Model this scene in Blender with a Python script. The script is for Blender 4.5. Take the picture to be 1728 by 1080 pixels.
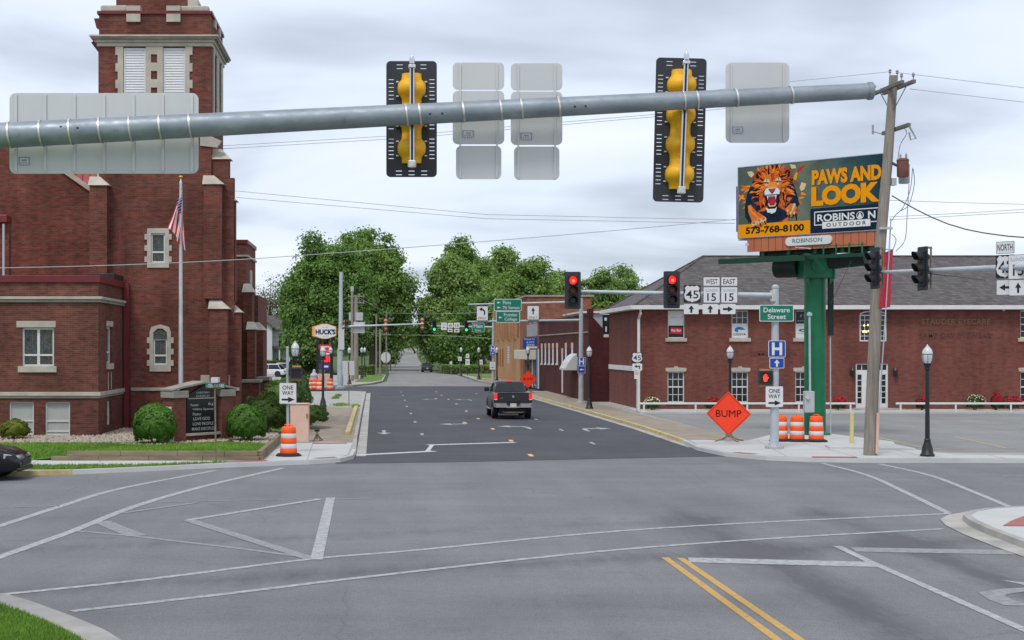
import bpy, bmesh, math, random
import numpy as np
from mathutils import Vector, Matrix

random.seed(7)
R = math.radians
scene = bpy.context.scene
for o in list(bpy.data.objects):
    bpy.data.objects.remove(o)

# ------------------------------------------------------------------ camera
F, H, CX, CY = 2500.0, 3.7, 640.0, 587.0          # focal length in photo pixels, eye height, vanishing point of the street
cam_data = bpy.data.cameras.new('camera')
cam_data.sensor_width = 36.0
cam_data.lens = 36.0 * F / 1728.0
cam_data.shift_x = (864 - CX) / 1728.0
cam_data.shift_y = (CY - 540) / 1728.0
cam_data.clip_end = 6000
cam = bpy.data.objects.new('camera', cam_data)
scene.collection.objects.link(cam)
cam.location = (0, 0, H)
cam.rotation_euler = (R(90), 0, 0)
scene.camera = cam

# ------------------------------------------------------------------ world: overcast sky
SUN_EL, SUN_AZ = 58.0, 205.0      # azimuth: clockwise from +Y (north); the sun stands behind the camera, high up
world = bpy.data.worlds.new('World')
scene.world = world
world.use_nodes = True
wn, wl = world.node_tree.nodes, world.node_tree.links
wn.clear()
def wnode(t, **k):
    n = wn.new(t)
    for a, b in k.items():
        setattr(n, a, b)
    return n
sky = wnode('ShaderNodeTexSky', sky_type='NISHITA')
sky.sun_disc = False
sky.sun_elevation = R(SUN_EL)
sky.sun_rotation = R(SUN_AZ)
sky.air_density = 1.0
sky.dust_density = 2.0
tc = wnode('ShaderNodeTexCoord')
sep = wnode('ShaderNodeSeparateXYZ')
wl.new(tc.outputs['Generated'], sep.inputs[0])
zz = wnode('ShaderNodeMath', operation='MAXIMUM'); wl.new(sep.outputs['Z'], zz.inputs[0]); zz.inputs[1].default_value = 0.0
za = wnode('ShaderNodeMath', operation='ADD'); wl.new(zz.outputs[0], za.inputs[0]); za.inputs[1].default_value = 0.16
dx = wnode('ShaderNodeMath', operation='DIVIDE'); wl.new(sep.outputs['X'], dx.inputs[0]); wl.new(za.outputs[0], dx.inputs[1])
dy = wnode('ShaderNodeMath', operation='DIVIDE'); wl.new(sep.outputs['Y'], dy.inputs[0]); wl.new(za.outputs[0], dy.inputs[1])
cmb = wnode('ShaderNodeCombineXYZ'); wl.new(dx.outputs[0], cmb.inputs[0]); wl.new(dy.outputs[0], cmb.inputs[1])
n1 = wnode('ShaderNodeTexNoise'); n1.inputs['Scale'].default_value = 0.85; n1.inputs['Detail'].default_value = 6; n1.inputs['Roughness'].default_value = 0.45; n1.inputs['Distortion'].default_value = 0.35
wl.new(cmb.outputs[0], n1.inputs['Vector'])
r1 = wnode('ShaderNodeValToRGB')
r1.color_ramp.elements[0].position = 0.40; r1.color_ramp.elements[0].color = (4.7, 5.3, 6.3, 1)
r1.color_ramp.elements[1].position = 0.64; r1.color_ramp.elements[1].color = (8.3, 8.75, 9.5, 1)
e = r1.color_ramp.elements.new(0.50); e.color = (6.9, 7.65, 8.9, 1)
wl.new(n1.outputs['Fac'], r1.inputs[0])
mixw = wnode('ShaderNodeMixRGB'); mixw.inputs[0].default_value = 0.90
wl.new(sky.outputs[0], mixw.inputs[1]); wl.new(r1.outputs[0], mixw.inputs[2])
bg = wnode('ShaderNodeBackground'); bg.inputs['Strength'].default_value = 0.1
wl.new(mixw.outputs[0], bg.inputs['Color'])
wo = wnode('ShaderNodeOutputWorld'); wl.new(bg.outputs[0], wo.inputs['Surface'])

# ------------------------------------------------------------------ sun behind the clouds
sun_data = bpy.data.lights.new('sun', 'SUN')
sun_data.energy = 1.5
sun_data.angle = R(14)
sun_data.color = (1.0, 0.97, 0.92)
sun = bpy.data.objects.new('sun', sun_data)
scene.collection.objects.link(sun)
_sd = Vector((math.sin(R(SUN_AZ)) * math.cos(R(SUN_EL)), math.cos(R(SUN_AZ)) * math.cos(R(SUN_EL)), math.sin(R(SUN_EL))))
sun.location = _sd * 200
sun.rotation_euler = _sd.to_track_quat('Z', 'Y').to_euler()

scene.view_settings.view_transform = 'Standard'
scene.view_settings.look = 'None'
scene.view_settings.exposure = 0.30
scene.view_settings.gamma = 1.0
scene.view_settings.use_curve_mapping = False
scene.render.engine = 'CYCLES'
scene.cycles.max_bounces = 6
scene.cycles.transparent_max_bounces = 8

# ------------------------------------------------------------------ helpers: places
def sx(x, d): return (x - CX) * d / F
def sz(y, d): return H - (y - CY) * d / F
def at(x, y, d): return Vector((sx(x, d), d, sz(y, d)))
def gnd(x, y, z=0.0):
    d = F * (H - z) / (y - CY)
    return Vector(((x - CX) * d / F, d, z))

# ------------------------------------------------------------------ helpers: materials
MATS = {}
def hexlin(r, g, b):
    f = lambda c: (c / 255 / 12.92) if c / 255 <= 0.04045 else ((c / 255 + 0.055) / 1.055) ** 2.4
    return (f(r), f(g), f(b))
def new_mat(name):
    m = bpy.data.materials.new(name)
    m.use_nodes = True
    MATS[name] = m
    nt = m.node_tree
    b = nt.nodes['Principled BSDF']
    return m, nt.nodes, nt.links, b
def pos_node(N, L, scale=(1, 1, 1)):
    g = N.new('ShaderNodeNewGeometry')
    mp = N.new('ShaderNodeMapping')
    mp.inputs['Scale'].default_value = scale
    L.new(g.outputs['Position'], mp.inputs['Vector'])
    return mp.outputs[0]
def noise(N, L, vec, scale, detail=3, rough=0.55):
    n = N.new('ShaderNodeTexNoise')
    n.inputs['Scale'].default_value = scale
    n.inputs['Detail'].default_value = detail
    n.inputs['Roughness'].default_value = rough
    L.new(vec, n.inputs['Vector'])
    return n.outputs['Fac']
def ramp(N, L, fac, stops):
    r = N.new('ShaderNodeValToRGB')
    els = r.color_ramp.elements
    while len(els) < len(stops):
        els.new(0.5)
    for e, (p, c) in zip(els, stops):
        e.position = p
        e.color = (c[0], c[1], c[2], 1)
    L.new(fac, r.inputs[0])
    return r.outputs[0]
def mixc(N, L, fac, a, b, mode='MIX'):
    m = N.new('ShaderNodeMixRGB')
    m.blend_type = mode
    for sock, v in ((m.inputs[0], fac), (m.inputs[1], a), (m.inputs[2], b)):
        if isinstance(v, (int, float)):
            sock.default_value = v
        elif isinstance(v, tuple):
            sock.default_value = (v[0], v[1], v[2], 1)
        else:
            L.new(v, sock)
    return m.outputs[0]
def sc(c, k): return tuple(min(1.0, v * k) for v in c)
def pm(name, col, rough=0.6, metal=0.0, var=0.12, scale=4.0, bump=0.0, bscale=60.0, stretch=(1, 1, 1), dirt=0.0, spec=0.4, emit=None, estr=0.0):
    """plain surface with uneven tone, optional dirt blotches and fine relief"""
    m, N, L, b = new_mat(name)
    v = pos_node(N, L, stretch)
    c = ramp(N, L, noise(N, L, v, scale, 5), [(0.28, sc(col, 1 - var)), (0.72, sc(col, 1 + var))])
    if dirt:
        f = ramp(N, L, noise(N, L, v, scale * 0.35, 6, 0.65), [(0.48, (0, 0, 0)), (0.72, (dirt, dirt, dirt))])
        c = mixc(N, L, f, c, sc(col, 0.35))
    L.new(c, b.inputs['Base Color'])
    rr = ramp(N, L, noise(N, L, v, scale * 2.3, 3), [(0.3, (rough * 0.88,) * 3), (0.7, (min(1, rough * 1.12),) * 3)])
    L.new(rr, b.inputs['Roughness'])
    b.inputs['Metallic'].default_value = metal
    b.inputs['Specular IOR Level'].default_value = spec
    if bump:
        bp = N.new('ShaderNodeBump'); bp.inputs['Strength'].default_value = bump; bp.inputs['Distance'].default_value = 0.02
        L.new(noise(N, L, v, bscale, 4), bp.inputs['Height']); L.new(bp.outputs[0], b.inputs['Normal'])
    if emit:
        b.inputs['Emission Color'].default_value = (*emit, 1)
        b.inputs['Emission Strength'].default_value = estr
    return m
def brick_mat(name, c1, c2, mortar, var=0.35, bw=0.215, rh=0.075, blotch=0.35):
    m, N, L, b = new_mat(name)
    g = N.new('ShaderNodeNewGeometry')
    s = N.new('ShaderNodeSeparateXYZ'); L.new(g.outputs['Position'], s.inputs[0])
    ad = N.new('ShaderNodeMath'); ad.operation = 'ADD'; L.new(s.outputs['X'], ad.inputs[0]); L.new(s.outputs['Y'], ad.inputs[1])
    cb = N.new('ShaderNodeCombineXYZ'); L.new(ad.outputs[0], cb.inputs[0]); L.new(s.outputs['Z'], cb.inputs[1])
    t = N.new('ShaderNodeTexBrick')
    t.inputs['Color1'].default_value = (*c1, 1); t.inputs['Color2'].default_value = (*c2, 1); t.inputs['Mortar'].default_value = (*mortar, 1)
    t.inputs['Scale'].default_value = 1.0; t.inputs['Mortar Size'].default_value = 0.007; t.inputs['Mortar Smooth'].default_value = 0.2
    t.inputs['Bias'].default_value = -0.1; t.inputs['Brick Width'].default_value = bw; t.inputs['Row Height'].default_value = rh
    L.new(cb.outputs[0], t.inputs['Vector'])
    # single darker, burnt bricks
    mp = N.new('ShaderNodeMapping'); mp.inputs['Scale'].default_value = (1 / bw, 1 / rh, 1); L.new(cb.outputs[0], mp.inputs['Vector'])
    wn_ = N.new('ShaderNodeTexNoise'); wn_.inputs['Scale'].default_value = 0.55; wn_.inputs['Detail'].default_value = 2; L.new(mp.outputs[0], wn_.inputs['Vector'])
    k = ramp(N, L, wn_.outputs['Fac'], [(0.30, (1 - var,) * 3), (0.55, (1.0,) * 3), (0.75, (1 + var * 0.55,) * 3)])
    c = mixc(N, L, 1.0, t.outputs['Color'], k, 'MULTIPLY')
    v = pos_node(N, L)
    k2 = ramp(N, L, noise(N, L, v, 0.45, 5, 0.6), [(0.3, (1 - blotch,) * 3), (0.7, (1 + blotch * 0.5,) * 3)])
    c = mixc(N, L, 1.0, c, k2, 'MULTIPLY')
    vv = pos_node(N, L, (1, 1, 0.12))
    k3 = ramp(N, L, noise(N, L, vv, 1.3, 5, 0.65), [(0.3, (0.80, 0.78, 0.78)), (0.55, (1.0,) * 3), (0.75, (1.16, 1.14, 1.12))])
    c = mixc(N, L, 1.0, c, k3, 'MULTIPLY')
    L.new(c, b.inputs['Base Color'])
    b.inputs['Roughness'].default_value = 0.9
    b.inputs['Specular IOR Level'].default_value = 0.2
    bp = N.new('ShaderNodeBump'); bp.inputs['Strength'].default_value = 0.35; bp.inputs['Distance'].default_value = 0.01
    iv = N.new('ShaderNodeMath'); iv.operation = 'SUBTRACT'; iv.inputs[0].default_value = 1; L.new(t.outputs['Fac'], iv.inputs[1])
    L.new(iv.outputs[0], bp.inputs['Height']); L.new(bp.outputs[0], b.inputs['Normal'])
    return m
def leaf_mat(name, dark, light, trans=0.32):
    m, N, L, b = new_mat(name)
    g = N.new('ShaderNodeNewGeometry')
    c0 = ramp(N, L, g.outputs['Random Per Island'], [(0.0, dark), (1.0, light)])
    v = pos_node(N, L)
    k = ramp(N, L, noise(N, L, v, 0.35, 3), [(0.3, (0.68, 0.72, 0.70)), (0.7, (1.30, 1.22, 1.1))])
    c = mixc(N, L, 1.0, c0, k, 'MULTIPLY')
    L.new(c, b.inputs['Base Color'])
    b.inputs['Roughness'].default_value = 0.6
    b.inputs['Specular IOR Level'].default_value = 0.25
    tr = N.new('ShaderNodeBsdfTranslucent'); L.new(mixc(N, L, 1.0, c, (1.0, 1.15, 0.5), 'MULTIPLY'), tr.inputs['Color'])
    ms = N.new('ShaderNodeMixShader'); ms.inputs[0].default_value = trans
    L.new(b.outputs[0], ms.inputs[1]); L.new(tr.outputs[0], ms.inputs[2])
    L.new(ms.outputs[0], N['Material Output'].inputs['Surface'])
    return m

# roads
def asphalt_mat(name, col, streak, stain, cracks=True, lane=False):
    m, N, L, b = new_mat(name)
    v = pos_node(N, L)
    c = ramp(N, L, noise(N, L, v, 0.22, 6, 0.6), [(0.3, sc(col, 1 - streak)), (0.7, sc(col, 1 + streak))])
    vs = pos_node(N, L, (0.9, 0.09, 1))
    c = mixc(N, L, 1.0, c, ramp(N, L, noise(N, L, vs, 1.0, 4), [(0.35, (0.94,) * 3), (0.65, (1.05,) * 3)]), 'MULTIPLY')
    vx = pos_node(N, L, (0.07, 0.75, 1))
    c = mixc(N, L, 1.0, c, ramp(N, L, noise(N, L, vx, 1.0, 4), [(0.35, (0.95,) * 3), (0.65, (1.04,) * 3)]), 'MULTIPLY')
    st = ramp(N, L, noise(N, L, v, 1.1, 8, 0.75), [(0.54, (0, 0, 0)), (0.74, (stain,) * 3)])
    c = mixc(N, L, st, c, sc(col, 0.45))
    c = mixc(N, L, 1.0, c, ramp(N, L, noise(N, L, v, 38, 3, 0.7), [(0.3, (0.66,) * 3), (0.7, (1.36,) * 3)]), 'MULTIPLY')
    c = mixc(N, L, 1.0, c, ramp(N, L, noise(N, L, v, 9, 4, 0.7), [(0.3, (0.90,) * 3), (0.7, (1.10,) * 3)]), 'MULTIPLY')
    if cracks:
        vo = N.new('ShaderNodeTexVoronoi'); vo.feature = 'DISTANCE_TO_EDGE'; vo.inputs['Scale'].default_value = 0.13
        nz = N.new('ShaderNodeTexNoise'); nz.inputs['Scale'].default_value = 1.3; nz.inputs['Detail'].default_value = 5; L.new(v, nz.inputs['Vector'])
        dv = mixc(N, L, 0.45, v, nz.outputs['Color'], 'ADD'); L.new(dv, vo.inputs['Vector'])
        cr = ramp(N, L, vo.outputs['Distance'], [(0.0, (0.86,) * 3), (0.0015, (1.0,) * 3)])
        c = mixc(N, L, 1.0, c, cr, 'MULTIPLY')
    if lane:   # rubber and oil worn in along the wheel tracks of the near approach
        g = N.new('ShaderNodeSeparateXYZ'); L.new(v, g.inputs[0])
        def mth(op, a, bb):
            n = N.new('ShaderNodeMath'); n.operation = op
            for i_, q in ((0, a), (1, bb)):
                if isinstance(q, (int, float)): n.inputs[i_].default_value = q
                else: L.new(q, n.inputs[i_])
            return n.outputs[0]
        def band(x0, wid):
            d_ = mth('ABSOLUTE', mth('SUBTRACT', g.outputs['X'], x0), 0)
            return mth('MAXIMUM', mth('SUBTRACT', 1.0, mth('DIVIDE', d_, wid)), 0.0)
        def bandy(y0, wid):
            d_ = mth('ABSOLUTE', mth('SUBTRACT', mth('ADD', g.outputs['Y'], mth('MULTIPLY', g.outputs['X'], -0.35)), y0), 0)
            return mth('MULTIPLY', mth('MAXIMUM', mth('SUBTRACT', 1.0, mth('DIVIDE', d_, wid)), 0.0), 0.75)
        tot = mth('ADD', mth('ADD', band(6.8, 1.25), band(9.9, 1.0)), mth('ADD', bandy(24.5, 1.6), mth('MULTIPLY', bandy(29.5, 1.8), 0.8)))
        fade = mth('MULTIPLY', tot, noise(N, L, pos_node(N, L, (2.6, 0.55, 1)), 1.0, 7, 0.72))
        near = mth('MINIMUM', mth('MAXIMUM', mth('DIVIDE', mth('SUBTRACT', 40.0, g.outputs['Y']), 12.0), 0.25), 1.0)
        fade = mth('MULTIPLY', fade, near)
        ff = ramp(N, L, fade, [(0.16, (0, 0, 0)), (0.50, (0.72,) * 3)])
        c = mixc(N, L, ff, c, (col[0] * 0.44, col[1] * 0.42, col[2] * 0.49))
    L.new(c, b.inputs['Base Color'])
    b.inputs['Roughness'].default_value = 0.88
    b.inputs['Specular IOR Level'].default_value = 0.3
    bp = N.new('ShaderNodeBump'); bp.inputs['Strength'].default_value = 0.25; bp.inputs['Distance'].default_value = 0.01
    L.new(noise(N, L, v, 55, 3), bp.inputs['Height']); L.new(bp.outputs[0], b.inputs['Normal'])
    return m
asphalt_mat('asphalt_old', (0.180, 0.178, 0.183), 0.13, 0.34, True, True)
asphalt_mat('asphalt_new', (0.073, 0.072, 0.082), 0.16, 0.35, False)
asphalt_mat('asphalt_far', (0.235, 0.228, 0.222), 0.12, 0.2, True)
asphalt_mat('parking', (0.24, 0.238, 0.232), 0.10, 0.25, True)
def paint_mat(name, col, under, wear):
    m, N, L, b = new_mat(name)
    v = pos_node(N, L)
    f = ramp(N, L, noise(N, L, v, 7, 6, 0.7), [(wear - 0.08, (1, 1, 1)), (wear + 0.12, (0.25,) * 3)])
    L.new(mixc(N, L, f, under, col), b.inputs['Base Color'])
    b.inputs['Roughness'].default_value = 0.75
    return m
paint_mat('paint_white', (0.66, 0.66, 0.65), (0.2, 0.2, 0.2), 0.62)
paint_mat('paint_worn', (0.42, 0.42, 0.415), (0.18, 0.18, 0.185), 0.50)
paint_mat('paint_faint', (0.32, 0.32, 0.32), (0.18, 0.18, 0.185), 0.44)
paint_mat('paint_stop', (0.54, 0.54, 0.54), (0.10, 0.10, 0.11), 0.57)
paint_mat('paint_arrow', (0.42, 0.42, 0.42), (0.09, 0.09, 0.10), 0.52)
paint_mat('paint_yellow', (0.52, 0.31, 0.075), (0.18, 0.17, 0.15), 0.60)
paint_mat('paint_parking', (0.50, 0.38, 0.17), (0.24, 0.238, 0.232), 0.50)
pm('temp_orange', (0.78, 0.40, 0.12), 0.6, var=0.1)
pm('concrete_new', (0.49, 0.49, 0.475), 0.85, var=0.07, scale=0.9, dirt=0.12, bump=0.15)
pm('concrete_old', (0.36, 0.345, 0.32), 0.9, var=0.16, scale=1.2, dirt=0.35, bump=0.2)
pm('gutter', (0.40, 0.385, 0.35), 0.9, var=0.2, scale=1.5, dirt=0.5, bump=0.2)
pm('aggregate', (0.30, 0.245, 0.19), 0.9, var=0.2, scale=1.4, dirt=0.2, bump=0.4, bscale=40)
pm('kerb_yellow', (0.50, 0.40, 0.19), 0.8, var=0.25, scale=3, dirt=0.4)
pm('pad_red', (0.36, 0.13, 0.12), 0.8, var=0.12, scale=6, bump=0.4, bscale=25)
pm('soil', (0.13, 0.10, 0.07), 0.95, var=0.3, scale=3, bump=0.4)
def grass_mat(name, c1, c2):
    m, N, L, b = new_mat(name)
    v = pos_node(N, L)
    c = ramp(N, L, noise(N, L, v, 0.9, 6, 0.7), [(0.3, c1), (0.7, c2)])
    c = mixc(N, L, 1.0, c, ramp(N, L, noise(N, L, v, 26, 3, 0.7), [(0.3, (0.7,) * 3), (0.7, (1.3,) * 3)]), 'MULTIPLY')
    L.new(c, b.inputs['Base Color']); b.inputs['Roughness'].default_value = 0.9; b.inputs['Specular IOR Level'].default_value = 0.15
    return m
grass_mat('lawn', (0.085, 0.175, 0.028), (0.150, 0.255, 0.050))
grass_mat('meadow', (0.06, 0.10, 0.03), (0.10, 0.15, 0.045))
leaf_mat('grass_blade', (0.110, 0.235, 0.030), (0.250, 0.420, 0.080), 0.3)
# foliage
leaf_mat('leaf_maple', (0.095, 0.205, 0.050), (0.215, 0.345, 0.100))
leaf_mat('leaf_oak', (0.125, 0.240, 0.055), (0.290, 0.420, 0.135))
leaf_mat('leaf_light', (0.165, 0.285, 0.080), (0.345, 0.480, 0.185))
leaf_mat('leaf_dark', (0.085, 0.165, 0.055), (0.190, 0.290, 0.105))
leaf_mat('leaf_box', (0.055, 0.150, 0.022), (0.130, 0.270, 0.045))
leaf_mat('leaf_yew', (0.0420, 0.0930, 0.0180), (0.1050, 0.1800, 0.0375))
leaf_mat('leaf_gold', (0.12, 0.17, 0.02), (0.26, 0.30, 0.05))
leaf_mat('leaf_bud', (0.16, 0.17, 0.11), (0.26, 0.27, 0.18))
leaf_mat('petal_white', (0.55, 0.55, 0.40), (0.8, 0.8, 0.66), 0.1)
leaf_mat('petal_red', (0.30, 0.01, 0.03), (0.55, 0.02, 0.06), 0.1)
pm('bark', (0.09, 0.075, 0.06), 0.95, var=0.3, scale=4, bump=0.5, stretch=(1, 1, 0.3))
# buildings
brick_mat('brick_church', (0.208, 0.062, 0.044), (0.142, 0.046, 0.036), (0.16, 0.112, 0.088), 0.30)
brick_mat('brick_eye', (0.222, 0.064, 0.047), (0.170, 0.052, 0.041), (0.17, 0.115, 0.10), 0.22, blotch=0.12)
brick_mat('brick_shed', (0.105, 0.026, 0.025), (0.085, 0.022, 0.022), (0.085, 0.03, 0.028), 0.2, blotch=0.3)
brick_mat('brick_orange', (0.33, 0.13, 0.07), (0.27, 0.10, 0.055), (0.25, 0.16, 0.11), 0.3)
brick_mat('brick_tan', (0.52, 0.29, 0.14), (0.46, 0.25, 0.12), (0.42, 0.26, 0.15), 0.15, blotch=0.15)
pm('limestone', (0.46, 0.42, 0.35), 0.85, var=0.14, scale=2.2, dirt=0.35, bump=0.2)
pm('limestone_dark', (0.30, 0.28, 0.24), 0.9, var=0.2, scale=2.5, dirt=0.55, bump=0.2)
pm('red_metal', (0.15, 0.020, 0.024), 0.45, var=0.15, scale=2)
pm('red_roof', (0.36, 0.07, 0.065), 0.5, var=0.15, scale=2)
pm('white_trim', (0.66, 0.66, 0.64), 0.6, var=0.06, scale=2, dirt=0.12)
pm('louver_white', (0.66, 0.67, 0.68), 0.6, var=0.05, scale=3)
pm('cream', (0.62, 0.57, 0.45), 0.7, var=0.07, scale=1.5, dirt=0.12)
pm('shade_grey', (0.40, 0.41, 0.39), 0.8, var=0.06, scale=3)
pm('grey_wall', (0.30, 0.31, 0.33), 0.8, var=0.1, scale=1)
pm('siding', (0.62, 0.63, 0.64), 0.7, var=0.06, scale=1)
pm('blue_paint', (0.07, 0.15, 0.30), 0.6, var=0.1, scale=2)
def glass_mat(name, col, rough=0.06):
    m, N, L, b = new_mat(name)
    v = pos_node(N, L)
    L.new(ramp(N, L, noise(N, L, v, 1.6, 3), [(0.3, sc(col, 0.6)), (0.7, sc(col, 1.5))]), b.inputs['Base Color'])
    b.inputs['Roughness'].default_value = rough
    b.inputs['Specular IOR Level'].default_value = 0.5
    bp = N.new('ShaderNodeBump'); bp.inputs['Strength'].default_value = 0.04
    L.new(noise(N, L, v, 2.5, 2), bp.inputs['Height']); L.new(bp.outputs[0], b.inputs['Normal'])
    return m
glass_mat('glass_dark', (0.014, 0.016, 0.020))
glass_mat('glass_car', (0.010, 0.012, 0.016), 0.04)
def stained_mat():
    m, N, L, b = new_mat('stained')
    v = pos_node(N, L, (1, 1, 0.6))
    vo = N.new('ShaderNodeTexVoronoi'); vo.inputs['Scale'].default_value = 11; L.new(v, vo.inputs['Vector'])
    c = ramp(N, L, noise(N, L, vo.outputs['Color'], 2.0, 1), [(0.3, (0.035, 0.05, 0.05)), (0.5, (0.075, 0.085, 0.085)), (0.6, (0.10, 0.075, 0.04)), (0.75, (0.03, 0.035, 0.045))])
    ve = N.new('ShaderNodeTexVoronoi'); ve.feature = 'DISTANCE_TO_EDGE'; ve.inputs['Scale'].default_value = 11; L.new(v, ve.inputs['Vector'])
    c = mixc(N, L, 1.0, c, ramp(N, L, ve.outputs['Distance'], [(0.02, (0.3,) * 3), (0.07, (1,) * 3)]), 'MULTIPLY')
    L.new(c, b.inputs['Base Color']); b.inputs['Roughness'].default_value = 0.22
stained_mat()
def shingle_mat():
    m, N, L, b = new_mat('shingles')
    g = N.new('ShaderNodeNewGeometry'); s = N.new('ShaderNodeSeparateXYZ'); L.new(g.outputs['Position'], s.inputs[0])
    ad = N.new('ShaderNodeMath'); ad.operation = 'ADD'; L.new(s.outputs['X'], ad.inputs[0]); L.new(s.outputs['Y'], ad.inputs[1])
    cb = N.new('ShaderNodeCombineXYZ'); L.new(ad.outputs[0], cb.inputs[0]); L.new(s.outputs['Z'], cb.inputs[1])
    t = N.new('ShaderNodeTexBrick'); L.new(cb.outputs[0], t.inputs['Vector'])
    t.inputs['Color1'].default_value = (0.135, 0.118, 0.116, 1); t.inputs['Color2'].default_value = (0.080, 0.070, 0.072, 1); t.inputs['Mortar'].default_value = (0.05, 0.045, 0.045, 1)
    t.inputs['Scale'].default_value = 1; t.inputs['Brick Width'].default_value = 0.34; t.inputs['Row Height'].default_value = 0.105; t.inputs['Mortar Size'].default_value = 0.008
    v = pos_node(N, L, (1, 1, 3))
    c = mixc(N, L, 1.0, t.outputs['Color'], ramp(N, L, noise(N, L, v, 3.2, 4, 0.7), [(0.3, (0.78,) * 3), (0.62, (1.08,) * 3), (0.75, (1.7,) * 3)]), 'MULTIPLY')
    L.new(c, b.inputs['Base Color']); b.inputs['Roughness'].default_value = 0.92
shingle_mat()
# metal, plastic, paint
def galv_mat():
    m, N, L, b = new_mat('galvanised')
    v = pos_node(N, L, (0.5, 1, 1))
    c = ramp(N, L, noise(N, L, v, 5, 6, 0.65), [(0.3, (0.20, 0.235, 0.27)), (0.6, (0.29, 0.33, 0.365)), (0.75, (0.38, 0.42, 0.45))])
    f = ramp(N, L, noise(N, L, pos_node(N, L, (2.2, 1, 2.2)), 2.4, 6, 0.7), [(0.60, (0, 0, 0)), (0.72, (0.6,) * 3)])
    c = mixc(N, L, f, c, (0.10, 0.105, 0.11))
    L.new(c, b.inputs['Base Color']); b.inputs['Metallic'].default_value = 0.35
    L.new(ramp(N, L, noise(N, L, v, 14, 3), [(0.3, (0.42,) * 3), (0.7, (0.62,) * 3)]), b.inputs['Roughness'])
galv_mat()
pm('galv_light', (0.46, 0.50, 0.54), 0.5, 0.25, var=0.1, scale=3, dirt=0.12)
pm('pole_grey', (0.40, 0.43, 0.45), 0.55, 0.15, var=0.1, scale=2, dirt=0.15)
pm('steel_strap', (0.62, 0.60, 0.56), 0.4, 0.5, var=0.25, scale=12)
pm('rust_steel', (0.22, 0.17, 0.11), 0.7, 0.3, var=0.3, scale=12)
pm('sign_back', (0.58, 0.585, 0.585), 0.5, 0.15, var=0.05, scale=1.6, stretch=(1, 1, 0.35), dirt=0.05)
pm('sign_rail', (0.60, 0.60, 0.60), 0.45, 0.2, var=0.05)
pm('sticker', (0.30, 0.33, 0.42), 0.6, var=0.1)
pm('sign_white', (0.68, 0.68, 0.68), 0.5, var=0.04, dirt=0.05)
pm('sign_black', (0.012, 0.012, 0.014), 0.5)
pm('sign_green', (0.0, 0.17, 0.105), 0.45, var=0.08)
pm('sign_blue', (0.008, 0.06, 0.33), 0.45, var=0.08)
pm('sign_orange', (0.95, 0.055, 0.015), 0.5, var=0.05, emit=(1.0, 0.06, 0.02), estr=0.0)
pm('black_plastic', (0.018, 0.019, 0.022), 0.5, var=0.2)
pm('backplate', (0.030, 0.033, 0.040), 0.55, var=0.15)
pm('signal_yellow', (0.84, 0.43, 0.012), 0.45, var=0.06, scale=5, dirt=0.05)
pm('signal_tan', (0.52, 0.24, 0.06), 0.5, var=0.06)
pm('chrome', (0.62, 0.63, 0.64), 0.25, 0.8, var=0.08)
pm('lens_dark_red', (0.05, 0.006, 0.004), 0.25)
pm('lens_dark_amber', (0.14, 0.03, 0.008), 0.3)
pm('lens_dark_green', (0.022, 0.024, 0.024), 0.3)
pm('lens_red', (0.9, 0.02, 0.02), 0.4, emit=(1.0, 0.025, 0.02), estr=1.1)
pm('lens_red_hot', (0.9, 0.1, 0.05), 0.4, emit=(1.0, 0.16, 0.08), estr=1.5)
pm('lens_green', (0.02, 0.8, 0.45), 0.4, emit=(0.03, 0.95, 0.48), estr=1.0)
pm('hand_red', (0.9, 0.05, 0.02), 0.4, emit=(1.0, 0.05, 0.02), estr=0.9)
pm('led_red', (0.9, 0.02, 0.02), 0.4, emit=(1.0, 0.02, 0.03), estr=1.1)
pm('bulb_warm', (0.9, 0.6, 0.3), 0.4, emit=(1.0, 0.55, 0.2), estr=2.0)
pm('lamp_black', (0.012, 0.013, 0.015), 0.45, var=0.2, spec=0.5)
pm('lamp_glass', (0.58, 0.60, 0.62), 0.2, var=0.1, scale=9)
pm('drum_orange', (0.90, 0.105, 0.015), 0.5, var=0.08, dirt=0.06)
pm('drum_white', (0.66, 0.66, 0.66), 0.45, var=0.05, dirt=0.1)
pm('rubber', (0.02, 0.02, 0.022), 0.85, var=0.2)
pm('cabinet_pink', (0.66, 0.45, 0.35), 0.7, var=0.05, dirt=0.08)
pm('bollard_yellow', (0.58, 0.50, 0.20), 0.6, var=0.1)
pm('wood_pole', (0.27, 0.235, 0.20), 0.9, var=0.28, scale=5, stretch=(3, 3, 0.25), bump=0.4, dirt=0.3)
pm('wood_arm', (0.16, 0.15, 0.135), 0.9, var=0.2, scale=5)
pm('wire', (0.10, 0.105, 0.115), 0.7)
pm('wire_grey', (0.42, 0.44, 0.46), 0.7)
pm('transformer', (0.19, 0.075, 0.06), 0.75, var=0.25, scale=5)
pm('trans_grey', (0.42, 0.43, 0.45), 0.6, var=0.1)
pm('insulator', (0.30, 0.31, 0.33), 0.3)
pm('bb_green', (0.005, 0.135, 0.056), 0.42, var=0.15, scale=1.2)
pm('bb_dark', (0.008, 0.020, 0.016), 0.6, var=0.2)
pm('bb_shade', (0.004, 0.045, 0.022), 0.6, var=0.2)
pm('joint', (0.25, 0.245, 0.235), 0.95)
pm('apron', (0.48, 0.145, 0.070), 0.65, var=0.1, scale=2, stretch=(1, 1, 0.3))
pm('seam', (0.05, 0.02, 0.015), 0.8)
pm('banner_red', (0.60, 0.014, 0.045), 0.7, var=0.1)
pm('flag_pole', (0.55, 0.56, 0.56), 0.4, 0.3, var=0.12, scale=2)
pm('gold', (0.62, 0.38, 0.06), 0.3, 0.6)
pm('timber', (0.235, 0.185, 0.125), 0.92, var=0.25, scale=2.4, stretch=(0.5, 1, 3), bump=0.4, dirt=0.3)
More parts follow.
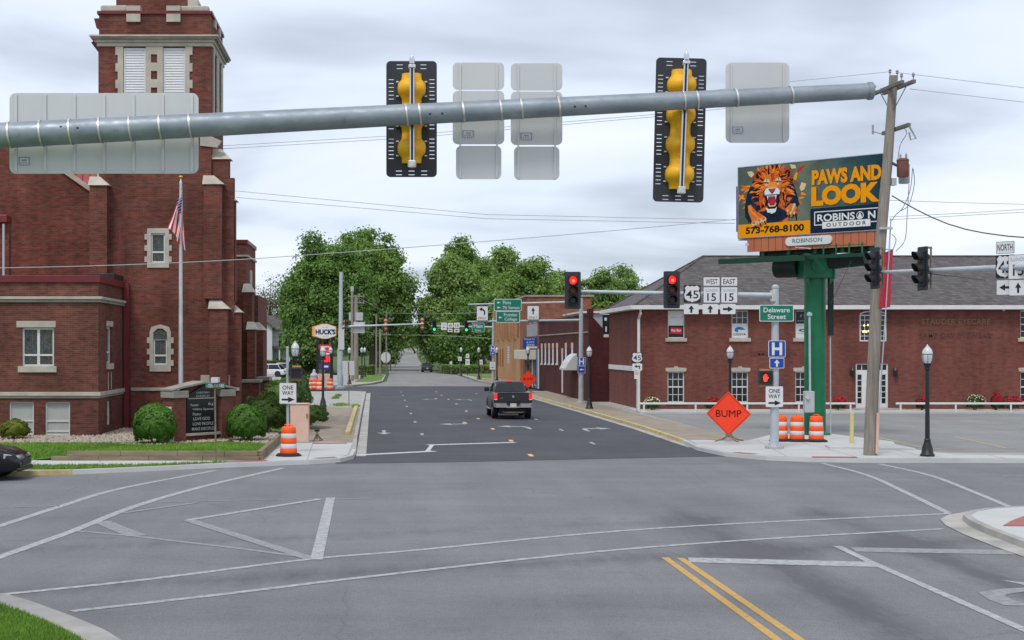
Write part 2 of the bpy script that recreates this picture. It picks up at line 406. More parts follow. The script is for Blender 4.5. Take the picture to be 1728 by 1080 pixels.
pm('pebble', (0.40, 0.335, 0.27), 0.9, var=0.4, scale=9)
pm('letter_gold', (0.23, 0.13, 0.06), 0.5, 0.2)
pm('letter_dark', (0.105, 0.045, 0.038), 0.7)
pm('board_black', (0.012, 0.013, 0.014), 0.35)
pm('board_text', (0.42, 0.43, 0.43), 0.6)
pm('truck_paint', (0.040, 0.041, 0.044), 0.28, 0.55, var=0.05, spec=0.6)
pm('truck_tail', (0.040, 0.041, 0.043), 0.33, 0.4, var=0.05)
pm('bumper_chrome', (0.42, 0.42, 0.42), 0.3, 0.65, var=0.1)
pm('tail_red', (0.55, 0.01, 0.02), 0.25, emit=(1.0, 0.02, 0.04), estr=0.55)
pm('car_black', (0.010, 0.011, 0.014), 0.15, 0.3, var=0.05, spec=0.7)
pm('car_white', (0.62, 0.63, 0.64), 0.3, 0.0, var=0.03, spec=0.6)
pm('car_dark', (0.05, 0.052, 0.056), 0.3, 0.3, var=0.05)
pm('head_glass', (0.5, 0.52, 0.55), 0.15, 0.3)
pm('plate_white', (0.6, 0.6, 0.58), 0.5)
pm('alloy', (0.35, 0.35, 0.36), 0.35, 0.7)
pm('huck_orange', (0.80, 0.33, 0.07), 0.5, var=0.05)
pm('huck_purple', (0.045, 0.03, 0.16), 0.5)
pm('plate_purple', (0.13, 0.03, 0.22), 0.6)

# ------------------------------------------------------------------ helpers: geometry
FRAME = {}
COL = scene.collection
class MB:
    """collects faces; build() links them as ONE mesh object"""
    def __init__(self, T=None):
        self.v, self.f, self.fm, self.T, self.mi = [], [], [], T, 0
    def add(self, vs, fs):
        o = len(self.v)
        T = self.T
        for p in vs:
            self.v.append(tuple(T(*p)) if T else tuple(p))
        for f in fs:
            self.f.append([o + i for i in f]); self.fm.append(self.mi)
        return self
    def box(self, x0, x1, y0, y1, z0, z1):
        return self.add([(x0, y0, z0), (x1, y0, z0), (x1, y1, z0), (x0, y1, z0), (x0, y0, z1), (x1, y0, z1), (x1, y1, z1), (x0, y1, z1)],
                        [(0, 3, 2, 1), (4, 5, 6, 7), (0, 1, 5, 4), (1, 2, 6, 5), (2, 3, 7, 6), (3, 0, 4, 7)])
    def hexa(self, b, t):
        return self.add(list(b) + list(t), [(0, 3, 2, 1), (4, 5, 6, 7), (0, 1, 5, 4), (1, 2, 6, 5), (2, 3, 7, 6), (3, 0, 4, 7)])
    def poly(self, pts):
        return self.add(pts, [tuple(range(len(pts)))])
    def prism(self, pts, vec):
        n = len(pts); vec = Vector(vec)
        a = [tuple(Vector(p)) for p in pts]; b = [tuple(Vector(p) + vec) for p in pts]
        return self.add(a + b, [tuple(range(n))[::-1], tuple(range(n, 2 * n))] + [(i, (i + 1) % n, n + (i + 1) % n, n + i) for i in range(n)])
    def plate(self, pts2, y0, y1):      # outline in x,z; thickness y0..y1
        return self.prism([(p[0], y0, p[1]) for p in pts2], (0, y1 - y0, 0))
    def tube(self, pts, rad, n=8, cap=True):
        pts = [Vector(p) for p in pts]
        if not isinstance(rad, (list, tuple)): rad = [rad] * len(pts)
        vs, fs = [], []
        for i, p in enumerate(pts):
            a = pts[max(0, i - 1)]; b = pts[min(len(pts) - 1, i + 1)]
            d = (b - a).normalized() if (b - a).length > 1e-9 else Vector((0, 0, 1))
            up = Vector((0, 0, 1)) if abs(d.z) < 0.9 else Vector((1, 0, 0))
            u = d.cross(up).normalized(); w = d.cross(u)
            for k in range(n):
                t = 2 * math.pi * k / n
                vs.append(tuple(p + (u * math.cos(t) + w * math.sin(t)) * rad[i]))
        for i in range(len(pts) - 1):
            for k in range(n):
                k2 = (k + 1) % n
                fs.append((i * n + k, i * n + k2, (i + 1) * n + k2, (i + 1) * n + k))
        if cap:
            fs.append(tuple(range(n))); fs.append(tuple(range((len(pts) - 1) * n, len(pts) * n))[::-1])
        return self.add(vs, fs)
    def lathe(self, prof, c=(0, 0, 0), n=16, axis='z'):
        vs, fs = [], []
        for r, z in prof:
            for k in range(n):
                t = 2 * math.pi * k / n
                a, b = r * math.cos(t), r * math.sin(t)
                p = (a, b, z) if axis == 'z' else ((a, z, b) if axis == 'y' else (z, a, b))
                vs.append((p[0] + c[0], p[1] + c[1], p[2] + c[2]))
        m = len(prof)
        for i in range(m - 1):
            for k in range(n):
                k2 = (k + 1) % n
                fs.append((i * n + k, i * n + k2, (i + 1) * n + k2, (i + 1) * n + k))
        fs.append(tuple(range(n))[::-1]); fs.append(tuple(range((m - 1) * n, m * n)))
        return self.add(vs, fs)
    def loft(self, secs):
        n = len(secs[0]); vs = [p for s in secs for p in s]; fs = []
        for i in range(len(secs) - 1):
            for k in range(n):
                k2 = (k + 1) % n
                fs.append((i * n + k, i * n + k2, (i + 1) * n + k2, (i + 1) * n + k))
        fs.append(tuple(range(n))[::-1]); fs.append(tuple(range((len(secs) - 1) * n, len(secs) * n)))
        return self.add(vs, fs)
    def holed(self, u0, u1, z0, z1, holes, w0, w1, back=True):
        """wall or plate from (u0,z0) to (u1,z1), thickness w0..w1, with real rectangular openings"""
        us = sorted({round(q, 5) for q in [u0, u1] + [h[0] for h in holes] + [h[1] for h in holes] if u0 - 1e-6 <= q <= u1 + 1e-6})
        zs = sorted({round(q, 5) for q in [z0, z1] + [h[2] for h in holes] + [h[3] for h in holes] if z0 - 1e-6 <= q <= z1 + 1e-6})
        inside = lambda u, z: any(h[0] < u < h[1] and h[2] < z < h[3] for h in holes)
        solid = [[not inside((us[i] + us[i + 1]) / 2, (zs[j] + zs[j + 1]) / 2) for j in range(len(zs) - 1)] for i in range(len(us) - 1)]
        ok = lambda i, j: 0 <= i < len(us) - 1 and 0 <= j < len(zs) - 1 and solid[i][j]
        for i in range(len(us) - 1):
            for j in range(len(zs) - 1):
                if not solid[i][j]: continue
                a, b, c, d = us[i], us[i + 1], zs[j], zs[j + 1]
                self.add([(a, w0, c), (b, w0, c), (b, w0, d), (a, w0, d)], [(0, 1, 2, 3)])
                if back: self.add([(a, w1, c), (b, w1, c), (b, w1, d), (a, w1, d)], [(3, 2, 1, 0)])
                if not ok(i - 1, j): self.add([(a, w0, c), (a, w0, d), (a, w1, d), (a, w1, c)], [(0, 1, 2, 3)])
                if not ok(i + 1, j): self.add([(b, w0, c), (b, w1, c), (b, w1, d), (b, w0, d)], [(0, 1, 2, 3)])
                if not ok(i, j - 1): self.add([(a, w0, c), (a, w1, c), (b, w1, c), (b, w0, c)], [(0, 1, 2, 3)])
                if not ok(i, j + 1): self.add([(a, w0, d), (b, w0, d), (b, w1, d), (a, w1, d)], [(0, 1, 2, 3)])
        return self
    def build(self, name, mat, parent=None, smooth=False, bevel=0.0, local=False, seg=2, fix=True):
        """verts are world coordinates unless local=True (then they are in the thing's own frame)"""
        V = np.array(self.v, dtype=float).reshape(-1, 3)
        loc = None
        if parent is not None:
            fr = FRAME[parent.name]
            if not local:
                inv = np.array(fr.inverted())
                V = V @ inv[:3, :3].T + inv[:3, 3]
        elif not local:
            mn, mx = V.min(0), V.max(0)
            loc = Vector(((mn[0] + mx[0]) / 2, (mn[1] + mx[1]) / 2, mn[2]))
            V = V - np.array(loc)
        me = bpy.data.meshes.new(name)
        me.from_pydata(V.tolist(), [], self.f)
        mats = mat if isinstance(mat, (list, tuple)) else [mat]
        for q in mats: me.materials.append(MATS[q])
        if len(mats) > 1: me.polygons.foreach_set('material_index', self.fm)
        if fix and len(self.f) < 30000:
            bm = bmesh.new(); bm.from_mesh(me)
            bmesh.ops.remove_doubles(bm, verts=bm.verts, dist=1e-5)
            bmesh.ops.recalc_face_normals(bm, faces=bm.faces)
            bm.to_mesh(me); bm.free()
        if smooth:
            me.polygons.foreach_set('use_smooth', [True] * len(me.polygons))
            try: me.set_sharp_from_angle(angle=R(40))
            except Exception: pass
        me.update()
        o = bpy.data.objects.new(name, me)
        COL.objects.link(o)
        if parent is not None:
            o.parent = parent; FRAME[o.name] = FRAME[parent.name]
        else:
            if loc is not None: o.location = loc
            FRAME[o.name] = Matrix.Translation(loc) if loc is not None else Matrix.Identity(4)
        if bevel:
            md = o.modifiers.new('bevel', 'BEVEL'); md.width = bevel; md.segments = seg; md.limit_method = 'ANGLE'; md.angle_limit = R(35)
        return o
def tag(o, label, cat, group=None):
    o['label'] = label; o['category'] = cat
    if group: o['group'] = group
    return o
def struct(o, label=None):
    o['kind'] = 'structure'
    if label: o['label'] = label
    return o
def thing(name, label, cat, loc=(0, 0, 0), rotz=0.0, group=None):
    o = bpy.data.objects.new(name, None)
    o.empty_display_size = 0.2
    COL.objects.link(o)
    o.location = loc; o.rotation_euler = (0, 0, rotz)
    FRAME[o.name] = Matrix.Translation(Vector(loc)) @ Matrix.Rotation(rotz, 4, 'Z')
    return tag(o, label, cat, group)
def dup(root, loc, rotz, label, group=None):
    r = root.copy(); COL.objects.link(r); r.location = loc; r.rotation_euler = (0, 0, rotz)
    r['label'] = label
    if group: r['group'] = group
    FRAME[r.name] = Matrix.Translation(Vector(loc)) @ Matrix.Rotation(rotz, 4, 'Z')
    for ch in list(root.children):
        c = ch.copy(); COL.objects.link(c); c.parent = r; FRAME[c.name] = FRAME[r.name]
        for g in list(ch.children):
            d = g.copy(); COL.objects.link(d); d.parent = c; FRAME[d.name] = FRAME[r.name]
    return r
def rr(x0, x1, z0, z1, r, n=4):
    pts = []
    for cx_, cz_, a0 in ((x1 - r, z0 + r, -90), (x1 - r, z1 - r, 0), (x0 + r, z1 - r, 90), (x0 + r, z0 + r, 180)):
        for k in range(n + 1):
            t = R(a0 + 90 * k / n)
            pts.append((cx_ + r * math.cos(t), cz_ + r * math.sin(t)))
    return pts
def ell(cx_, cz_, rx, rz, n=20, a0=0, a1=360):
    return [(cx_ + rx * math.cos(R(a0 + (a1 - a0) * k / n)), cz_ + rz * math.sin(R(a0 + (a1 - a0) * k / n))) for k in range(n)]

_tc = {}
def text_geo(s, bold=0.0, spacing=1.0):
    key = (s, bold, spacing)
    if key not in _tc:
        cu = bpy.data.curves.new('t', 'FONT'); cu.body = s; cu.offset = bold; cu.resolution_u = 3; cu.space_character = spacing
        ob = bpy.data.objects.new('t', cu); COL.objects.link(ob)
        dg = bpy.context.evaluated_depsgraph_get()
        me = bpy.data.meshes.new_from_object(ob.evaluated_get(dg))
        v = [(q.co.x, q.co.y) for q in me.vertices]; f = [tuple(p.vertices) for p in me.polygons]
        bpy.data.objects.remove(ob); bpy.data.curves.remove(cu); bpy.data.meshes.remove(me)
        xs = [p[0] for p in v]; ys = [p[1] for p in v]
        mn = (min(xs), min(ys)); mx = (max(xs), max(ys))
        _tc[key] = ([((p[0] - mn[0]) / (mx[0] - mn[0]), (p[1] - mn[1]) / (mx[1] - mn[1])) for p in v], f)
    return _tc[key]
def text_mb(mb, s, x0, x1, z0, z1, y, bold=0.0, shear=0.0, spacing=1.0):
    v, f = text_geo(s, bold, spacing)
    mb.add([(x0 + p[0] * (x1 - x0) + shear * p[1] * (z1 - z0), y, z0 + p[1] * (z1 - z0)) for p in v], f)
    return mb
def arrow_pts(cx_, cz_, L_, W_, ang, shaft=0.34, head=0.5):
    """arrow outline pointing along ang (degrees, 0 = +x, 90 = up)"""
    h = L_ / 2; s = W_ * shaft / 2
    p = [(-h, -s), (h - L_ * head, -s), (h - L_ * head, -W_ / 2), (h, 0), (h - L_ * head, W_ / 2), (h - L_ * head, s), (-h, s)]
    c, n = math.cos(R(ang)), math.sin(R(ang))
    return [(cx_ + a * c - b * n, cz_ + a * n + b * c) for a, b in p]
def shield_pts(cx_, cz_, w, h):
    p = [(-0.30, 0.50), (-0.12, 0.43), (0, 0.48), (0.12, 0.43), (0.30, 0.50), (0.46, 0.36), (0.40, 0.20), (0.50, -0.08), (0.44, -0.30), (0.26, -0.42), (0.08, -0.44), (0, -0.50),
         (-0.08, -0.44), (-0.26, -0.42), (-0.44, -0.30), (-0.50, -0.08), (-0.40, 0.20), (-0.46, 0.36)]
    return [(cx_ + a * w, cz_ + b * h) for a, b in p]

def panel(parent, x0, x1, z0, z1, y, bg, border=None, items=(), name='panel', r=0.04, bw=0.02, local=False, bd_in=0.0):
    """one sign plate facing -Y: plate, printed border and printed items; a part with printed sub-parts"""
    p = MB().plate(rr(x0, x1, z0, z1, r), y, y + 0.012).build(name, border or bg, parent, local=local)
    if border:
        i = bw
        MB().plate(rr(x0 + i, x1 - i, z0 + i, z1 - i, max(0.005, r - i * 0.5)), y - 0.003, y).build('field', bg, p, local=local)
    w, h = x1 - x0, z1 - z0
    for it in items:
        k = it[0]; mb = MB(); m = it[-1]
        yy = y - 0.007
        if k == 'text':
            _, s, a0, a1, b0, b1, bold, m = it
            text_mb(mb, s, x0 + a0 * w, x0 + a1 * w, z0 + b0 * h, z0 + b1 * h, yy, bold)
            mb.build('lettering', m, p, local=local)
        elif k == 'arrow':
            _, cx_, cz_, L_, W_, ang, m = it
            mb.plate(arrow_pts(x0 + cx_ * w, z0 + cz_ * h, L_, W_, ang), yy, yy + 0.003).build('arrow_mark', m, p, local=local)
        elif k == 'shield':
            mb.plate(shield_pts((x0 + x1) / 2, (z0 + z1) / 2, w * 0.94, h * 0.95), y - 0.005, y).build('shield', m, p, local=local)
        elif k == 'poly':
            _, pts, m = it
            mb.plate([(x0 + a * w, z0 + b * h) for a, b in pts], yy, yy + 0.003).build('print', m, p, local=local)
    return p
def px(root_d, x0, x1, ya, yb):
    return sx(x0, root_d), sx(x1, root_d), sz(yb, root_d), sz(ya, root_d)

def ribbon(pts, width, z, mb=None):
    """flat stripe along ground points"""
    P = [Vector((p[0], p[1], 0)) for p in pts]
    L_, Rr = [], []
    for i, p in enumerate(P):
        d = (P[min(i + 1, len(P) - 1)] - P[max(i - 1, 0)]).normalized()
        n = Vector((-d.y, d.x, 0)) * (width / 2)
        L_.append((p.x + n.x, p.y + n.y, z)); Rr.append((p.x - n.x, p.y - n.y, z))
    mb = mb or MB()
    n = len(P)
    mb.add(L_ + Rr, [(i, i + 1, n + i + 1, n + i) for i in range(n - 1)])
    return mb
def offset(pts, w):
    P = [Vector((p[0], p[1], 0)) for p in pts]; out = []
    for i, p in enumerate(P):
        d = (P[min(i + 1, len(P) - 1)] - P[max(i - 1, 0)]).normalized()
        out.append((p.x - d.y * w, p.y + d.x * w))
    return out
def kerb(name, pts, w, z0, z1, mat, top_in=0.0):
    """kerb of width w to the left of the walking direction"""
    a = pts; b = offset(pts, w); n = len(a); t = offset(pts, 0.02)
    vs = [(p[0], p[1], z0) for p in a] + [(p[0], p[1], z1) for p in t] + [(p[0], p[1], z1) for p in b] + [(p[0], p[1], z0) for p in b]
    fs = []
    for i in range(n - 1):
        for k in range(3):
            fs.append((k * n + i, k * n + i + 1, (k + 1) * n + i + 1, (k + 1) * n + i))
    fs += [(0, n, 2 * n, 3 * n), (n - 1, 2 * n - 1, 3 * n - 1, 4 * n - 1)]
    return struct(MB().add(vs, fs).build(name, mat))
def smooth_line(pts, n=6):
    """Catmull-Rom through 2-D points"""
    P = [Vector((p[0], p[1])) for p in pts]; P = [P[0] * 2 - P[1]] + P + [P[-1] * 2 - P[-2]]
    out = []
    for i in range(1, len(P) - 2):
        a, b, c, d = P[i - 1], P[i], P[i + 1], P[i + 2]
        for k in range(n):
            t = k / n
            q = 0.5 * (2 * b + (c - a) * t + (2 * a - 5 * b + 4 * c - d) * t * t + (3 * b - a - 3 * c + d) * t ** 3)
            out.append((q.x, q.y))
    out.append((P[-2].x, P[-2].y))
    return out

# ------------------------------------------------------------------ helpers: foliage
def leaf_mesh(name, mat, parent, C, Nrm, size, aspect=1.5, seed=1):
    """many small leaf quads at points C (n,3) with rough normals Nrm; one object"""
    rg = np.random.default_rng(seed)
    n = len(C)
    Nn = Nrm + rg.normal(0, 0.55, (n, 3)); Nn /= np.linalg.norm(Nn, axis=1, keepdims=True) + 1e-9
    A = np.cross(Nn, rg.normal(0, 1, (n, 3))); A /= np.linalg.norm(A, axis=1, keepdims=True) + 1e-9
    B = np.cross(Nn, A)
    s = (size * rg.uniform(0.4, 1.5, n))[:, None]
    bend = Nn * s * 0.18
    V = np.stack([C - A * s * aspect * 0.5 - bend, C + B * s * 0.42 + bend, C + A * s * aspect * 0.5 - bend, C - B * s * 0.42 + bend], 1).reshape(-1, 3)
    if parent is not None:
        inv = np.array(FRAME[parent.name].inverted()); V = V @ inv[:3, :3].T + inv[:3, 3]
    me = bpy.data.meshes.new(name)
    me.vertices.add(4 * n); me.loops.add(4 * n); me.polygons.add(n)
    me.vertices.foreach_set('co', V.ravel())
    me.loops.foreach_set('vertex_index', np.arange(4 * n, dtype=np.int32))
    me.polygons.foreach_set('loop_start', np.arange(0, 4 * n, 4, dtype=np.int32))
    try: me.polygons.foreach_set('loop_total', np.full(n, 4, dtype=np.int32))
    except Exception: pass
    me.materials.append(MATS[mat])
    me.update(calc_edges=True)
    o = bpy.data.objects.new(name, me); COL.objects.link(o)
    if parent is not None:
        o.parent = parent; FRAME[o.name] = FRAME[parent.name]
    return o
def clump_points(clumps, n, rg, shell=(0.55, 1.05), flat=0.8):
    cs = np.array([c[0] for c in clumps]); rs = np.array([c[1] for c in clumps])
    wgt = rs ** 2; wgt /= wgt.sum()
    idx = rg.choice(len(clumps), n, p=wgt)
    D = rg.normal(0, 1, (n, 3)); D /= np.linalg.norm(D, axis=1, keepdims=True)
    rad = rs[idx] * np.where(rg.random(n) < 0.66, rg.uniform(shell[0], shell[1], n), rg.uniform(0.9, 1.7, n))
    P = cs[idx] + D * rad[:, None] * np.array([1, 1, flat])
    return P, D
def crown_clumps(c, rad, k, cr, rg, low=-0.75):
    """sub-clumps over an ellipsoid crown, uneven"""
    out = []
    for i in range(k):
        for _ in range(20):
            d = rg.normal(0, 1, 3); d /= np.linalg.norm(d)
            if d[2] > low: break
        f = rg.uniform(0.62, 0.95) if i % 3 else rg.uniform(0.1, 0.6)
        p = np.array(c) + d * np.array(rad) * f
        out.append((p, cr * rg.uniform(0.4, 1.4)))
    return out
def tree(label, base, crowns, leaves, size, mat, trunk_r, seed, cr=2.0, name='tree', group=None, per=26, gap=(0.5, 1.05), kind='tree', limbs=12):
    """crowns: list of (centre, radii) in world metres"""
    rg = np.random.default_rng(seed)
    t = thing(name, label, kind, base, 0, group)
    cl = []
    for c, rad in crowns:
        cl += crown_clumps(c, [q * 1.06 for q in rad], int(per * 2.4), cr * 0.74, rg)
    P, D = clump_points(cl, int(leaves * 2.2), rg, gap)
    leaf_mesh('crown', mat, t, P, D + np.array([0, 0, 0.45]), size * 0.62, seed=seed)
    mb = MB()
    b = Vector(base); top = Vector(crowns[0][0])
    mid = b.lerp(top, 0.45) + Vector((rg.normal(0, 0.25), rg.normal(0, 0.25), 0))
    mb.tube([b, b + Vector((0, 0, 0.6)), mid, top], [trunk_r * 1.45, trunk_r, trunk_r * 0.75, trunk_r * 0.3], 9)
    pick = rg.choice(len(cl), min(limbs, len(cl)), replace=False)
    for i in pick:
        q = Vector(cl[i][0]); s = b.lerp(top, rg.uniform(0.35, 0.75)) if q.z > b.z + 2 else mid
        m = s.lerp(q, 0.5) + Vector((0, 0, (q - s).length * 0.10))
        mb.tube([s, m, q], [trunk_r * 0.42, trunk_r * 0.26, trunk_r * 0.08], 6)
    mb.build('trunk', 'bark', t, smooth=True)
    return t
def shrub(label, c, rad, leaves, size, mat, seed, name='shrub', lump=0.10, group=None, kind='shrub'):
    """clipped or loose shrub standing at c (ground), radii rad"""
    rg = np.random.default_rng(seed)
    t = thing(name, label, kind, c, 0, group)
    n = leaves
    D = rg.normal(0, 1, (n, 3)); D /= np.linalg.norm(D, axis=1, keepdims=True)
    D[:, 2] = np.where(D[:, 2] < -0.75, -D[:, 2], D[:, 2])
    lowm = D[:, 2] < 0
    xy = np.linalg.norm(D[:, :2], axis=1) + 1e-6
    want = np.sqrt(np.maximum(0.05, 1 - (0.62 * D[:, 2]) ** 2))
    k_ = np.where(lowm, want / xy, 1.0)
    D[:, 0] *= k_; D[:, 1] *= k_
    ph = rg.uniform(0, 6.28, 6)
    bump = 1 + lump * (np.sin(5 * D[:, 0] + ph[0]) * np.sin(4 * D[:, 1] + ph[1]) + np.sin(7 * D[:, 2] + ph[2]) * np.sin(6 * D[:, 0] + ph[3])) + lump * 0.5 * np.sin(13 * D[:, 0] + ph[4]) * np.sin(12 * D[:, 2] + ph[5])
    f = np.sqrt(rg.uniform(0.62, 1.04, n)) * bump
    P = np.array(c) + np.array([0, 0, rad[2]]) + D * np.array(rad) * f[:, None]
    P[:, 2] = np.maximum(P[:, 2], c[2] + 0.02)
    leaf_mesh('foliage', mat, t, P, D * 1.2 + np.array([0, 0, 0.25]), size, seed=seed)
    mb = MB()
    for k in range(5):
        a = rg.uniform(0, 6.28)
        mb.tube([Vector(c) + Vector((0.04 * math.cos(a), 0.04 * math.sin(a), -0.02)), Vector(c) + Vector((rad[0] * 0.5 * math.cos(a), rad[1] * 0.5 * math.sin(a), rad[2] * 1.1))], [0.025, 0.01], 5)
    mb.build('stem', 'bark', t)
    return t
def blades(name, pts, h, mat, seed, w=0.012, parent=None, z=None):
    """grass blades as single triangles; pts (n,3)"""
    rg = np.random.default_rng(seed); n = len(pts)
    a = rg.uniform(0, 6.28, n); d = np.stack([np.cos(a), np.sin(a), np.zeros(n)], 1)
    hh = h * rg.uniform(0.5, 1.3, n)
    lean = rg.normal(0, 0.35, (n, 2)) * hh[:, None]
    tip = pts + np.stack([lean[:, 0], lean[:, 1], hh], 1)
    V = np.stack([pts - d * w, pts + d * w, tip], 1).reshape(-1, 3)
    me = bpy.data.meshes.new(name)
    me.vertices.add(3 * n); me.loops.add(3 * n); me.polygons.add(n)
    me.vertices.foreach_set('co', V.ravel())
    me.loops.foreach_set('vertex_index', np.arange(3 * n, dtype=np.int32))
    me.polygons.foreach_set('loop_start', np.arange(0, 3 * n, 3, dtype=np.int32))
    me.materials.append(MATS[mat]); me.update(calc_edges=True)
    o = bpy.data.objects.new(name, me); COL.objects.link(o)
    o['kind'] = 'stuff'
    return o
def in_poly(x, y, poly):
    inside = np.zeros(len(x), bool); n = len(poly)
    for i in range(n):
        x0, y0 = poly[i][0], poly[i][1]; x1, y1 = poly[(i + 1) % n][0], poly[(i + 1) % n][1]
        c = ((y0 > y) != (y1 > y)) & (x < (x1 - x0) * (y - y0) / (y1 - y0 + 1e-12) + x0)
        inside ^= c
    return inside
def scatter_poly(poly, n, rg):
    xs = [p[0] for p in poly]; ys = [p[1] for p in poly]
    x = rg.uniform(min(xs), max(xs), n * 3); y = rg.uniform(min(ys), max(ys), n * 3)
    k = in_poly(x, y, poly)
    return x[k][:n], y[k][:n]

# ================================================================== the setting
def gz(y): return 0.0 if y < 215 else (y - 215) * 0.0047
rows = [-80, 60, 142, 215, 400, 700, 1100, 2500]
mb = MB()
for a, b in zip(rows[:-1], rows[1:]):
    mb.add([(-900, a, gz(a) - 0.06), (900, a, gz(a) - 0.06), (900, b, gz(b) - 0.06), (-900, b, gz(b) - 0.06)], [(0, 1, 2, 3)])
struct(mb.build('ground', 'meadow'), 'grassy ground reaching to the horizon')
crossroad = struct(MB().poly([(-220, -60, 0), (220, -60, 0), (220, 60, 0), (-220, 60, 0)]).build('crossroad', 'asphalt_old'), 'worn grey asphalt of the intersection')
main_road = struct(MB().poly([(-1.4, 47.25, 0.004), (2.5, 47.9, 0.004), (7, 49.2, 0.004), (12.2, 50.6, 0.004), (12.2, 122.6, 0.004), (-1.6, 122.6, 0.004)]).build('road', 'asphalt_new'), 'freshly paved dark street running away')
side_road = struct(MB().poly([(-110, 122.6, 0.004), (110, 122.6, 0.004), (110, 142.5, 0.004), (-110, 142.5, 0.004)]).build('side_road', 'asphalt_new'), 'dark cross street at the second intersection')
mb = MB()
far = [(142.5, -2.2, 12.2), (150, -0.4, 11.3), (162, 0.8, 10.6), (200, 1.3, 10.6), (216, 1.4, 8.4), (260, 1.6, 7.9), (400, 3.4, 10.4), (620, 7.6, 15.5), (900, 14.5, 23.0)]
for a, b in zip(far[:-1], far[1:]):
    mb.add([(a[1], a[0], gz(a[0]) + 0.006), (a[2], a[0], gz(a[0]) + 0.006), (b[2], b[0], gz(b[0]) + 0.006), (b[1], b[0], gz(b[0]) + 0.006)], [(0, 1, 2, 3)])
far_road = struct(mb.build('far_road', 'asphalt_far'), 'pale old street climbing between the trees')

# --- block with the church (left of the street)
LK = [(-120, 42.4), (-10.5, 42.9), (-8.85, 43.25), (-4.75, 45.75), (-3.5, 46.4), (-2.2, 47.05), (-1.25, 47.9), (-0.86, 49.2), (-0.80, 52.3), (-0.88, 61), (-0.98, 87), (-1.07, 121), (-1.9, 122.8), (-110, 123)]
Li = offset(LK, 0.16)
struct(MB().prism([(p[0], p[1], -0.05) for p in Li], (0, 0, 0.175)).build('pavement', 'concrete_old'), 'concrete ground of the church block')
kerb('kerb', LK[0:2] + [(-8.95, 43.23)], 0.16, -0.02, 0.13, 'kerb_yellow')
kerb('kerb', [(-8.95, 43.23)] + LK[3:9], 0.16, -0.02, 0.13, 'concrete_new')
kerb('kerb', LK[8:], 0.16, -0.02, 0.13, 'gutter')
# gutter pan along the dark street
struct(ribbon([(-0.62, 50.5), (-0.66, 61), (-0.76, 87), (-0.88, 121)], 0.34, 0.009).build('gutter', 'gutter'))
new_walk = [(-120, 43.0), (-10.4, 43.2), (-4.8, 45.95), (-3.55, 46.65), (-2.25, 47.3), (-1.35, 48.1), (-1.06, 49.4), (-1.0, 55.9), (-3.0, 56.8), (-3.9, 50.0), (-3.9, 48.4), (-120, 48.4)]
struct(MB().poly([(p[0], p[1], 0.130) for p in new_walk]).build('sidewalk', 'concrete_new'), 'new white concrete sidewalk at the church corner')
nw_left = [o_ for o_ in bpy.data.objects if o_.get('label') == 'new white concrete sidewalk at the church corner'][0]
for a, b in (((-6.5, 44.95), (-6.75, 46.85)), ((-8.6, 45.05), (-8.8, 46.85)), ((-10.7, 45.0), (-10.8, 47.0)), ((-12.9, 45.0), (-12.9, 47.0)), ((-4.3, 46.3), (-4.5, 46.85)), ((-2.3, 47.4), (-2.5, 56)), ((-3.6, 49.0), (-1.08, 49.3)), ((-3.6, 51.2), (-1.05, 51.3)), ((-3.5, 53.4), (-1.05, 53.4))):
    ribbon([a, b], 0.02, 0.1335).build('slab_joint', 'joint', nw_left)
agg = [(-2.95, 56.8), (-1.02, 55.9), (-1.03, 61), (-1.12, 88), (-3.4, 89.5), (-3.4, 62)]
struct(MB().poly([(p[0], p[1], 0.132) for p in agg]).build('footpath', 'aggregate'), 'tan aggregate footpath along the left kerb')
kerb('kerb', [(-1.18, 60.5), (-1.25, 88)], 0.22, 0.12, 0.27, 'kerb_yellow')
verge = [(-120, 43.05), (-10.5, 43.4), (-8.9, 43.75), (-7.3, 44.6), (-4.75, 46.15), (-4.8, 46.35), (-7.3, 45.2), (-8.9, 45.0), (-10.6, 44.9), (-120, 44.9)]
struct(MB().poly([(p[0], p[1], 0.138) for p in verge]).build('verge', 'lawn'), 'strip of grass between kerb and sidewalk')
for r_ in ([(-4.72, 46.15), (-3.5, 46.78), (-3.62, 47.1), (-4.9, 46.5)], [(-1.95, 47.72), (-1.35, 48.25), (-1.5, 48.55), (-2.15, 48.0)], [(-2.5, 55.0), (-1.2, 55.2), (-1.2, 55.8), (-2.5, 55.8)]):
    struct(MB().poly([(x, y, 0.137) for x, y in r_]).build('tactile_pad', 'pad_red'))
# church lawn, raised behind the low retaining wall
def lawn_z(x, y):
    a = min(1, max(0, (-x - 8.6) / 2.2))                 # how far past the end of the retaining wall
    k = min(1, max(0, (y - 47.0) / 3.2))
    return 0.40 * (1 - a) + (0.14 + 0.26 * k) * a
mb = MB()
lx = [-120, -40, -20, -14, -12, -11, -10, -9, -8, -6, -4.6, -3.75]
ly = [47.08, 48, 49, 50.2, 52, 56, 66]
lv = [(x, y, lawn_z(x, y)) for y in ly for x in lx]
n = len(lx)
mb.add(lv, [(j * n + i, j * n + i + 1, (j + 1) * n + i + 1, (j + 1) * n + i) for j in range(len(ly) - 1) for i in range(n - 1)])
mb.box(-120, -5.6, 65.9, 92, 0.05, 0.40)
struct(mb.build('lawn', 'lawn', fix=False), 'mown church lawn above the retaining wall')
rg = np.random.default_rng(3)
def lawn_pts(n, x0, x1, y0, y1):
    x = rg.uniform(x0, x1, n); y = rg.uniform(y0, y1, n)
    return np.stack([x, y, np.array([lawn_z(a, b) for a, b in zip(x, y)])], 1)
o = blades('grass', lawn_pts(26000, -16, -3.85, 47.15, 51.2), 0.07, 'grass_blade', 5, 0.014); o['label'] = 'short grass blades on the church lawn'
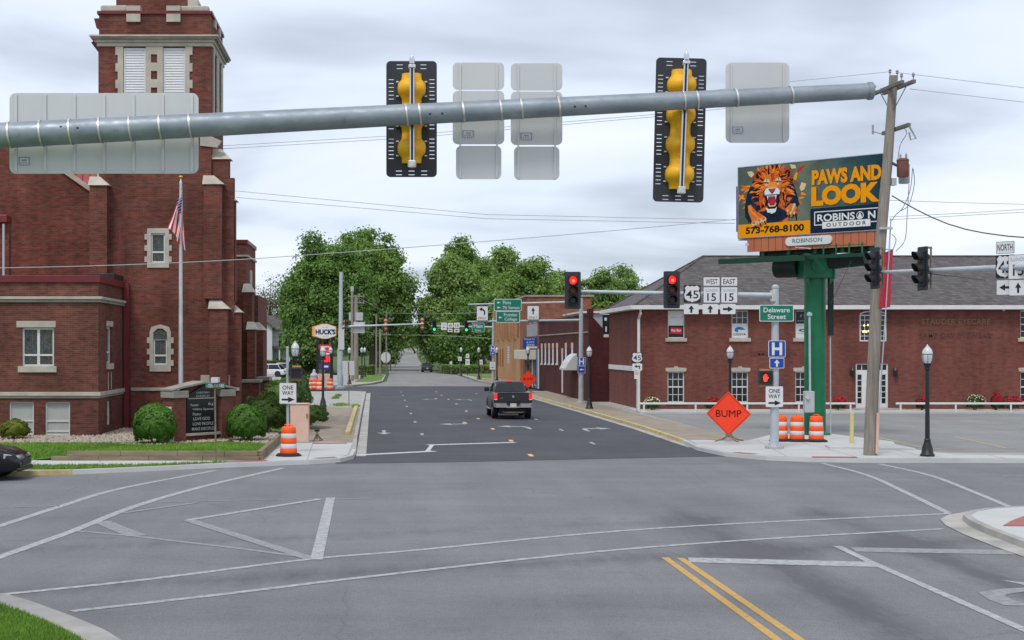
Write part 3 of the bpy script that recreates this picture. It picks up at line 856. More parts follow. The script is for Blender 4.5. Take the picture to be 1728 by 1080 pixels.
xv, yv = scatter_poly([p for p in verge if p[0] > -30] + [(-14, 44.9), (-14, 43.3)], 5000, rg)
kk = xv > -15
o = blades('grass', np.stack([xv[kk], yv[kk], np.full(kk.sum(), 0.138)], 1), 0.07, 'grass_blade', 6, 0.014); o['label'] = 'short grass blades on the kerb strip'
# gravel bed along the church
bed = [(-14, 50.9), (-10.2, 51.2), (-9.2, 50.9), (-8.3, 50.2), (-7.6, 49.9), (-6.8, 51.0), (-5.3, 52.2), (-4.3, 51.0), (-3.85, 50.6), (-3.85, 58), (-6.0, 61), (-10.4, 60.5), (-10.6, 55.4), (-14, 55.4)]
struct(MB().poly([(p[0], p[1], 0.415) for p in bed]).build('gravel_bed', 'soil'))
gx, gy = scatter_poly(bed, 5200, rg)
mb = MB()
oct_f = [(0, 2, 4), (2, 1, 4), (1, 3, 4), (3, 0, 4)]
for x, y in zip(gx, gy):
    s = rg.uniform(0.03, 0.075); a = rg.uniform(0, 3.1); c, q = math.cos(a) * s, math.sin(a) * s; k = rg.uniform(0.6, 1)
    mb.add([(x + c, y + q, 0.41), (x - c, y - q, 0.41), (x - q * k, y + c * k, 0.41), (x + q * k, y - c * k, 0.41), (x, y, 0.42 + s * rg.uniform(0.5, 1.0))], oct_f)
o = mb.build('gravel', 'pebble', fix=False); o['kind'] = 'stuff'; o['label'] = 'pale river stones spread along the church'

# --- block with the brick eye clinic (right of the street)
RK = [(110, 46.9), (24, 47.45), (16, 47.65), (14, 47.95), (12.75, 48.75), (11.75, 50.6), (11.45, 53.5), (11.75, 57.6), (11.95, 68), (11.85, 84), (11.5, 105), (11.35, 121), (12.2, 122.8), (110, 123)]
RKr = RK[::-1]
Ri = offset(RKr, 0.16)
struct(MB().prism([(p[0], p[1], -0.05) for p in Ri], (0, 0, 0.175)).build('pavement', 'concrete_old'), 'concrete ground of the clinic block')
kerb('kerb', RKr[1:7], 0.2, -0.02, 0.135, 'kerb_yellow')
kerb('kerb', RKr[6:], 0.18, -0.02, 0.13, 'concrete_new')
struct(ribbon([(11.62, 55), (11.75, 68), (11.62, 84), (11.3, 105), (11.15, 120)], 0.34, 0.009).build('gutter', 'gutter'))
nw = [(11.65, 53.8), (11.95, 50.7), (12.85, 49.0), (14.05, 48.2), (16, 47.9), (24, 47.7), (24.5, 48.9), (19.3, 49.6), (18.6, 53.2), (19.6, 56.5), (18.8, 61.5), (16.4, 61.5), (14.4, 57.5), (12.0, 57.4)]
struct(MB().poly([(p[0], p[1], 0.131) for p in nw]).build('sidewalk', 'concrete_new'), 'new white concrete corner beside the billboard')
nw_right = [o_ for o_ in bpy.data.objects if o_.get('label') == 'new white concrete corner beside the billboard'][0]
for a, b in (((13.4, 48.7), (14.6, 57.4)), ((15.6, 48.05), (16.2, 61)), ((17.9, 47.95), (18.2, 55)), ((20.2, 47.85), (20.3, 49.4)), ((22.4, 47.8), (22.5, 49.1)), ((12.1, 52.0), (18.7, 51.6)), ((12.0, 54.6), (18.9, 54.3)), ((14.2, 57.3), (19.3, 57.2))):
    ribbon([a, b], 0.02, 0.1345).build('slab_joint', 'joint', nw_right)
struct(MB().poly([(p[0], p[1], 0.130) for p in [(11.95, 57.6), (14.4, 57.7), (14.0, 83), (14.0, 121), (11.6, 121), (11.75, 105), (12.1, 84), (12.18, 68)]]).build('footpath', 'aggregate'), 'tan aggregate footpath along the right kerb')
lot = struct(MB().poly([(p[0], p[1], 0.1285) for p in [(14.3, 58), (19.8, 50.6), (60, 50.2), (60, 81.4), (14.3, 81.4)]]).build('parking_lot', 'parking'), 'grey asphalt parking lot of the clinic')
struct(MB().box(14.2, 60, 80.6, 85, 0.10, 0.23).build('walkway', 'concrete_new'), 'raised walk in front of the brick clinic')
for a, b in (((1478, 737), (1562, 756)), ((1610, 737), (1698, 756))):
    ribbon([gnd(a[0], a[1], 0.133), gnd(b[0], b[1], 0.133)], 0.13, 0.134).build('parking_line', 'paint_parking', lot)
ribbon([gnd(1545, 757, 0.133), gnd(1728, 756, 0.133)], 0.13, 0.134).build('parking_line', 'paint_parking', lot)
for x0 in (1150, 1190):
    ribbon([gnd(x0, 703, 0.133), gnd(x0 + 26, 707, 0.133)], 0.13, 0.134).build('parking_line', 'paint_parking', lot)
for r_ in ([(14.1, 48.2), (15.5, 48.0), (15.6, 48.55), (14.2, 48.7)], [(12.05, 50.5), (12.5, 49.7), (12.75, 49.9), (12.3, 50.7)]):
    struct(MB().poly([(x, y, 0.137) for x, y in r_]).build('tactile_pad', 'pad_red'))
struct(MB().prism([tuple(gnd(x, y, 0.13)) for x, y in [(1392, 754), (1404, 748), (1490, 748), (1545, 760), (1400, 757.5)]], (0, 0, 0.07)).build('island', 'concrete_new'), 'low concrete island beside the yellow bollard')

# --- near corners
NL = smooth_line([(-70, 25.5), (-14, 24.6), (-8.5, 23.3), (-5.62, 21.97), (-4.96, 21.45), (-4.25, 20.5), (-3.57, 19.5), (-3.0, 18.5), (-2.3, 16.8), (-1.8, 14), (-1.7, 9), (-1.7, -50)], 5)
NL = offset(NL, -0.28)
struct(MB().prism([(p[0], p[1], -0.05) for p in offset(NL, -0.42)] + [(-70, -50, -0.05)], (0, 0, 0.17)).build('corner_lawn', 'lawn'), 'grass corner at the lower left')
kerb('kerb', NL[::-1], 0.46, -0.02, 0.125, 'concrete_old')
poly = [p for p in offset(NL, -0.46)] + [(-70, -50)]
gx, gy = rg.uniform(-7.2, -2.4, 120000), rg.uniform(15, 22.6, 120000)
k = in_poly(gx, gy, poly)
o = blades('grass', np.stack([gx[k], gy[k], np.full(k.sum(), 0.12)], 1), 0.055, 'grass_blade', 9, 0.007); o['label'] = 'short grass blades on the near corner'
NR = [(70, 34.6), (22, 34.4), (17, 34.25), (15.3, 34.1), (14.2, 33.85), (13.3, 33.4), (12.6, 32.75), (12.1, 31.9), (11.8, 30.8), (11.6, 29.4), (11.45, 27.5), (11.38, 25.5), (11.35, 23), (11.3, 18), (11.3, -50)]
struct(ribbon(offset(NR, 0.21), 0.46, 0.0125).build('gutter', 'gutter'))
NRi = offset(NR, 0.42)
kerb('kerb', NRi, 0.18, -0.02, 0.135, 'concrete_old')
struct(MB().prism([(p[0], p[1], -0.05) for p in offset(NR, 0.58)] + [(70, -50, -0.05)], (0, 0, 0.18)).build('sidewalk', 'concrete_new'), 'new concrete corner at the right edge')
struct(MB().poly([tuple(gnd(x, y, 0.140) + Vector((0.62, 0.1, 0))) for x, y in [(1643, 888), (1691, 888.5), (1702, 879), (1728, 874.5), (1760, 874), (1760, 867.5), (1706, 868), (1680, 872), (1660, 879)]]).build('tactile_pad', 'pad_red'))
kerb('kerb', offset([(11.36, 25.6), (11.3, 20), (11.3, -50)], 0.40), 0.22, -0.02, 0.14, 'kerb_yellow')

# --- painted markings (parts of the road they lie on)
def mark(pts, w, mat, parent=crossroad, z=0.006, smooth=False, name='lane_marking'):
    P = [gnd(x, y) for x, y in pts]
    q = [(p.x, p.y) for p in P]
    if smooth and len(q) > 2: q = smooth_line(q, 6)
    return ribbon(q, w, z).build(name, mat, parent)
mark([(-60, 1011), (0, 1004), (243, 978.7), (522, 944), (700, 929), (1000, 900), (1252, 883.4), (1602, 867)], 0.17, 'paint_worn', smooth=True, name='crosswalk_line')
mark([(121, 1032), (344, 1007), (623, 973.5), (1000, 932), (1295, 909.5), (1592, 892.7)], 0.17, 'paint_worn', smooth=True, name='crosswalk_line', z=0.0065)
mark([(-30, 897), (0, 887.6), (101, 855), (202, 825), (364, 794)], 0.20, 'paint_worn', smooth=True, name='crosswalk_line')
mark([(-30, 951), (0, 940), (121, 897), (227, 855), (344, 821), (478, 790)], 0.22, 'paint_worn', smooth=True, name='crosswalk_line', z=0.007)
mark([(-60, 859), (0, 857), (101, 854)], 0.13, 'paint_faint')
mark([(208, 866), (332, 848.5)], 0.16, 'paint_faint', z=0.0075)
mark([(267, 848), (400, 845), (553, 841.5), (628, 842)], 0.11, 'paint_faint', z=0.0058)
mark([(558, 840), (534, 945)], 0.22, 'paint_worn', z=0.009, name='hatch_bar')
mark([(540, 842.5), (318, 878)], 0.20, 'paint_worn', z=0.0085, name='hatch_bar')
mark([(318, 878), (524, 943)], 0.28, 'paint_faint', z=0.008, name='hatch_bar')
mark([(125, 895.7), (219, 904), (405, 926), (520, 941)], 0.16, 'paint_faint', z=0.0055)
mark([(170, 880), (232, 905)], 0.40, 'paint_faint', z=0.0068, name='hatch_bar')
mark([(1122, 941), (1311.7, 1080), (1500, 1219), (2300, 1810)], 0.13, 'paint_yellow', name='centre_line')
mark([(1148, 942), (1349.6, 1080), (1500, 1183), (2300, 1735)], 0.13, 'paint_yellow', name='centre_line')
mark([(1162, 945.3), (1478, 953)], 0.60, 'paint_worn', z=0.0067, name='stop_line')
mark([(1413, 922), (1467, 948), (1728, 1063), (2300, 1315)], 0.16, 'paint_worn', z=0.0078)
mark([(1440, 927.6), (1706, 932.5)], 0.60, 'paint_faint', name='stop_line')
mark([(1387.5, 782), (1463, 802), (1530, 832), (1602, 867)], 0.17, 'paint_worn', smooth=True, name='crosswalk_line', z=0.0072)
mark([(1484, 783), (1568, 802), (1640, 829), (1712, 859)], 0.17, 'paint_worn', smooth=True, name='crosswalk_line')
mark([(1691, 803.4), (1790, 804)], 0.13, 'paint_worn')
def flat(pts, z, name, mat, parent): return MB().poly([(*p, z) for p in pts]).build(name, mat, parent)
flat([tuple(gnd(x, y))[:2] for x, y in [(1650, 1000), (1690, 994), (1735, 992), (1735, 998), (1700, 1003), (1695, 1006), (1712, 1014), (1735, 1020), (1735, 1023), (1695, 1022), (1668, 1012)]], 0.006, 'turn_arrow', 'paint_faint', crossroad)
flat([tuple(gnd(x, y))[:2] for x, y in [(1687, 979), (1735, 984), (1735, 989)]], 0.0062, 'lane_marking', 'paint_worn', crossroad)
# on the new asphalt
Z2 = 0.0095
mark([(603, 768.2), (733, 761.6)], 0.46, 'paint_stop', main_road, Z2, name='stop_line')
mark([(721, 762), (729, 751.5)], 0.16, 'paint_stop', main_road, Z2 + 0.001)
mark([(721, 751.3), (869, 746.8)], 0.46, 'paint_stop', main_road, Z2, name='stop_line')
for x, y in ((895, 768.5), (862, 744), (831, 724), (806.7, 706.7), (786.7, 694), (770, 681.8), (756.7, 674), (745, 667.2), (736, 661.5)):
    p = gnd(x, y); L_ = 1.1
    ribbon([(p.x, p.y - L_ / 2), (p.x + 0.02, p.y + L_ / 2)], 0.16, Z2).build('centre_dash', 'temp_orange', main_road)
for pts in ([(711.8, 733), (700, 712.2), (692.9, 697.8), (686.2, 686), (682.9, 675.6), (679.3, 667.8), (676.7, 661.8)], [(999, 748), (947, 725.8), (903.8, 707.7)], [(804, 664.5)]):
    for x, y in pts:
        p = gnd(x, y)
        ribbon([(p.x, p.y - 0.7), (p.x + 0.02, p.y + 0.7)], 0.13, Z2).build('lane_dash', 'paint_arrow', main_road)
def road_arrow(x, y, shape, s=0.85):
    p = gnd(x, y)
    if shape == 'straight_us':      # points towards the camera, a side arm as well
        pts = [(-0.09, 1.6), (-0.09, -0.5), (-0.38, -0.5), (0, -1.7), (0.38, -0.5), (0.09, -0.5), (0.09, 1.6)]
    elif shape == 'left':           # turn arrow pointing left
        pts = [(0.55, -1.5), (0.72, -1.5), (0.74, 0.2), (0.55, 0.9), (-0.25, 1.15), (-0.25, 1.75), (-0.95, 0.85), (-0.25, 0.05), (-0.25, 0.62), (0.35, 0.45), (0.5, 0.0)]
    elif shape == 'right_us':       # turn arrow of the oncoming lane, pointing right in the picture
        pts = [(-0.55, 1.5), (-0.72, 1.5), (-0.74, -0.2), (-0.55, -0.9), (0.25, -1.15), (0.25, -1.75), (0.95, -0.85), (0.25, -0.05), (0.25, -0.62), (-0.35, -0.45), (-0.5, 0.0)]
        pts = [(-a, b) for a, b in pts][::-1]
    else:                           # right
        pts = [(-0.55, -1.5), (-0.72, -1.5), (-0.74, 0.2), (-0.55, 0.9), (0.25, 1.15), (0.25, 1.75), (0.95, 0.85), (0.25, 0.05), (0.25, 0.62), (-0.35, 0.45), (-0.5, 0.0)]
    flat([(p.x + a * s, p.y + b * s * 1.15) for a, b in pts], Z2, 'turn_arrow', 'paint_arrow', main_road)
road_arrow(648, 729.5, 'straight_us')
road_arrow(767, 714.5, 'right_us')
road_arrow(871, 721.5, 'left')
road_arrow(1006, 725, 'right')
road_arrow(726, 673.3, 'right_us', 0.7); road_arrow(783, 675, 'left', 0.7)
# corners beyond the second cross street
struct(MB().prism([(p[0], p[1], -0.04) for p in [(-2.6, 143), (-0.9, 150), (0.4, 162), (0.9, 200), (-60, 200), (-60, 143)]], (0, 0, 0.15)).build('pavement', 'concrete_old'), 'far left corner pavement')
struct(MB().prism([(p[0], p[1], -0.04) for p in [(12.4, 143), (60, 143), (60, 205), (10.9, 205), (10.9, 162), (11.6, 150)]], (0, 0, 0.15)).build('pavement', 'concrete_old'), 'far right corner pavement')
struct(MB().prism([(p[0], p[1], 0.05) for p in [(-0.9, 156), (0.2, 165), (0.7, 195), (-1.6, 195), (-2.6, 156)]], (0, 0, 0.09)).build('verge', 'lawn'))
struct(MB().prism([(p[0], p[1], 0.05) for p in [(12.2, 178), (11.3, 204), (26, 204), (26, 192)]], (0, 0, 0.09)).build('verge', 'lawn'))
struct(MB().prism([(p[0], p[1], 0.05) for p in [(11.9, 147), (14.0, 146), (14.0, 180), (11.3, 172), (11.3, 160)]], (0, 0, 0.07)).build('footpath', 'aggregate'))

# ================================================================== the church
CW = 55.5           # wing front
CT = 61.0           # tower front
church = thing('church', 'red brick church with square tower and stone trim behind the lawn', 'church', (-9.5, 58, 0.4))
south = lambda y0: (lambda u, w, z: (u, y0 + w, z))
east = lambda x0: (lambda u, w, z: (x0 - w, u, z))
west = lambda x0: (lambda u, w, z: (x0 + w, u, z))
XW = sx(166, CW)                                       # right corner of the low wing
zt = sz(466, CW); zbase = 0.30
# wing: front wall with real openings, side wall, roof
wx = lambda x: sx(x, CW)
wz = lambda y: sz(y, CW)
w1 = (wx(37), wx(91), wz(618), wz(553))
b1 = (wx(15), wx(57), wz(734), wz(678)); b2 = (wx(76), wx(118), wz(735), wz(678))
w0 = (wx(-115), wx(-61), wz(618), wz(553)); b0 = (wx(-105), wx(-63), wz(735), wz(678))
mb = MB(south(CW)); mb.holed(-30, XW, zbase, zt, [w1, b1, b2, w0, b0], 0, 0.35); mb.build('wing_wall', 'brick_church', church)
sw = (57.2, 58.35, wz(614), wz(550)); sb = (57.3, 58.2, wz(722), wz(680))
mb = MB(east(XW)); mb.holed(CW + 0.35, CT + 0.2, zbase, zt, [sw, sb], 0, 0.35); mb.build('wing_side_wall', 'brick_church', church)
MB().box(-30, XW - 0.3, CW + 0.3, CT + 4, zt - 0.5, zt - 0.35).build('wing_roof', 'red_roof', church)
def band(name, mat, x0, x1, y0, y1, z0, z1, p=0.06, bevel=0.01):
    """stone course around the wing's front and right side"""
    mb = MB(); mb.box(x0, x1 + p, y0 - p, y0 + 0.1, z0, z1); mb.box(x1 - 0.1, x1 + p, y0 + 0.1, y1, z0, z1)
    return mb.build(name, mat, church, bevel=bevel)
band('coping', 'red_metal', -30, XW, CW, CT + 0.2, wz(476.5), zt + 0.03, 0.08)
band('stone_course', 'limestone', -30, XW, CW, CT + 0.1, wz(505), wz(500.5), 0.16)
band('stone_course', 'limestone_dark', -30, XW, CW, CT + 0.1, wz(510), wz(505), 0.09)
band('stone_course', 'limestone', -30, XW, CW, CT + 0.1, wz(668), wz(661.5), 0.10)
band('stone_course', 'limestone_dark', -30, XW, CW, CT + 0.1, wz(672), wz(668), 0.06)
def win_fill(parent, T, h, nx, nz_list, frame, glass, fw=0.06, rec=0.12, name='window', mw=0.035):
    """window set back in opening h: frame, bars and panes"""
    u0, u1, z0, z1 = h
    mb = MB(T)
    mb.box(u0, u0 + fw, rec - 0.03, rec + 0.06, z0, z1); mb.box(u1 - fw, u1, rec - 0.03, rec + 0.06, z0, z1)
    mb.box(u0 + fw, u1 - fw, rec - 0.03, rec + 0.06, z1 - fw, z1); mb.box(u0 + fw, u1 - fw, rec - 0.03, rec + 0.06, z0, z0 + fw)
    for k in range(1, nx):
        u = u0 + (u1 - u0) * k / nx
        mb.box(u - mw / 2, u + mw / 2, rec - 0.012, rec + 0.05, z0 + fw, z1 - fw)
    for f, w in nz_list:
        z = z0 + (z1 - z0) * f
        mb.box(u0 + fw, u1 - fw, rec - 0.018, rec + 0.045, z - w / 2, z + w / 2)
    fr = mb.build(name, frame, parent)
    nz_list = sorted(nz_list)
    us = [u0 + fw] + [u0 + (u1 - u0) * k / nx for k in range(1, nx)] + [u1 - fw]
    zs = [z0 + fw] + [z0 + (z1 - z0) * f for f, w in nz_list] + [z1 - fw]
    for i in range(len(us) - 1):
        for j in range(len(zs) - 1):
            MB(T).box(us[i], us[i + 1], rec + 0.02 + 0.002 * ((i + j) % 2), rec + 0.035, zs[j], zs[j + 1]).build('pane', glass, fr)
    return fr
for h in (w1, w0):
    win_fill(church, south(CW), h, 2, [(0.29, 0.07)], 'white_trim', 'stained', 0.07, mw=0.10)
    u0, u1, z0, z1 = h
    MB(south(CW)).box(u0 - 0.20, u1 + 0.07, -0.03, 0.1, z1 + 0.01, z1 + 0.25).build('lintel', 'limestone', church, bevel=0.01)
    MB(south(CW)).box(u0 - 0.14, u1 + 0.11, -0.08, 0.1, z0 - 0.23, z0).build('sill', 'limestone', church, bevel=0.01)
for h in (b1, b2, b0):
    win_fill(church, south(CW), h, 1, [(0.42, 0.04), (0.12, 0.05)], 'white_trim', 'shade_grey', 0.06)
win_fill(church, east(XW), sw, 1, [(0.3, 0.06)], 'white_trim', 'stained', 0.07)
win_fill(church, east(XW), sb, 1, [(0.4, 0.04)], 'white_trim', 'shade_grey', 0.06)
MB(east(XW)).box(sw[0] - 0.1, sw[1] + 0.1, -0.03, 0.1, sw[3] + 0.01, sw[3] + 0.22).build('lintel', 'limestone', church)
MB(east(XW)).box(sw[0] - 0.1, sw[1] + 0.1, -0.06, 0.1, sw[2] - 0.23, sw[2]).build('sill', 'limestone', church)
for u in (57.45, 58.1):
    MB(east(XW)).box(u, u + 0.08, -0.02, 0.1, wz(660), wz(630)).build('stone_strip', 'limestone', church)
# corner downspout, painted red, between wing and tower
xdp = XW + 0.14
MB().box(xdp - 0.10, xdp + 0.12, CT - 0.30, CT - 0.06, 0.4, sz(478, CT)).build('downspout', 'red_metal', church)
MB().box(sx(158, 60), sx(203, 60), 58.6, CT - 0.2, zt + 0.03, zt + 0.26).build('roof_unit', 'black_plastic', church, bevel=0.02)
MB().box(sx(201.5, 60.6), sx(204, 60.6), 60.6, 60.66, zt, zt + 2.4).build('lightning_rod', 'red_metal', church)

# nave behind the wing: gable wall, coping, red metal roof
NV = 65.0
gx0, gz0 = sx(156, NV), sz(327, NV)
slope = 0.70
ax = sx(-40, NV); az = gz0 + (gx0 - ax) * slope
mb = MB(); mb.prism([(ax * 2 - gx0, NV, 0.4), (gx0 + 0.8, NV, 0.4), (gx0 + 0.8, NV, gz0 - 0.5), (gx0, NV, gz0), (ax, NV, az), (ax * 2 - gx0, NV, gz0)], (0, 0.4, 0)); mb.build('gable_wall', 'brick_church', church)
mb = MB(); mb.prism([(gx0 + 0.05, NV - 0.1, gz0), (gx0 + 0.05, NV - 0.1, gz0 + 0.22), (ax, NV - 0.1, az + 0.24), (ax, NV - 0.1, az)], (0, 0.6, 0)); mb.build('gable_coping', 'limestone', church)
# steep red roof rising behind the gable, with standing seams
roof_f = [(sx(100, 69), 67.0, sz(330, 67)), (sx(175, 69), 67.0, sz(330, 67)), (sx(175, 72), 71, sz(225, 71)), (sx(112, 72), 71, sz(225, 71))]
rf = MB().prism(roof_f, (0, 0.15, -0.1)).build('roof', 'red_roof', church)
for k in range(7):
    t = k / 6
    a = Vector(roof_f[0]).lerp(Vector(roof_f[1]), t); b = Vector(roof_f[3]).lerp(Vector(roof_f[2]), t)
    MB().tube([a + Vector((0, -0.03, 0.03)), b + Vector((0, -0.03, 0.03))], 0.03, 4).build('roof_seam', 'red_roof', rf)
MB().box(sx(-60, 60), sx(17, 60), 59.5, 60.3, sz(377, 60), sz(364, 60)).build('gutter_box', 'red_metal', church, bevel=0.03)
MB().box(sx(-60, 60), sx(17, 60), 59.8, 60.2, zt - 0.3, sz(377, 60)).build('bay_wall', 'brick_church', church)
MB().tube([(sx(6, 59.4), 59.4, zt), (sx(6, 59.4), 59.4, sz(378, 59.4))], 0.05, 8).build('downspout', 'galv_light', church)

# tower
tx = lambda x: sx(x, CT)
tz = lambda y: sz(y, CT)
TL, TR = tx(166), tx(356.5)
TD = TR - TL
ztop = tz(63)                       # underside of the main cornice
wl = (tx(259), tx(282), tz(615.5), tz(572)); wu = (tx(255), tx(278.5), tz(443), tz(394))
lv1 = (tx(208.5), tx(246), tz(190), tz(81)); lv2 = (tx(275.5), tx(312.5), tz(190), tz(81))
mb = MB(south(CT)); mb.holed(TL, TR, zbase, ztop, [wl, wu, lv1, lv2], 0, 0.4)
mb.holed(TR, tx(395), zbase, tz(300), [], 0.02, 0.4)
mb.build('tower_front_wall', 'brick_church', church)
# side openings of the belfry
sl1 = (CT + 1.0, CT + 1.9, tz(190), tz(81)); sl2 = (CT + 2.7, CT + 3.6, tz(190), tz(81))
mb = MB(east(TR)); mb.holed(CT + 0.4, CT + TD, zbase, ztop, [sl1, sl2], 0, 0.4); mb.build('tower_side_wall', 'brick_church', church)
MB().box(TL, TL + 0.4, CT + 0.4, CT + TD, zbase, ztop).build('tower_side_wall', 'brick_church', church)
MB().box(TL + 0.4, TR - 0.4, CT + TD - 0.4, CT + TD - 0.001, zbase, ztop).build('tower_back_wall', 'brick_church', church)
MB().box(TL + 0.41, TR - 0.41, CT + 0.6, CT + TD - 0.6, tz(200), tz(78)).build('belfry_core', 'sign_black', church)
def ring(name, mat, p, z0, z1, bevel=0.012, parent=church):
    mb = MB(); mb.box(TL - p, TR + p, CT - p, CT + TD + p, z0, z1)
    return mb.build(name, mat, parent, bevel=bevel)
ring('cornice', 'limestone', 0.06, tz(78.5), tz(72)); ring('cornice', 'limestone', 0.14, tz(72), tz(67.5)); ring('cornice', 'limestone_dark', 0.26, tz(67.5), tz(64)); ring('cornice', 'limestone', 0.32, tz(64), tz(61))
ring('parapet', 'brick_church', -0.02, tz(61), tz(24))
ring('coping', 'red_metal', 0.05, tz(24), tz(18.5))
for xa, xb in ((213.5, 237), (281, 304.5)):
    MB(south(CT)).box(tx(xa), tx(xb), -0.06, 0.3, tz(37), tz(23.7)).build('stone_block', 'limestone', church)
    MB(south(CT)).box(tx(xa), tx(xb), -0.07, 0.5, tz(18.6), tz(10)).build('stone_block', 'limestone', church)
for v in (1.0, 2.7):
    MB(east(TR)).box(CT + v, CT + v + 0.55, -0.06, 0.3, tz(37), tz(23.7)).build('stone_block', 'limestone', church)
mb = MB(); mb.box(tx(169), tx(214), CT + 0.05, CT + 0.5, tz(18.6), tz(8)); mb.build('coping_stone', 'limestone', church, bevel=0.06)
mb = MB(); mb.box(tx(304), tx(352), CT + 0.05, CT + 0.5, tz(18.6), tz(9)); mb.build('coping_stone', 'limestone', church, bevel=0.06)
mb = MB(); mb.box(tx(192), tx(314), CT + 0.55, CT + TD - 0.5, tz(24), tz(-70)); mb.build('tower_crown', 'brick_church', church)
mb = MB(); mb.box(tx(314), tx(332), CT + 0.5, CT + TD - 0.5, tz(20), tz(-6)); mb.build('coping_stone', 'limestone', church, bevel=0.03)
mb = MB(); mb.box(tx(190), tx(316), CT + 0.5, CT + TD - 0.45, tz(-70), tz(-76)); mb.build('coping', 'limestone', church)
# red downspout heads at the left edge of the tower top
MB().prism([(tx(157), CT + 0.2, tz(29)), (tx(167), CT + 0.2, tz(29)), (tx(167), CT + 0.2, tz(48)), (tx(161), CT + 0.2, tz(45))], (0, 0.25, 0)).build('gutter_head', 'red_metal', church)
MB().prism([(tx(152), CT + 0.2, tz(70)), (tx(160), CT + 0.2, tz(65)), (tx(168), CT + 0.2, tz(84)), (tx(164), CT + 0.2, tz(86))], (0, 0.2, 0)).build('gutter_head', 'red_metal', church)
# belfry: quoined stone surround and louvres, front and right side
mb = MB(south(CT))
za, zb = tz(190), tz(79)
mb.box(tx(199), tx(208), -0.05, 0.1, za, zb); mb.box(tx(312.8), tx(320), -0.05, 0.1, za, zb)
q = tz(92) - tz(106)
k = 0; z = zb
while z - q > za:
    if k % 2 == 0:
        mb.box(tx(195), tx(199), -0.045, 0.1, z - q, z); mb.box(tx(320), tx(325), -0.045, 0.1, z - q, z)
    z -= q; k += 1
mb.holed(tx(246.3), tx(275.2), za, zb, [(tx(255), tx(265.5), tz(y + 14), tz(y)) for y in (92, 120, 148, 176)], -0.05, 0.1)
mb.build('belfry_surround', 'limestone', church)
MB(south(CT)).box(tx(205), tx(316), -0.14, 0.1, tz(196), tz(190)).build('sill', 'limestone', church)
for h in (lv1, lv2):
    u0, u1, z0, z1 = h
    mb = MB(south(CT)); mb.box(u0, u0 + 0.06, 0.02, 0.12, z0, z1); mb.box(u1 - 0.06, u1, 0.02, 0.12, z0, z1); mb.box(u0 + 0.06, u1 - 0.06, 0.02, 0.12, z1 - 0.07, z1)
    lf = mb.build('louver_frame', 'louver_white', church)
    sl = None; N_ = 24; dz = (z1 - z0 - 0.08) / N_
    for k in range(N_):
        z = z0 + dz * k
        if sl is None:
            sl = MB(); sl.hexa([(u0 + 0.06, CT + 0.03, z), (u1 - 0.06, CT + 0.03, z), (u1 - 0.06, CT + 0.05, z), (u0 + 0.06, CT + 0.05, z)], [(u0 + 0.06, CT + 0.062, z + dz * 1.05), (u1 - 0.06, CT + 0.062, z + dz * 1.05), (u1 - 0.06, CT + 0.08, z + dz * 1.05), (u0 + 0.06, CT + 0.08, z + dz * 1.05)])
            sl = sl.build('slat', 'louver_white', lf)
        else:
            c = sl.copy(); COL.objects.link(c); c.parent = lf; c.location = (0, 0, dz * k); FRAME[c.name] = FRAME[lf.name]
mb = MB(east(TR)); mb.holed(CT + 0.5, CT + 4.2, za, zb, [sl1, sl2], -0.05, 0.1); mb.build('belfry_surround', 'limestone', church)
for h in (sl1, sl2):
    mb = MB(east(TR)); u0, u1, z0, z1 = h
    for k in range(16):
        z = z0 + (z1 - z0) * k / 16
        mb.box(u0, u1, 0.06, 0.10, z, z + (z1 - z0) / 24)
    mb.build('louver', 'louver_white', church)
# tower windows: lower lancet, upper square-headed, quoined stone surrounds
def quoined(T, h, x0, x1, zlo, zhi, point=False):
    u0, u1, z0, z1 = h
    mb = MB(T)
    mb.box(x0, u0, -0.05, 0.12, zlo + 0.001, zhi); mb.box(u1, x1, -0.05, 0.12, zlo + 0.001, zhi)
    mb.box(u0, u1, -0.05, 0.12, zlo, z0)
    if point:
        m = (u0 + u1) / 2; top = zhi + 0.30
        mb.prism([(x0, -0.05, zhi), (u0, -0.05, zhi), (u0, -0.05, zhi - 0.02), (m - 0.10, -0.05, zhi + 0.13), (m + 0.10, -0.05, zhi + 0.13), (u1, -0.05, zhi - 0.02), (u1, -0.05, zhi), (x1, -0.05, zhi), (x1 - 0.08, -0.05, zhi + 0.20), (m, -0.05, top), (x0 + 0.08, -0.05, zhi + 0.20)], (0, 0.15, 0))
    else:
        mb.box(u0, u1, -0.05, 0.12, z1, zhi)
    st = (zhi - zlo) / 7
    for k in (1, 3, 5):
        for a, b in ((x0 - 0.11, x0), (x1, x1 + 0.11)):
            mb.box(a, b, -0.045, 0.12, zlo + st * k, zlo + st * (k + 1))
    return mb.build('window_surround', 'limestone', church, bevel=0.008)
quoined(south(CT), wl, tx(252.5), tx(288.5), tz(627), tz(560), True)
# opening of the lancet reaches into the pointed head
wl2 = (wl[0], wl[1], wl[2], tz(561))
win_fill(church, south(CT), wl, 1, [(0.36, 0.07)], 'white_trim', 'stained', 0.055, 0.05)
MB(south(CT)).prism([(wl[0], -0.02, wl[3]), (wl[1], -0.02, wl[3]), (wl[1], -0.02, tz(562)), ((wl[0] + wl[1]) / 2, -0.02, tz(556)), (wl[0], -0.02, tz(562))], (0, 0.03, 0)).build('pane', 'stained', church)
quoined(south(CT), wu, tx(248.5), tx(285.5), tz(452), tz(385.5), False)
win_fill(church, south(CT), wu, 1, [(0.36, 0.07)], 'white_trim', 'stained', 0.055, 0.05)
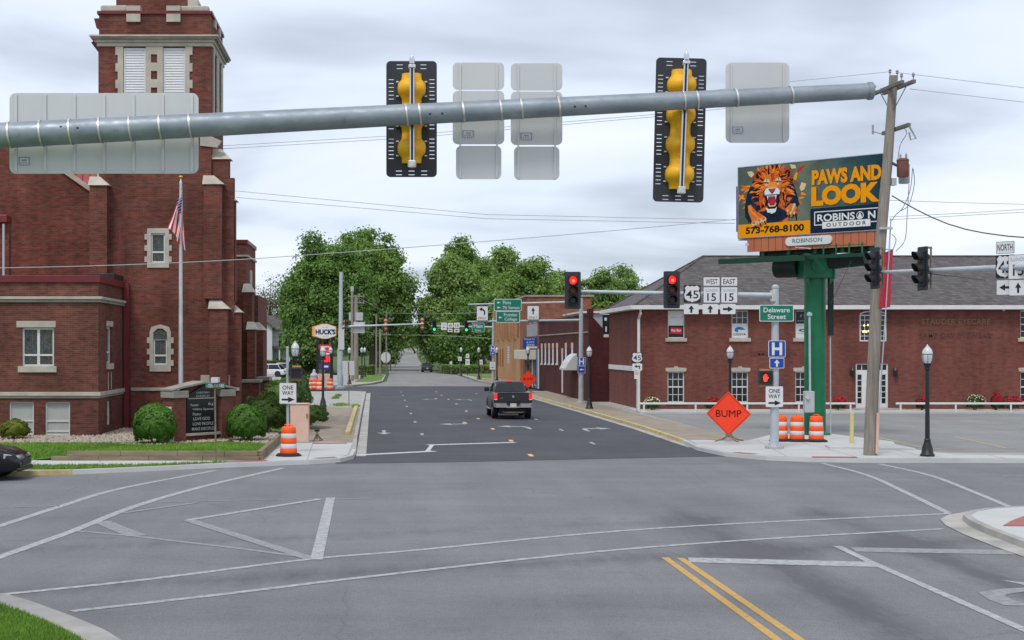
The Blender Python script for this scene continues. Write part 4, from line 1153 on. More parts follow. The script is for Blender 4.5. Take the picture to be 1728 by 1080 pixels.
# tower base course and plaque
mb = MB(); mb.box(XW + 0.30, tx(404), CT - 0.10, CT + 0.02, tz(659.5), tz(654)); mb.build('stone_course', 'limestone', church, bevel=0.012)
MB(south(CT)).box(tx(339), tx(388), -0.10, 0.05, tz(653.8), tz(633)).build('plaque', 'limestone', church, bevel=0.01)
mb = MB(); mb.box(XW + 0.30, tx(404), CT - 0.05, CT + 0.01, 0.3, tz(659.6)); mb.build('plinth', 'brick_church', church)
# stepped buttresses with weathered stone caps
def buttress(x0, x1, y0, y1, z0, z1, cap_h, slope_x=0.35, parent=church):
    b = MB(); b.box(x0, x1, y0, y1, z0, z1); b.build('buttress', 'brick_church', parent)
    c = MB(); c.hexa([(x0 - 0.06, y0 - 0.08, z1), (x1 + 0.12, y0 - 0.08, z1), (x1 + 0.12, y1, z1), (x0 - 0.06, y1, z1)],
                     [(x0 - 0.06, y0 + (y1 - y0) * 0.7, z1 + cap_h), (x1 - slope_x, y0 + (y1 - y0) * 0.7, z1 + cap_h), (x1 - slope_x, y1, z1 + cap_h), (x0 - 0.06, y1, z1 + cap_h)])
    c.build('buttress_cap', 'limestone', parent, bevel=0.008)
buttress(tx(357), tx(386), CT - 0.75, CT - 0.01, 0.3, tz(522), 0.42)
buttress(tx(346), tx(376), CT - 0.45, CT - 0.012, tz(522) + 0.43, tz(313), 0.40)
buttress(TR + 0.01, tx(404), CT + 0.1, CT + 1.0, 0.3, tz(527), 0.40)
buttress(TR + 0.012, tx(395), CT + 0.12, CT + 1.0, tz(527) + 0.41, tz(338), 0.42)
buttress(TR + 0.011, tx(385), CT + 0.15, CT + 0.9, tz(338) + 0.43, tz(268), 0.5)
buttress(tx(155), tx(184), CT - 0.5, CT - 0.011, zt + 0.1, tz(315), 0.40)
MB().prism([(tx(338), CT - 0.06, tz(246)), (tx(366), CT - 0.06, tz(249)), (tx(374), CT - 0.06, tz(238)), (tx(356), CT - 0.06, tz(230)), (tx(338), CT - 0.06, tz(231))], (0, 0.3, 0)).build('buttress_cap', 'limestone', church)
# porch and transept east of the tower
P1 = 72.0
p = lambda x, d=P1: sx(x, d)
mb = MB(); mb.box(p(389), p(416), P1, P1 + 5.2, 0.3, sz(411, P1)); mb.build('porch_wall', 'brick_church', church)
mb = MB(); mb.box(p(389), p(416) + 0.06, P1 - 0.06, P1 + 5.2, sz(411, P1) + 0.001, sz(404.5, P1)); mb.build('coping', 'red_metal', church)
mb = MB(); mb.box(p(389), p(416) + 0.08, P1 - 0.08, P1 + 5.2, sz(433, P1), sz(430, P1)); mb.build('stone_course', 'limestone', church)
mb = MB(); mb.box(p(416) - 0.06, p(416) + 0.03, P1 + 1.8, P1 + 2.9, sz(485, P1), sz(452, P1)); mb.build('window', 'limestone', church)
buttress(sx(410, 70.6), sx(425, 70.6), 70.6, 71.99, 0.3, sz(493, 70.6), 0.45, 0.2)
buttress(sx(417, 69.6), sx(430, 69.6), 69.6, 70.59, 0.3, sz(556, 69.6), 0.38, 0.12)
mb = MB(); mb.box(p(416) + 0.1, sx(438, 76), 75, 81, 0.3, sz(498, 75)); mb.build('transept_wall', 'brick_church', church)
buttress(sx(428, 73.5), sx(444, 73.5), 73.5, 74.9, 0.3, sz(557, 73.5), 0.40, 0.3)
mb = MB(); mb.box(sx(408, 68.6), sx(437, 68.6), 68.6, 69.5, 0.3, sz(646, 68.6)); mb.build('plinth', 'brick_church', church)
mb = MB(); mb.box(sx(406, 68.5), sx(440, 68.5), 68.45, 69.5, sz(646, 68.5) + 0.001, sz(641, 68.5)); mb.build('stone_course', 'limestone_dark', church, bevel=0.02)
mb = MB(); mb.box(sx(434, 72), sx(455, 72), 71.6, 73.2, 0.3, sz(642, 72)); mb.build('plinth', 'brick_church', church)
mb = MB(); mb.box(sx(432, 72), sx(456, 72), 71.5, 73.3, sz(642, 72) + 0.001, sz(636, 72)); mb.build('stone_course', 'limestone_dark', church, bevel=0.02)

# --- retaining wall of timbers (two courses of separate pieces)
rw = thing('retaining_wall', 'low tan timber retaining wall holding the church lawn', 'wall', (-6, 47, 0.13))
def timber(a, b, z0, z1, t=0.16):
    a, b = Vector((a[0], a[1], 0)), Vector((b[0], b[1], 0)); d = (b - a).normalized(); n = Vector((-d.y, d.x, 0)) * t
    g = d * 0.004
    q = [a + g, b - g, b - g + n, a + g + n]
    MB().hexa([(v.x, v.y, z0) for v in q], [(v.x, v.y, z1) for v in q]).build('plank', 'timber', rw, bevel=0.012)
xs = [-10.4, -8.9, -7.3, -5.6, -3.95]
for k in range(4):
    timber((xs[k], 46.92), (xs[k + 1] if k < 3 else -3.80, 46.92), 0.12, 0.265)
xs = [-9.9, -8.2, -6.4, -4.9, -3.86]
for k in range(4):
    timber((xs[k], 46.935), (xs[k + 1], 46.935), 0.27, 0.43)
for k in range(4):
    y0, y1 = 47.09 + k * 2.2, 47.09 + (k + 1) * 2.2
    timber((-3.70, y0), (-3.70, y1), 0.12, 0.265); timber((-3.715, y0 + (0.02 if k else 0)), (-3.715, y1), 0.27, 0.43)

# --- church message sign at the corner
cs = thing('church_sign', 'brick church message board with peaked stone cap between two bushes', 'sign', (-6.42, 52.7, 0.40), R(49))
def L(mb, name, mat, parent=cs, **k): return mb.build(name, mat, parent, local=True, **k)
for s in (-1, 1):
    L(MB().box(s * 1.13 - 0.28, s * 1.13 + 0.28, -0.28, 0.28, 0, 1.55), 'pier', 'brick_eye')
    L(MB().box(s * 1.13 - 0.36, s * 1.13 + 0.36, -0.34, 0.34, 1.55, 1.80), 'pier_cap', 'limestone_dark', bevel=0.02)
    L(MB().hexa([(s * 1.41, -0.3, 0), (s * 1.66, -0.3, 0), (s * 1.66, 0.3, 0), (s * 1.41, 0.3, 0)], [(s * 1.41, -0.3, 0.42), (s * 1.47, -0.3, 0.42), (s * 1.47, 0.3, 0.42), (s * 1.41, 0.3, 0.42)]), 'foot_stone', 'limestone', bevel=0.015)
    L(MB().hexa([(s * 1.41, -0.2, 0.95), (s * 1.62, -0.2, 0.95), (s * 1.62, 0.2, 0.95), (s * 1.41, 0.2, 0.95)], [(s * 1.41, -0.2, 1.25), (s * 1.46, -0.2, 1.25), (s * 1.46, 0.2, 1.25), (s * 1.41, 0.2, 1.25)]), 'corbel', 'limestone', bevel=0.015)
L(MB().box(-0.85, 0.85, -0.12, 0.2, 0, 0.20), 'base', 'brick_eye')
L(MB().box(-0.86, 0.86, -0.24, 0.24, 0.20, 0.29), 'sill', 'limestone', bevel=0.01)
L(MB().prism([(-0.85, -0.06, 1.55), (0.85, -0.06, 1.55), (0.85, -0.06, 1.80), (0, -0.06, 2.10), (-0.85, -0.06, 1.80)], (0, 0.2, 0)), 'gable', 'brick_church')
for s in (-1, 1):
    L(MB().prism([(0, -0.34, 2.04), (s * 1.52, -0.34, 1.80), (s * 1.52, -0.34, 1.87), (0, -0.34, 2.13)], (0, 0.68, 0)), 'cap_stone', 'limestone_dark', bevel=0.012)
bd = L(MB().prism([(-0.72, -0.19, 0.30), (0.72, -0.19, 0.30), (0.72, -0.19, 1.62), (0, -0.19, 1.94), (-0.72, -0.19, 1.62)], (0, 0.12, 0)), 'board', 'board_black', bevel=0.01)
L(MB().box(-0.66, 0.66, -0.198, -0.19, 1.50, 1.53), 'trim_bar', 'limestone', bd)
for s_, x0, x1, z, h in (('CHRISTIAN', -0.30, 0.32, 1.68, 0.07), ('CHURCH', -0.30, 0.32, 1.56, 0.07), ('Pastor', -0.56, -0.18, 1.24, 0.09), ('B.J', 0.28, 0.50, 1.24, 0.10), ('Wilma Spence', -0.48, 0.52, 1.07, 0.10), ('Pastor', -0.46, -0.05, 0.91, 0.10), ('LOVE GOD', -0.44, 0.36, 0.74, 0.11), ('LOVE PEOPLE', -0.46, 0.52, 0.56, 0.11), ('MAKE DISCIPLES', -0.50, 0.58, 0.38, 0.11)):
    mb = MB(); text_mb(mb, s_, x0, x1, z, z + h, -0.199, 0.012); L(mb, 'lettering', 'board_text', bd)
# --- flagpole and flag
FD = 57.0
fx = sx(305, FD)
fp = thing('flagpole', 'tall white flagpole with gold ball in front of the tower', 'flagpole', (fx, FD, 0.4))
zf = sz(310, FD)
MB().tube([(fx, FD, 0.4), (fx, FD, 3), (fx, FD, zf)], [0.095, 0.09, 0.05], 12).build('pole', 'flag_pole', fp, smooth=True)
MB().lathe([(0.055, 0), (0.06, 0.05), (0.03, 0.1), (0.02, 0.2)], (fx, FD, zf), 10).build('truck_cap', 'flag_pole', fp, smooth=True)
MB().lathe([(0.001, 0.0)] + [(0.085 * math.sin(R(a)), 0.06 - 0.06 * math.cos(R(a))) for a in range(20, 180, 20)] + [(0.001, 0.12)], (fx, FD, zf + 0.2), 12).build('finial', 'gold', fp, smooth=True)
MB().tube([(fx + 0.075, FD - 0.08, 1.6), (fx + 0.06, FD - 0.06, zf - 0.1)], 0.008, 4).build('halyard', 'wire_grey', fp)
m, N, Lk, b = new_mat('flag_cloth')
uvn = N.new('ShaderNodeUVMap'); s = N.new('ShaderNodeSeparateXYZ'); Lk.new(uvn.outputs[0], s.inputs[0])
def mth(op, a, bb=0.0):
    n_ = N.new('ShaderNodeMath'); n_.operation = op
    for i_, q_ in ((0, a), (1, bb)):
        if isinstance(q_, (int, float)): n_.inputs[i_].default_value = q_
        else: Lk.new(q_, n_.inputs[i_])
    return n_.outputs[0]
stripe = mth('MODULO', mth('FLOOR', mth('MULTIPLY', s.outputs['Y'], 13.0)), 2.0)
cst = mixc(N, Lk, stripe, (0.50, 0.012, 0.03), (0.66, 0.66, 0.68))
isc = mth('MULTIPLY', mth('LESS_THAN', s.outputs['X'], 0.42), mth('LESS_THAN', s.outputs['Y'], 0.5385))
sv = N.new('ShaderNodeTexVoronoi'); sv.inputs['Scale'].default_value = 1.0; sv.inputs['Randomness'].default_value = 0.0
mp = N.new('ShaderNodeMapping'); mp.inputs['Scale'].default_value = (18, 15, 1); mp.inputs['Rotation'].default_value = (0, 0, 0.78); Lk.new(uvn.outputs[0], mp.inputs['Vector']); Lk.new(mp.outputs[0], sv.inputs['Vector'])
star = mth('LESS_THAN', sv.outputs['Distance'], 0.27)
ccan = mixc(N, Lk, star, (0.012, 0.018, 0.10), (0.62, 0.62, 0.66))
Lk.new(mixc(N, Lk, isc, cst, ccan), b.inputs['Base Color']); b.inputs['Roughness'].default_value = 0.8
nu, nv = 30, 28
me = bpy.data.meshes.new('flag'); vs, fs, uv = [], [], []
A0 = Vector((0.06, 0, 0)); A1 = Vector((-0.46, 0, -1.5)); B0 = Vector((0.10, 0, -0.95)); B1 = Vector((0.20, 0, -2.55))
for j in range(nv + 1):
    for i in range(nu + 1):
        u, v = i / nu, j / nv
        q = (A0.lerp(A1, u)).lerp(B0.lerp(B1, u), v)
        q.y = -0.08 + 0.11 * math.sin(v * 15 + u * 2.5) * (0.25 + 0.75 * u) + 0.05 * math.sin(u * 9 + v * 5)
        q.x += 0.04 * math.sin(v * 11 + u * 4) * u
        vs.append((q.x, q.y, q.z)); uv.append((u, v))
for j in range(nv):
    for i in range(nu):
        a = j * (nu + 1) + i; fs.append((a, a + 1, a + nu + 2, a + nu + 1))
me.from_pydata(vs, [], fs); ul = me.uv_layers.new(name='UVMap')
for lp in me.loops: ul.data[lp.index].uv = uv[lp.vertex_index]
me.polygons.foreach_set('use_smooth', [True] * len(me.polygons)); me.materials.append(m)
flag = bpy.data.objects.new('flag', me); COL.objects.link(flag); flag.location = (fx, FD, zf - 0.12)
tag(flag, 'limp American flag with red and white stripes hanging on the flagpole', 'flag')

# ================================================================== the brick clinic (right)
BD = 84.0
pm('poster_red', (0.60, 0.015, 0.03), 0.5)
pm('blue_logo', (0.01, 0.16, 0.45), 0.5)
bx = lambda x: sx(x, BD)
bz = lambda y: sz(y, BD)
XB, XE, YB2 = bx(1078), 44.0, 94.8
clinic = thing('eye_clinic', 'two-storey red brick clinic with grey shingle hip roof behind parking lot', 'building', (28, 88, 0.13))
ze = bz(522)
ups = [(bx(a), bx(a + 28.4), bz(570.5), bz(524)) for a in (1127, 1234.7, 1342.4)] + [(bx(1722), bx(1750.4), bz(570.5), bz(524)), (bx(1829), bx(1858), bz(570.5), bz(524))]
lows = [(bx(a), bx(a + 28.4), bz(679), bz(627)) for a in (1126.5, 1234.5, 1342.2)] + [(bx(1722), bx(1750.4), bz(679), bz(627)), (bx(1829), bx(1858), bz(679), bz(627))]
arch = (bx(1450.5), bx(1496), bz(576), bz(531))
door = (bx(1444), bx(1499), 0.23, bz(613.5))
mb = MB(south(BD)); mb.holed(XB, XE, 0.1, ze, ups + lows + [arch, door], 0, 0.3); mb.build('front_wall', 'brick_eye', clinic)
mb = MB(west(XB)); mb.holed(BD + 0.3, YB2, 0.1, ze, [], 0, 0.3); mb.build('side_wall', 'brick_eye', clinic)
MB().box(XB + 0.3, XE, YB2 - 0.3, YB2 - 0.001, 0.1, ze).build('back_wall', 'brick_eye', clinic)
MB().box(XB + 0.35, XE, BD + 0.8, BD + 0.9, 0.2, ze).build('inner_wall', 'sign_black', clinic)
mb = MB(west(XB)); mb.box(BD - 0.05, YB2, -0.05, 0.1, bz(627), bz(618.5)); mb.build('stone_course', 'white_trim', clinic, bevel=0.01)
mb = MB(west(XB)); mb.box(BD + 0.2, YB2, -0.08, 0.1, 0.10, 0.24); mb.build('plinth', 'concrete_new', clinic)
# soffit, fascia, gutter, roof
ov = 0.45
rz = sz(433, 89.4); ridx = sx(1186, 89.4); ym = (BD + YB2) / 2
E = [(XB - ov, BD - ov), (XE + 3, BD - ov), (XE + 3, YB2 + ov), (XB - ov, YB2 + ov)]
MB().prism([(p_[0], p_[1], ze) for p_ in E], (0, 0, 0.03)).build('soffit', 'white_trim', clinic)
mb = MB(); mb.box(XB - ov - 0.02, XE + 3, BD - ov - 0.10, BD - ov, ze - 0.02, ze + 0.21); mb.box(XB - ov - 0.10, XB - ov, BD - ov - 0.10, YB2 + ov, ze - 0.02, ze + 0.21)
mb.build('gutter', 'white_trim', clinic, bevel=0.02)
z0 = ze + 0.12
rv = [(E[0][0], E[0][1], z0), (E[1][0], E[1][1], z0), (E[2][0], E[2][1], z0), (E[3][0], E[3][1], z0), (ridx, ym, rz), (XE + 3, ym, rz)]
roof = MB().add(rv, [(0, 1, 5, 4), (2, 3, 4, 5), (3, 0, 4), (1, 2, 5), (0, 3, 2, 1)]).build('roof', 'shingles', clinic)
MB().tube([(ridx, ym, rz + 0.02), (XE + 3, ym, rz + 0.02)], 0.07, 6).build('ridge_cap', 'shingles', roof)
for cnr in (rv[0], rv[3]):
    MB().tube([(cnr[0], cnr[1], cnr[2] + 0.03), (ridx, ym, rz + 0.02)], 0.06, 6).build('hip_cap', 'shingles', roof)
# downspout at the corner
mb = MB(); mb.tube([(XB + 0.02, BD - 0.42, ze + 0.02), (XB + 0.02, BD - 0.40, ze - 0.25), (XB - 0.02, BD - 0.09, ze - 0.55), (XB - 0.02, BD - 0.09, 0.2)], 0.085, 8); mb.build('downspout', 'white_trim', clinic, smooth=True)
# windows: lintels with keystone below, sills, sashes
for h in ups[:1] + ups[1:]:
    u0, u1, z0_, z1_ = h
    MB(south(BD)).box(u0 - 0.15, u1 + 0.12, -0.09, 0.1, z0_ - 0.20, z0_).build('sill', 'limestone', clinic, bevel=0.01)
for h in lows:
    u0, u1, z0_, z1_ = h
    m_ = (u0 + u1) / 2
    MB(south(BD)).prism([(u0 - 0.10, -0.06, z1_ + 0.005), (u1 + 0.08, -0.06, z1_ + 0.005), (u1 + 0.12, -0.06, z1_ + 0.21), (m_ + 0.12, -0.06, z1_ + 0.23), (m_ + 0.09, -0.06, z1_ + 0.30), (m_ - 0.09, -0.06, z1_ + 0.30), (m_ - 0.12, -0.06, z1_ + 0.23), (u0 - 0.14, -0.06, z1_ + 0.21)], (0, 0.16, 0)).build('lintel', 'limestone', clinic)
    MB(south(BD)).box(u0 - 0.10, u1 + 0.10, -0.08, 0.1, z0_ - 0.10, z0_).build('sill', 'limestone', clinic)
    win_fill(clinic, south(BD), h, 3, [(0.25, 0.03), (0.5, 0.07), (0.75, 0.03)], 'white_trim', 'glass_dark', 0.06, 0.12, mw=0.03)
def half_window(h, top_panes):
    u0, u1, z0_, z1_ = h; zm = (z0_ + z1_) / 2
    if top_panes: win_fill(clinic, south(BD), (u0, u1, zm - 0.02, z1_), 3, [(0.5, 0.03)], 'white_trim', 'glass_dark', 0.06, 0.12, mw=0.03)
    else:
        mb = MB(south(BD)); mb.holed(u0, u1, zm - 0.02, z1_, [(u0 + 0.05, u1 - 0.05, zm + 0.04, z1_ - 0.05)], 0.09, 0.18); mb.build('window', 'white_trim', clinic)
    mb = MB(south(BD)); mb.holed(u0, u1, z0_, zm - 0.021, [(u0 + 0.05, u1 - 0.05, z0_ + 0.05, zm - 0.07)], 0.09, 0.18); mb.build('window', 'white_trim', clinic)
    return zm
def poster(u0, u1, z0_, z1_, bg, items):
    p_ = MB(south(BD)).box(u0, u1, 0.115, 0.13, z0_, z1_).build('poster', bg, clinic)
    for kind, geo, m_ in items:
        mb = MB(south(BD))
        if kind == 'text':
            s_, a0, a1, b0, b1, bold = geo; text_mb(mb, s_, u0 + a0 * (u1 - u0), u0 + a1 * (u1 - u0), z0_ + b0 * (z1_ - z0_), z0_ + b1 * (z1_ - z0_), 0.104, bold)
        else:
            mb.plate([(u0 + a * (u1 - u0), z0_ + c * (z1_ - z0_)) for a, c in geo], 0.108, 0.112)
        mb.build('print', m_, p_)
    return p_
h = ups[0]; zm = half_window(h, False); a, b_ = h[0] + 0.05, h[1] - 0.05
poster(a, b_, zm + 0.04, h[3] - 0.05, 'sign_white', [('text', ('TREND EYES', 0.10, 0.90, 0.46, 0.55, 0.0), 'shade_grey')])
poster(a, b_, h[2] + 0.05, zm - 0.07, 'sign_black', [('poly', [(0.13, 0.32), (0.90, 0.28), (0.92, 0.80), (0.16, 0.84)], 'poster_red'), ('text', ('Ray-Ban', 0.2, 0.84, 0.42, 0.72, 0.02), 'sign_white')])
h = ups[1]; zm = half_window(h, True)
wave = [(0.16, 0.60), (0.22, 0.80), (0.42, 0.90), (0.66, 0.86), (0.82, 0.72), (0.88, 0.60), (0.74, 0.66), (0.60, 0.60), (0.56, 0.66), (0.42, 0.66), (0.38, 0.54), (0.44, 0.46), (0.30, 0.44), (0.20, 0.50)]
poster(h[0] + 0.05, h[1] - 0.05, h[2] + 0.05, zm - 0.07, 'sign_white', [('poly', wave, 'blue_logo' if 'blue_logo' in MATS else 'sign_blue'), ('text', ('COSTA', 0.08, 0.92, 0.16, 0.34, 0.015), 'sign_black')])
h = ups[2]; zm = half_window(h, False)
poster(h[0] + 0.05, h[1] - 0.05, zm + 0.04, h[3] - 0.05, 'board_black', [('poly', [(0.25, 0.55), (0.34, 0.78), (0.42, 0.74), (0.32, 0.52)], 'sticker'), ('poly', [(0.50, 0.64), (0.78, 0.60), (0.80, 0.78), (0.55, 0.82)], 'sticker'), ('poly', [(0.1, 0.20), (0.9, 0.22), (0.9, 0.27), (0.1, 0.25)], 'sticker')])
oo = ell(0.5, 0.6, 0.30, 0.12, 16); oi = ell(0.5, 0.6, 0.17, 0.055, 16)
poster(h[0] + 0.05, h[1] - 0.05, h[2] + 0.05, zm - 0.07, 'sign_white', [('poly', oo[:9] + oi[:9][::-1], 'sign_black'), ('poly', oo[8:] + [oo[0]] + [oi[0]] + oi[8:][::-1], 'sign_black'), ('text', ('OAKLEY', 0.18, 0.82, 0.30, 0.40, 0.01), 'sticker')])
for h in ups[3:]:
    win_fill(clinic, south(BD), h, 3, [(0.25, 0.03), (0.5, 0.07), (0.75, 0.03)], 'white_trim', 'glass_dark', 0.06, 0.12, mw=0.03)
# arched window over the door with a lit chandelier behind it
u0, u1, z0_, z1_ = arch
aw = win_fill(clinic, south(BD), arch, 5, [(0.2, 0.03), (0.4, 0.03), (0.6, 0.03), (0.8, 0.03)], 'white_trim', 'glass_dark', 0.07, 0.05, mw=0.03)
xm, hw = (u0 + u1) / 2, (u1 - u0) / 2
mb = MB(south(BD)); op = [(xm + hw * math.cos(R(a)), z1_ + 0.01 + 0.22 * math.sin(R(a))) for a in range(0, 181, 15)]
mb.plate(op, -0.03, 0.04); mb.build('arch_head', 'white_trim', clinic)
mb = MB(south(BD)); mb.plate([(xm + (hw - 0.08) * math.cos(R(a)), z1_ + 0.0 + 0.16 * math.sin(R(a))) for a in range(0, 181, 15)], -0.036, -0.031); mb.build('pane', 'glass_dark', clinic)
for i, (fx_, fz_) in enumerate(((0.18, 0.58), (0.32, 0.60), (0.20, 0.36), (0.34, 0.37), (0.26, 0.34), (0.14, 0.35))):
    MB(south(BD)).lathe([(0.01, -0.04), (0.05, 0.0), (0.03, 0.05), (0.005, 0.09)], (u0 + fx_ * (u1 - u0), 0.035, z0_ + fz_ * (z1_ - z0_)), 8).build('chandelier_bulb', 'bulb_warm', aw)
# entrance: double doors with sidelights and transom
u0, u1, z0_, z1_ = door
ent = MB(south(BD)); ztr = bz(626); ent.holed(u0, u1, z0_, z1_, [(u0 + 0.08, u1 - 0.08, ztr + 0.05, z1_ - 0.06), (u0 + 0.12, u0 + 0.36, bz(681), bz(632)), (u1 - 0.36, u1 - 0.12, bz(681), bz(632)), (xm - 0.22, xm - 0.06, bz(681), bz(632)), (xm + 0.06, xm + 0.22, bz(681), bz(632))], 0.06, 0.16)
ent = ent.build('door', 'white_trim', clinic)
MB(south(BD)).box(u0 + 0.05, u1 - 0.05, 0.17, 0.19, z0_, z1_ - 0.03).build('pane', 'glass_dark', ent)
for k in range(1, 5):
    for a0, a1 in ((u0 + 0.12, u0 + 0.36), (u1 - 0.36, u1 - 0.12)):
        z = bz(681) + (bz(632) - bz(681)) * k / 5
        MB(south(BD)).box(a0, a1, 0.09, 0.16, z - 0.02, z + 0.02).build('glazing_bar', 'white_trim', ent)
for k in (1, 2, 3, 4):
    u = u0 + (u1 - u0) * k / 5
    MB(south(BD)).box(u - 0.02, u + 0.02, 0.09, 0.16, ztr + 0.06, z1_ - 0.06).build('glazing_bar', 'white_trim', ent)
MB(south(BD)).tube([(xm - 0.03, 0.05, 1.1), (xm - 0.03, 0.02, 1.15), (xm - 0.03, 0.02, 1.35), (xm - 0.03, 0.05, 1.4)], 0.015, 6).build('handle', 'gold', ent)
MB().hexa([(u0 - 0.3, BD - 1.6, 0.2), (u1 + 0.9, BD - 1.6, 0.2), (u1 + 0.3, BD, 0.2), (u0 - 0.3, BD, 0.2)], [(u0 - 0.3, BD - 1.6, 0.26), (u1 + 0.9, BD - 1.6, 0.26), (u1 + 0.3, BD, 0.30), (u0 - 0.3, BD, 0.30)]).build('doorstep', 'concrete_old', clinic)
for x in (1437.5, 1509.5):
    lx_, lz_ = bx(x), bz(629)
    mb = MB(); mb.lathe([(0.02, -0.22), (0.10, -0.18), (0.14, 0.10), (0.15, 0.14), (0.06, 0.26), (0.02, 0.34)], (lx_, BD - 0.16, lz_), 8); w_ = mb.build('wall_lantern', 'lamp_black', clinic)
    MB().lathe([(0.10, -0.15), (0.137, 0.08)], (lx_, BD - 0.16, lz_), 8).build('lantern_glass', 'rust_steel', w_)
    MB().tube([(lx_, BD, lz_ + 0.2), (lx_, BD - 0.12, lz_ + 0.3)], 0.02, 5).build('bracket', 'lamp_black', w_)
for s_, xa, xb, ya, yb, m_ in (('STAUDER EYECARE', 1555, 1671, 538, 547.5, 'letter_gold'), ('SAME DAY EYEWEAR', 1551, 1673, 561, 570, 'letter_dark'), ('COMMUNITY VISION', 1265, 1344, 593, 600.5, 'letter_dark')):
    v, f = text_geo(s_, 0.012, 1.05)
    words = s_.split(' ')
    mb = MB(south(BD)); text_mb(mb, s_, bx(xa), bx(xb), bz(yb), bz(ya), -0.03, 0.012, 0, 1.05); mb.build('lettering', m_, clinic)
MB().lathe([(0.02, 0), (0.07, 0.03), (0.08, 0.14), (0.04, 0.2)], (bx(1690), BD - 0.3, bz(519.5) - 0.18), 10).build('security_camera', 'white_trim', clinic)

# white pipe rail along the clinic walk
rail = thing('pipe_rail', 'low white pipe rail along the brick clinic, left of the door', 'railing', (24, 80.7, 0.23))
def rail_part(r_, x0, x1, y=80.75, n=4):
    d_ = y
    X0, X1 = sx(x0, d_), sx(x1, d_)
    MB().tube([(X0, y, 0.66), (X1, y, 0.66)], 0.06, 8).build('top_rail', 'white_trim', r_)
    for k in range(n):
        X = X0 + 0.25 + (X1 - X0 - 0.5) * k / (n - 1)
        MB().tube([(X, y, 0.2), (X, y, 0.64)], 0.055, 8).build('post', 'white_trim', r_)
rail_part(rail, 1079, 1443, n=5)
rail2 = thing('pipe_rail', 'low white pipe rail along the brick clinic, right of the door', 'railing', (34, 80.7, 0.23))
rail_part(rail2, 1512, 1900, n=5)
# planting in front of the clinic
for i, (x, y, w, n, col, lab) in enumerate(((1099, 685, 14, 'white', 1, 'white flowering bush beside the clinic corner downspout'), (1203, 685, 12, 'red', 2, 'red flowering bush behind the orange diamond sign'), (1416, 684, 11, 'red', 3, 'red flowering bush beside the green billboard column'), (1556, 684, 10, 'red', 4, 'small red flowering bush between the lamp post and door'), (1645, 681, 15, 'white', 5, 'white flowering bush right of the dark lamp post'), (1680, 678, 6, 'red', 6, 'tiny red flower cluster between white and big red bushes'), (1706, 683, 17, 'red', 7, 'wide red flowering bush at the right window of the clinic'))):
    d_ = 82.6; c = Vector((sx(x, d_), d_, 0.23)); rw_ = w * d_ / F
    hh = max(0.45, sz(y - 12, d_) - 0.23)
    t = shrub(lab, c, (rw_, 0.4, hh * 0.55), 900, 0.07, 'leaf_yew', 40 + i, name='flower_bush', group='flower bushes along the clinic wall', lump=0.15)
    rgf = np.random.default_rng(60 + i); nf = 70 if n == 'white' else 420
    D = rgf.normal(0, 1, (nf, 3)); D /= np.linalg.norm(D, axis=1, keepdims=True); D[:, 2] = np.abs(D[:, 2]) * 0.9 + 0.1; D[:, 1] -= 0.5
    P = np.array(c) + np.array([0, 0, hh * 0.55]) + D * np.array([rw_, 0.42, hh * 0.62])
    leaf_mesh('flower', 'petal_white' if n == 'white' else 'petal_red', t, P, D, 0.085 if n == 'white' else 0.07, 1.0, 80 + i)

# ================================================================== shops further up the right side
shed = thing('brick_shop', 'dark red brick shop with a row of narrow white slit windows', 'building', (16, 112, 0.13))
SXW, S0, S1 = 13.9, 98.2, 129.0
zs_ = 5.75
mb = MB(); mb.prism([(SXW, S0, 0.1), (24, S0, 0.1), (24, S0, 3.0), (14.95, S0, 4.85), (14.15, S0, zs_), (SXW, S0, zs_)], (0, 0.3, 0)); mb.build('side_wall', 'brick_shed', shed)
slits = []
for xz in (510, 543, 577, 612, 650, 730, 787):
    x = 820 + xz / 5.4
    d_ = SXW * F / (x - CX); slits.append((d_ - 0.42, d_ + 0.42, sz(613, d_), sz(588, d_)))
dslit = SXW * F / (820 + 697 / 5.4 - CX)
slits.append((dslit - 0.35, dslit + 0.35, 0.3, sz(597, dslit)))
mb = MB(west(SXW)); mb.holed(S0 + 0.3, S1, 0.1, zs_ + 0.15, slits, 0, 0.3); mb.build('street_wall', 'brick_shed', shed)
for i, hh in enumerate(slits):
    a, b_, c0, c1 = hh
    MB(west(SXW)).box(a, b_, -0.02, 0.2, c0, c1).build('boarded_window' if i < 7 else 'boarded_door', 'white_trim', shed)
    MB(west(SXW)).box(a - 0.12, b_ + 0.12, -0.03, 0.1, c1 + 0.01, c1 + 0.42).build('lintel', 'cabinet_pink', shed)
    if i < 7: MB(west(SXW)).box(a - 0.15, b_ + 0.1, -0.08, 0.1, c0 - 0.14, c0 - 0.001).build('sill', 'white_trim', shed)
mb = MB(west(SXW)); mb.box(S0 + 0.31, S1, -0.05, 0.1, sz(562, 105) - 0.04, sz(562, 105) + 0.05); mb.build('string_course', 'limestone_dark', shed)
mb = MB(west(SXW)); mb.box(S0 + 0.01, S1, -0.06, 0.36, zs_ + 0.151, zs_ + 0.25); mb.build('coping', 'brick_shed', shed)
MB().box(SXW - 0.02, 14.2, S0 - 0.02, S0 + 0.9, zs_ + 0.001, zs_ + 0.55).build('chimney', 'brick_shed', shed)
MB().poly([(SXW + 0.3, S0 + 0.3, 5.2), (24, S0 + 0.3, 2.9), (24, S1, 2.9), (SXW + 0.3, S1, 5.4)]).build('roof', 'grey_wall', shed)
MB().tube([(16, S0 - 0.06, 0.2), (16, S0 - 0.06, 2.9)], 0.05, 6).build('pipe', 'rust_steel', shed)
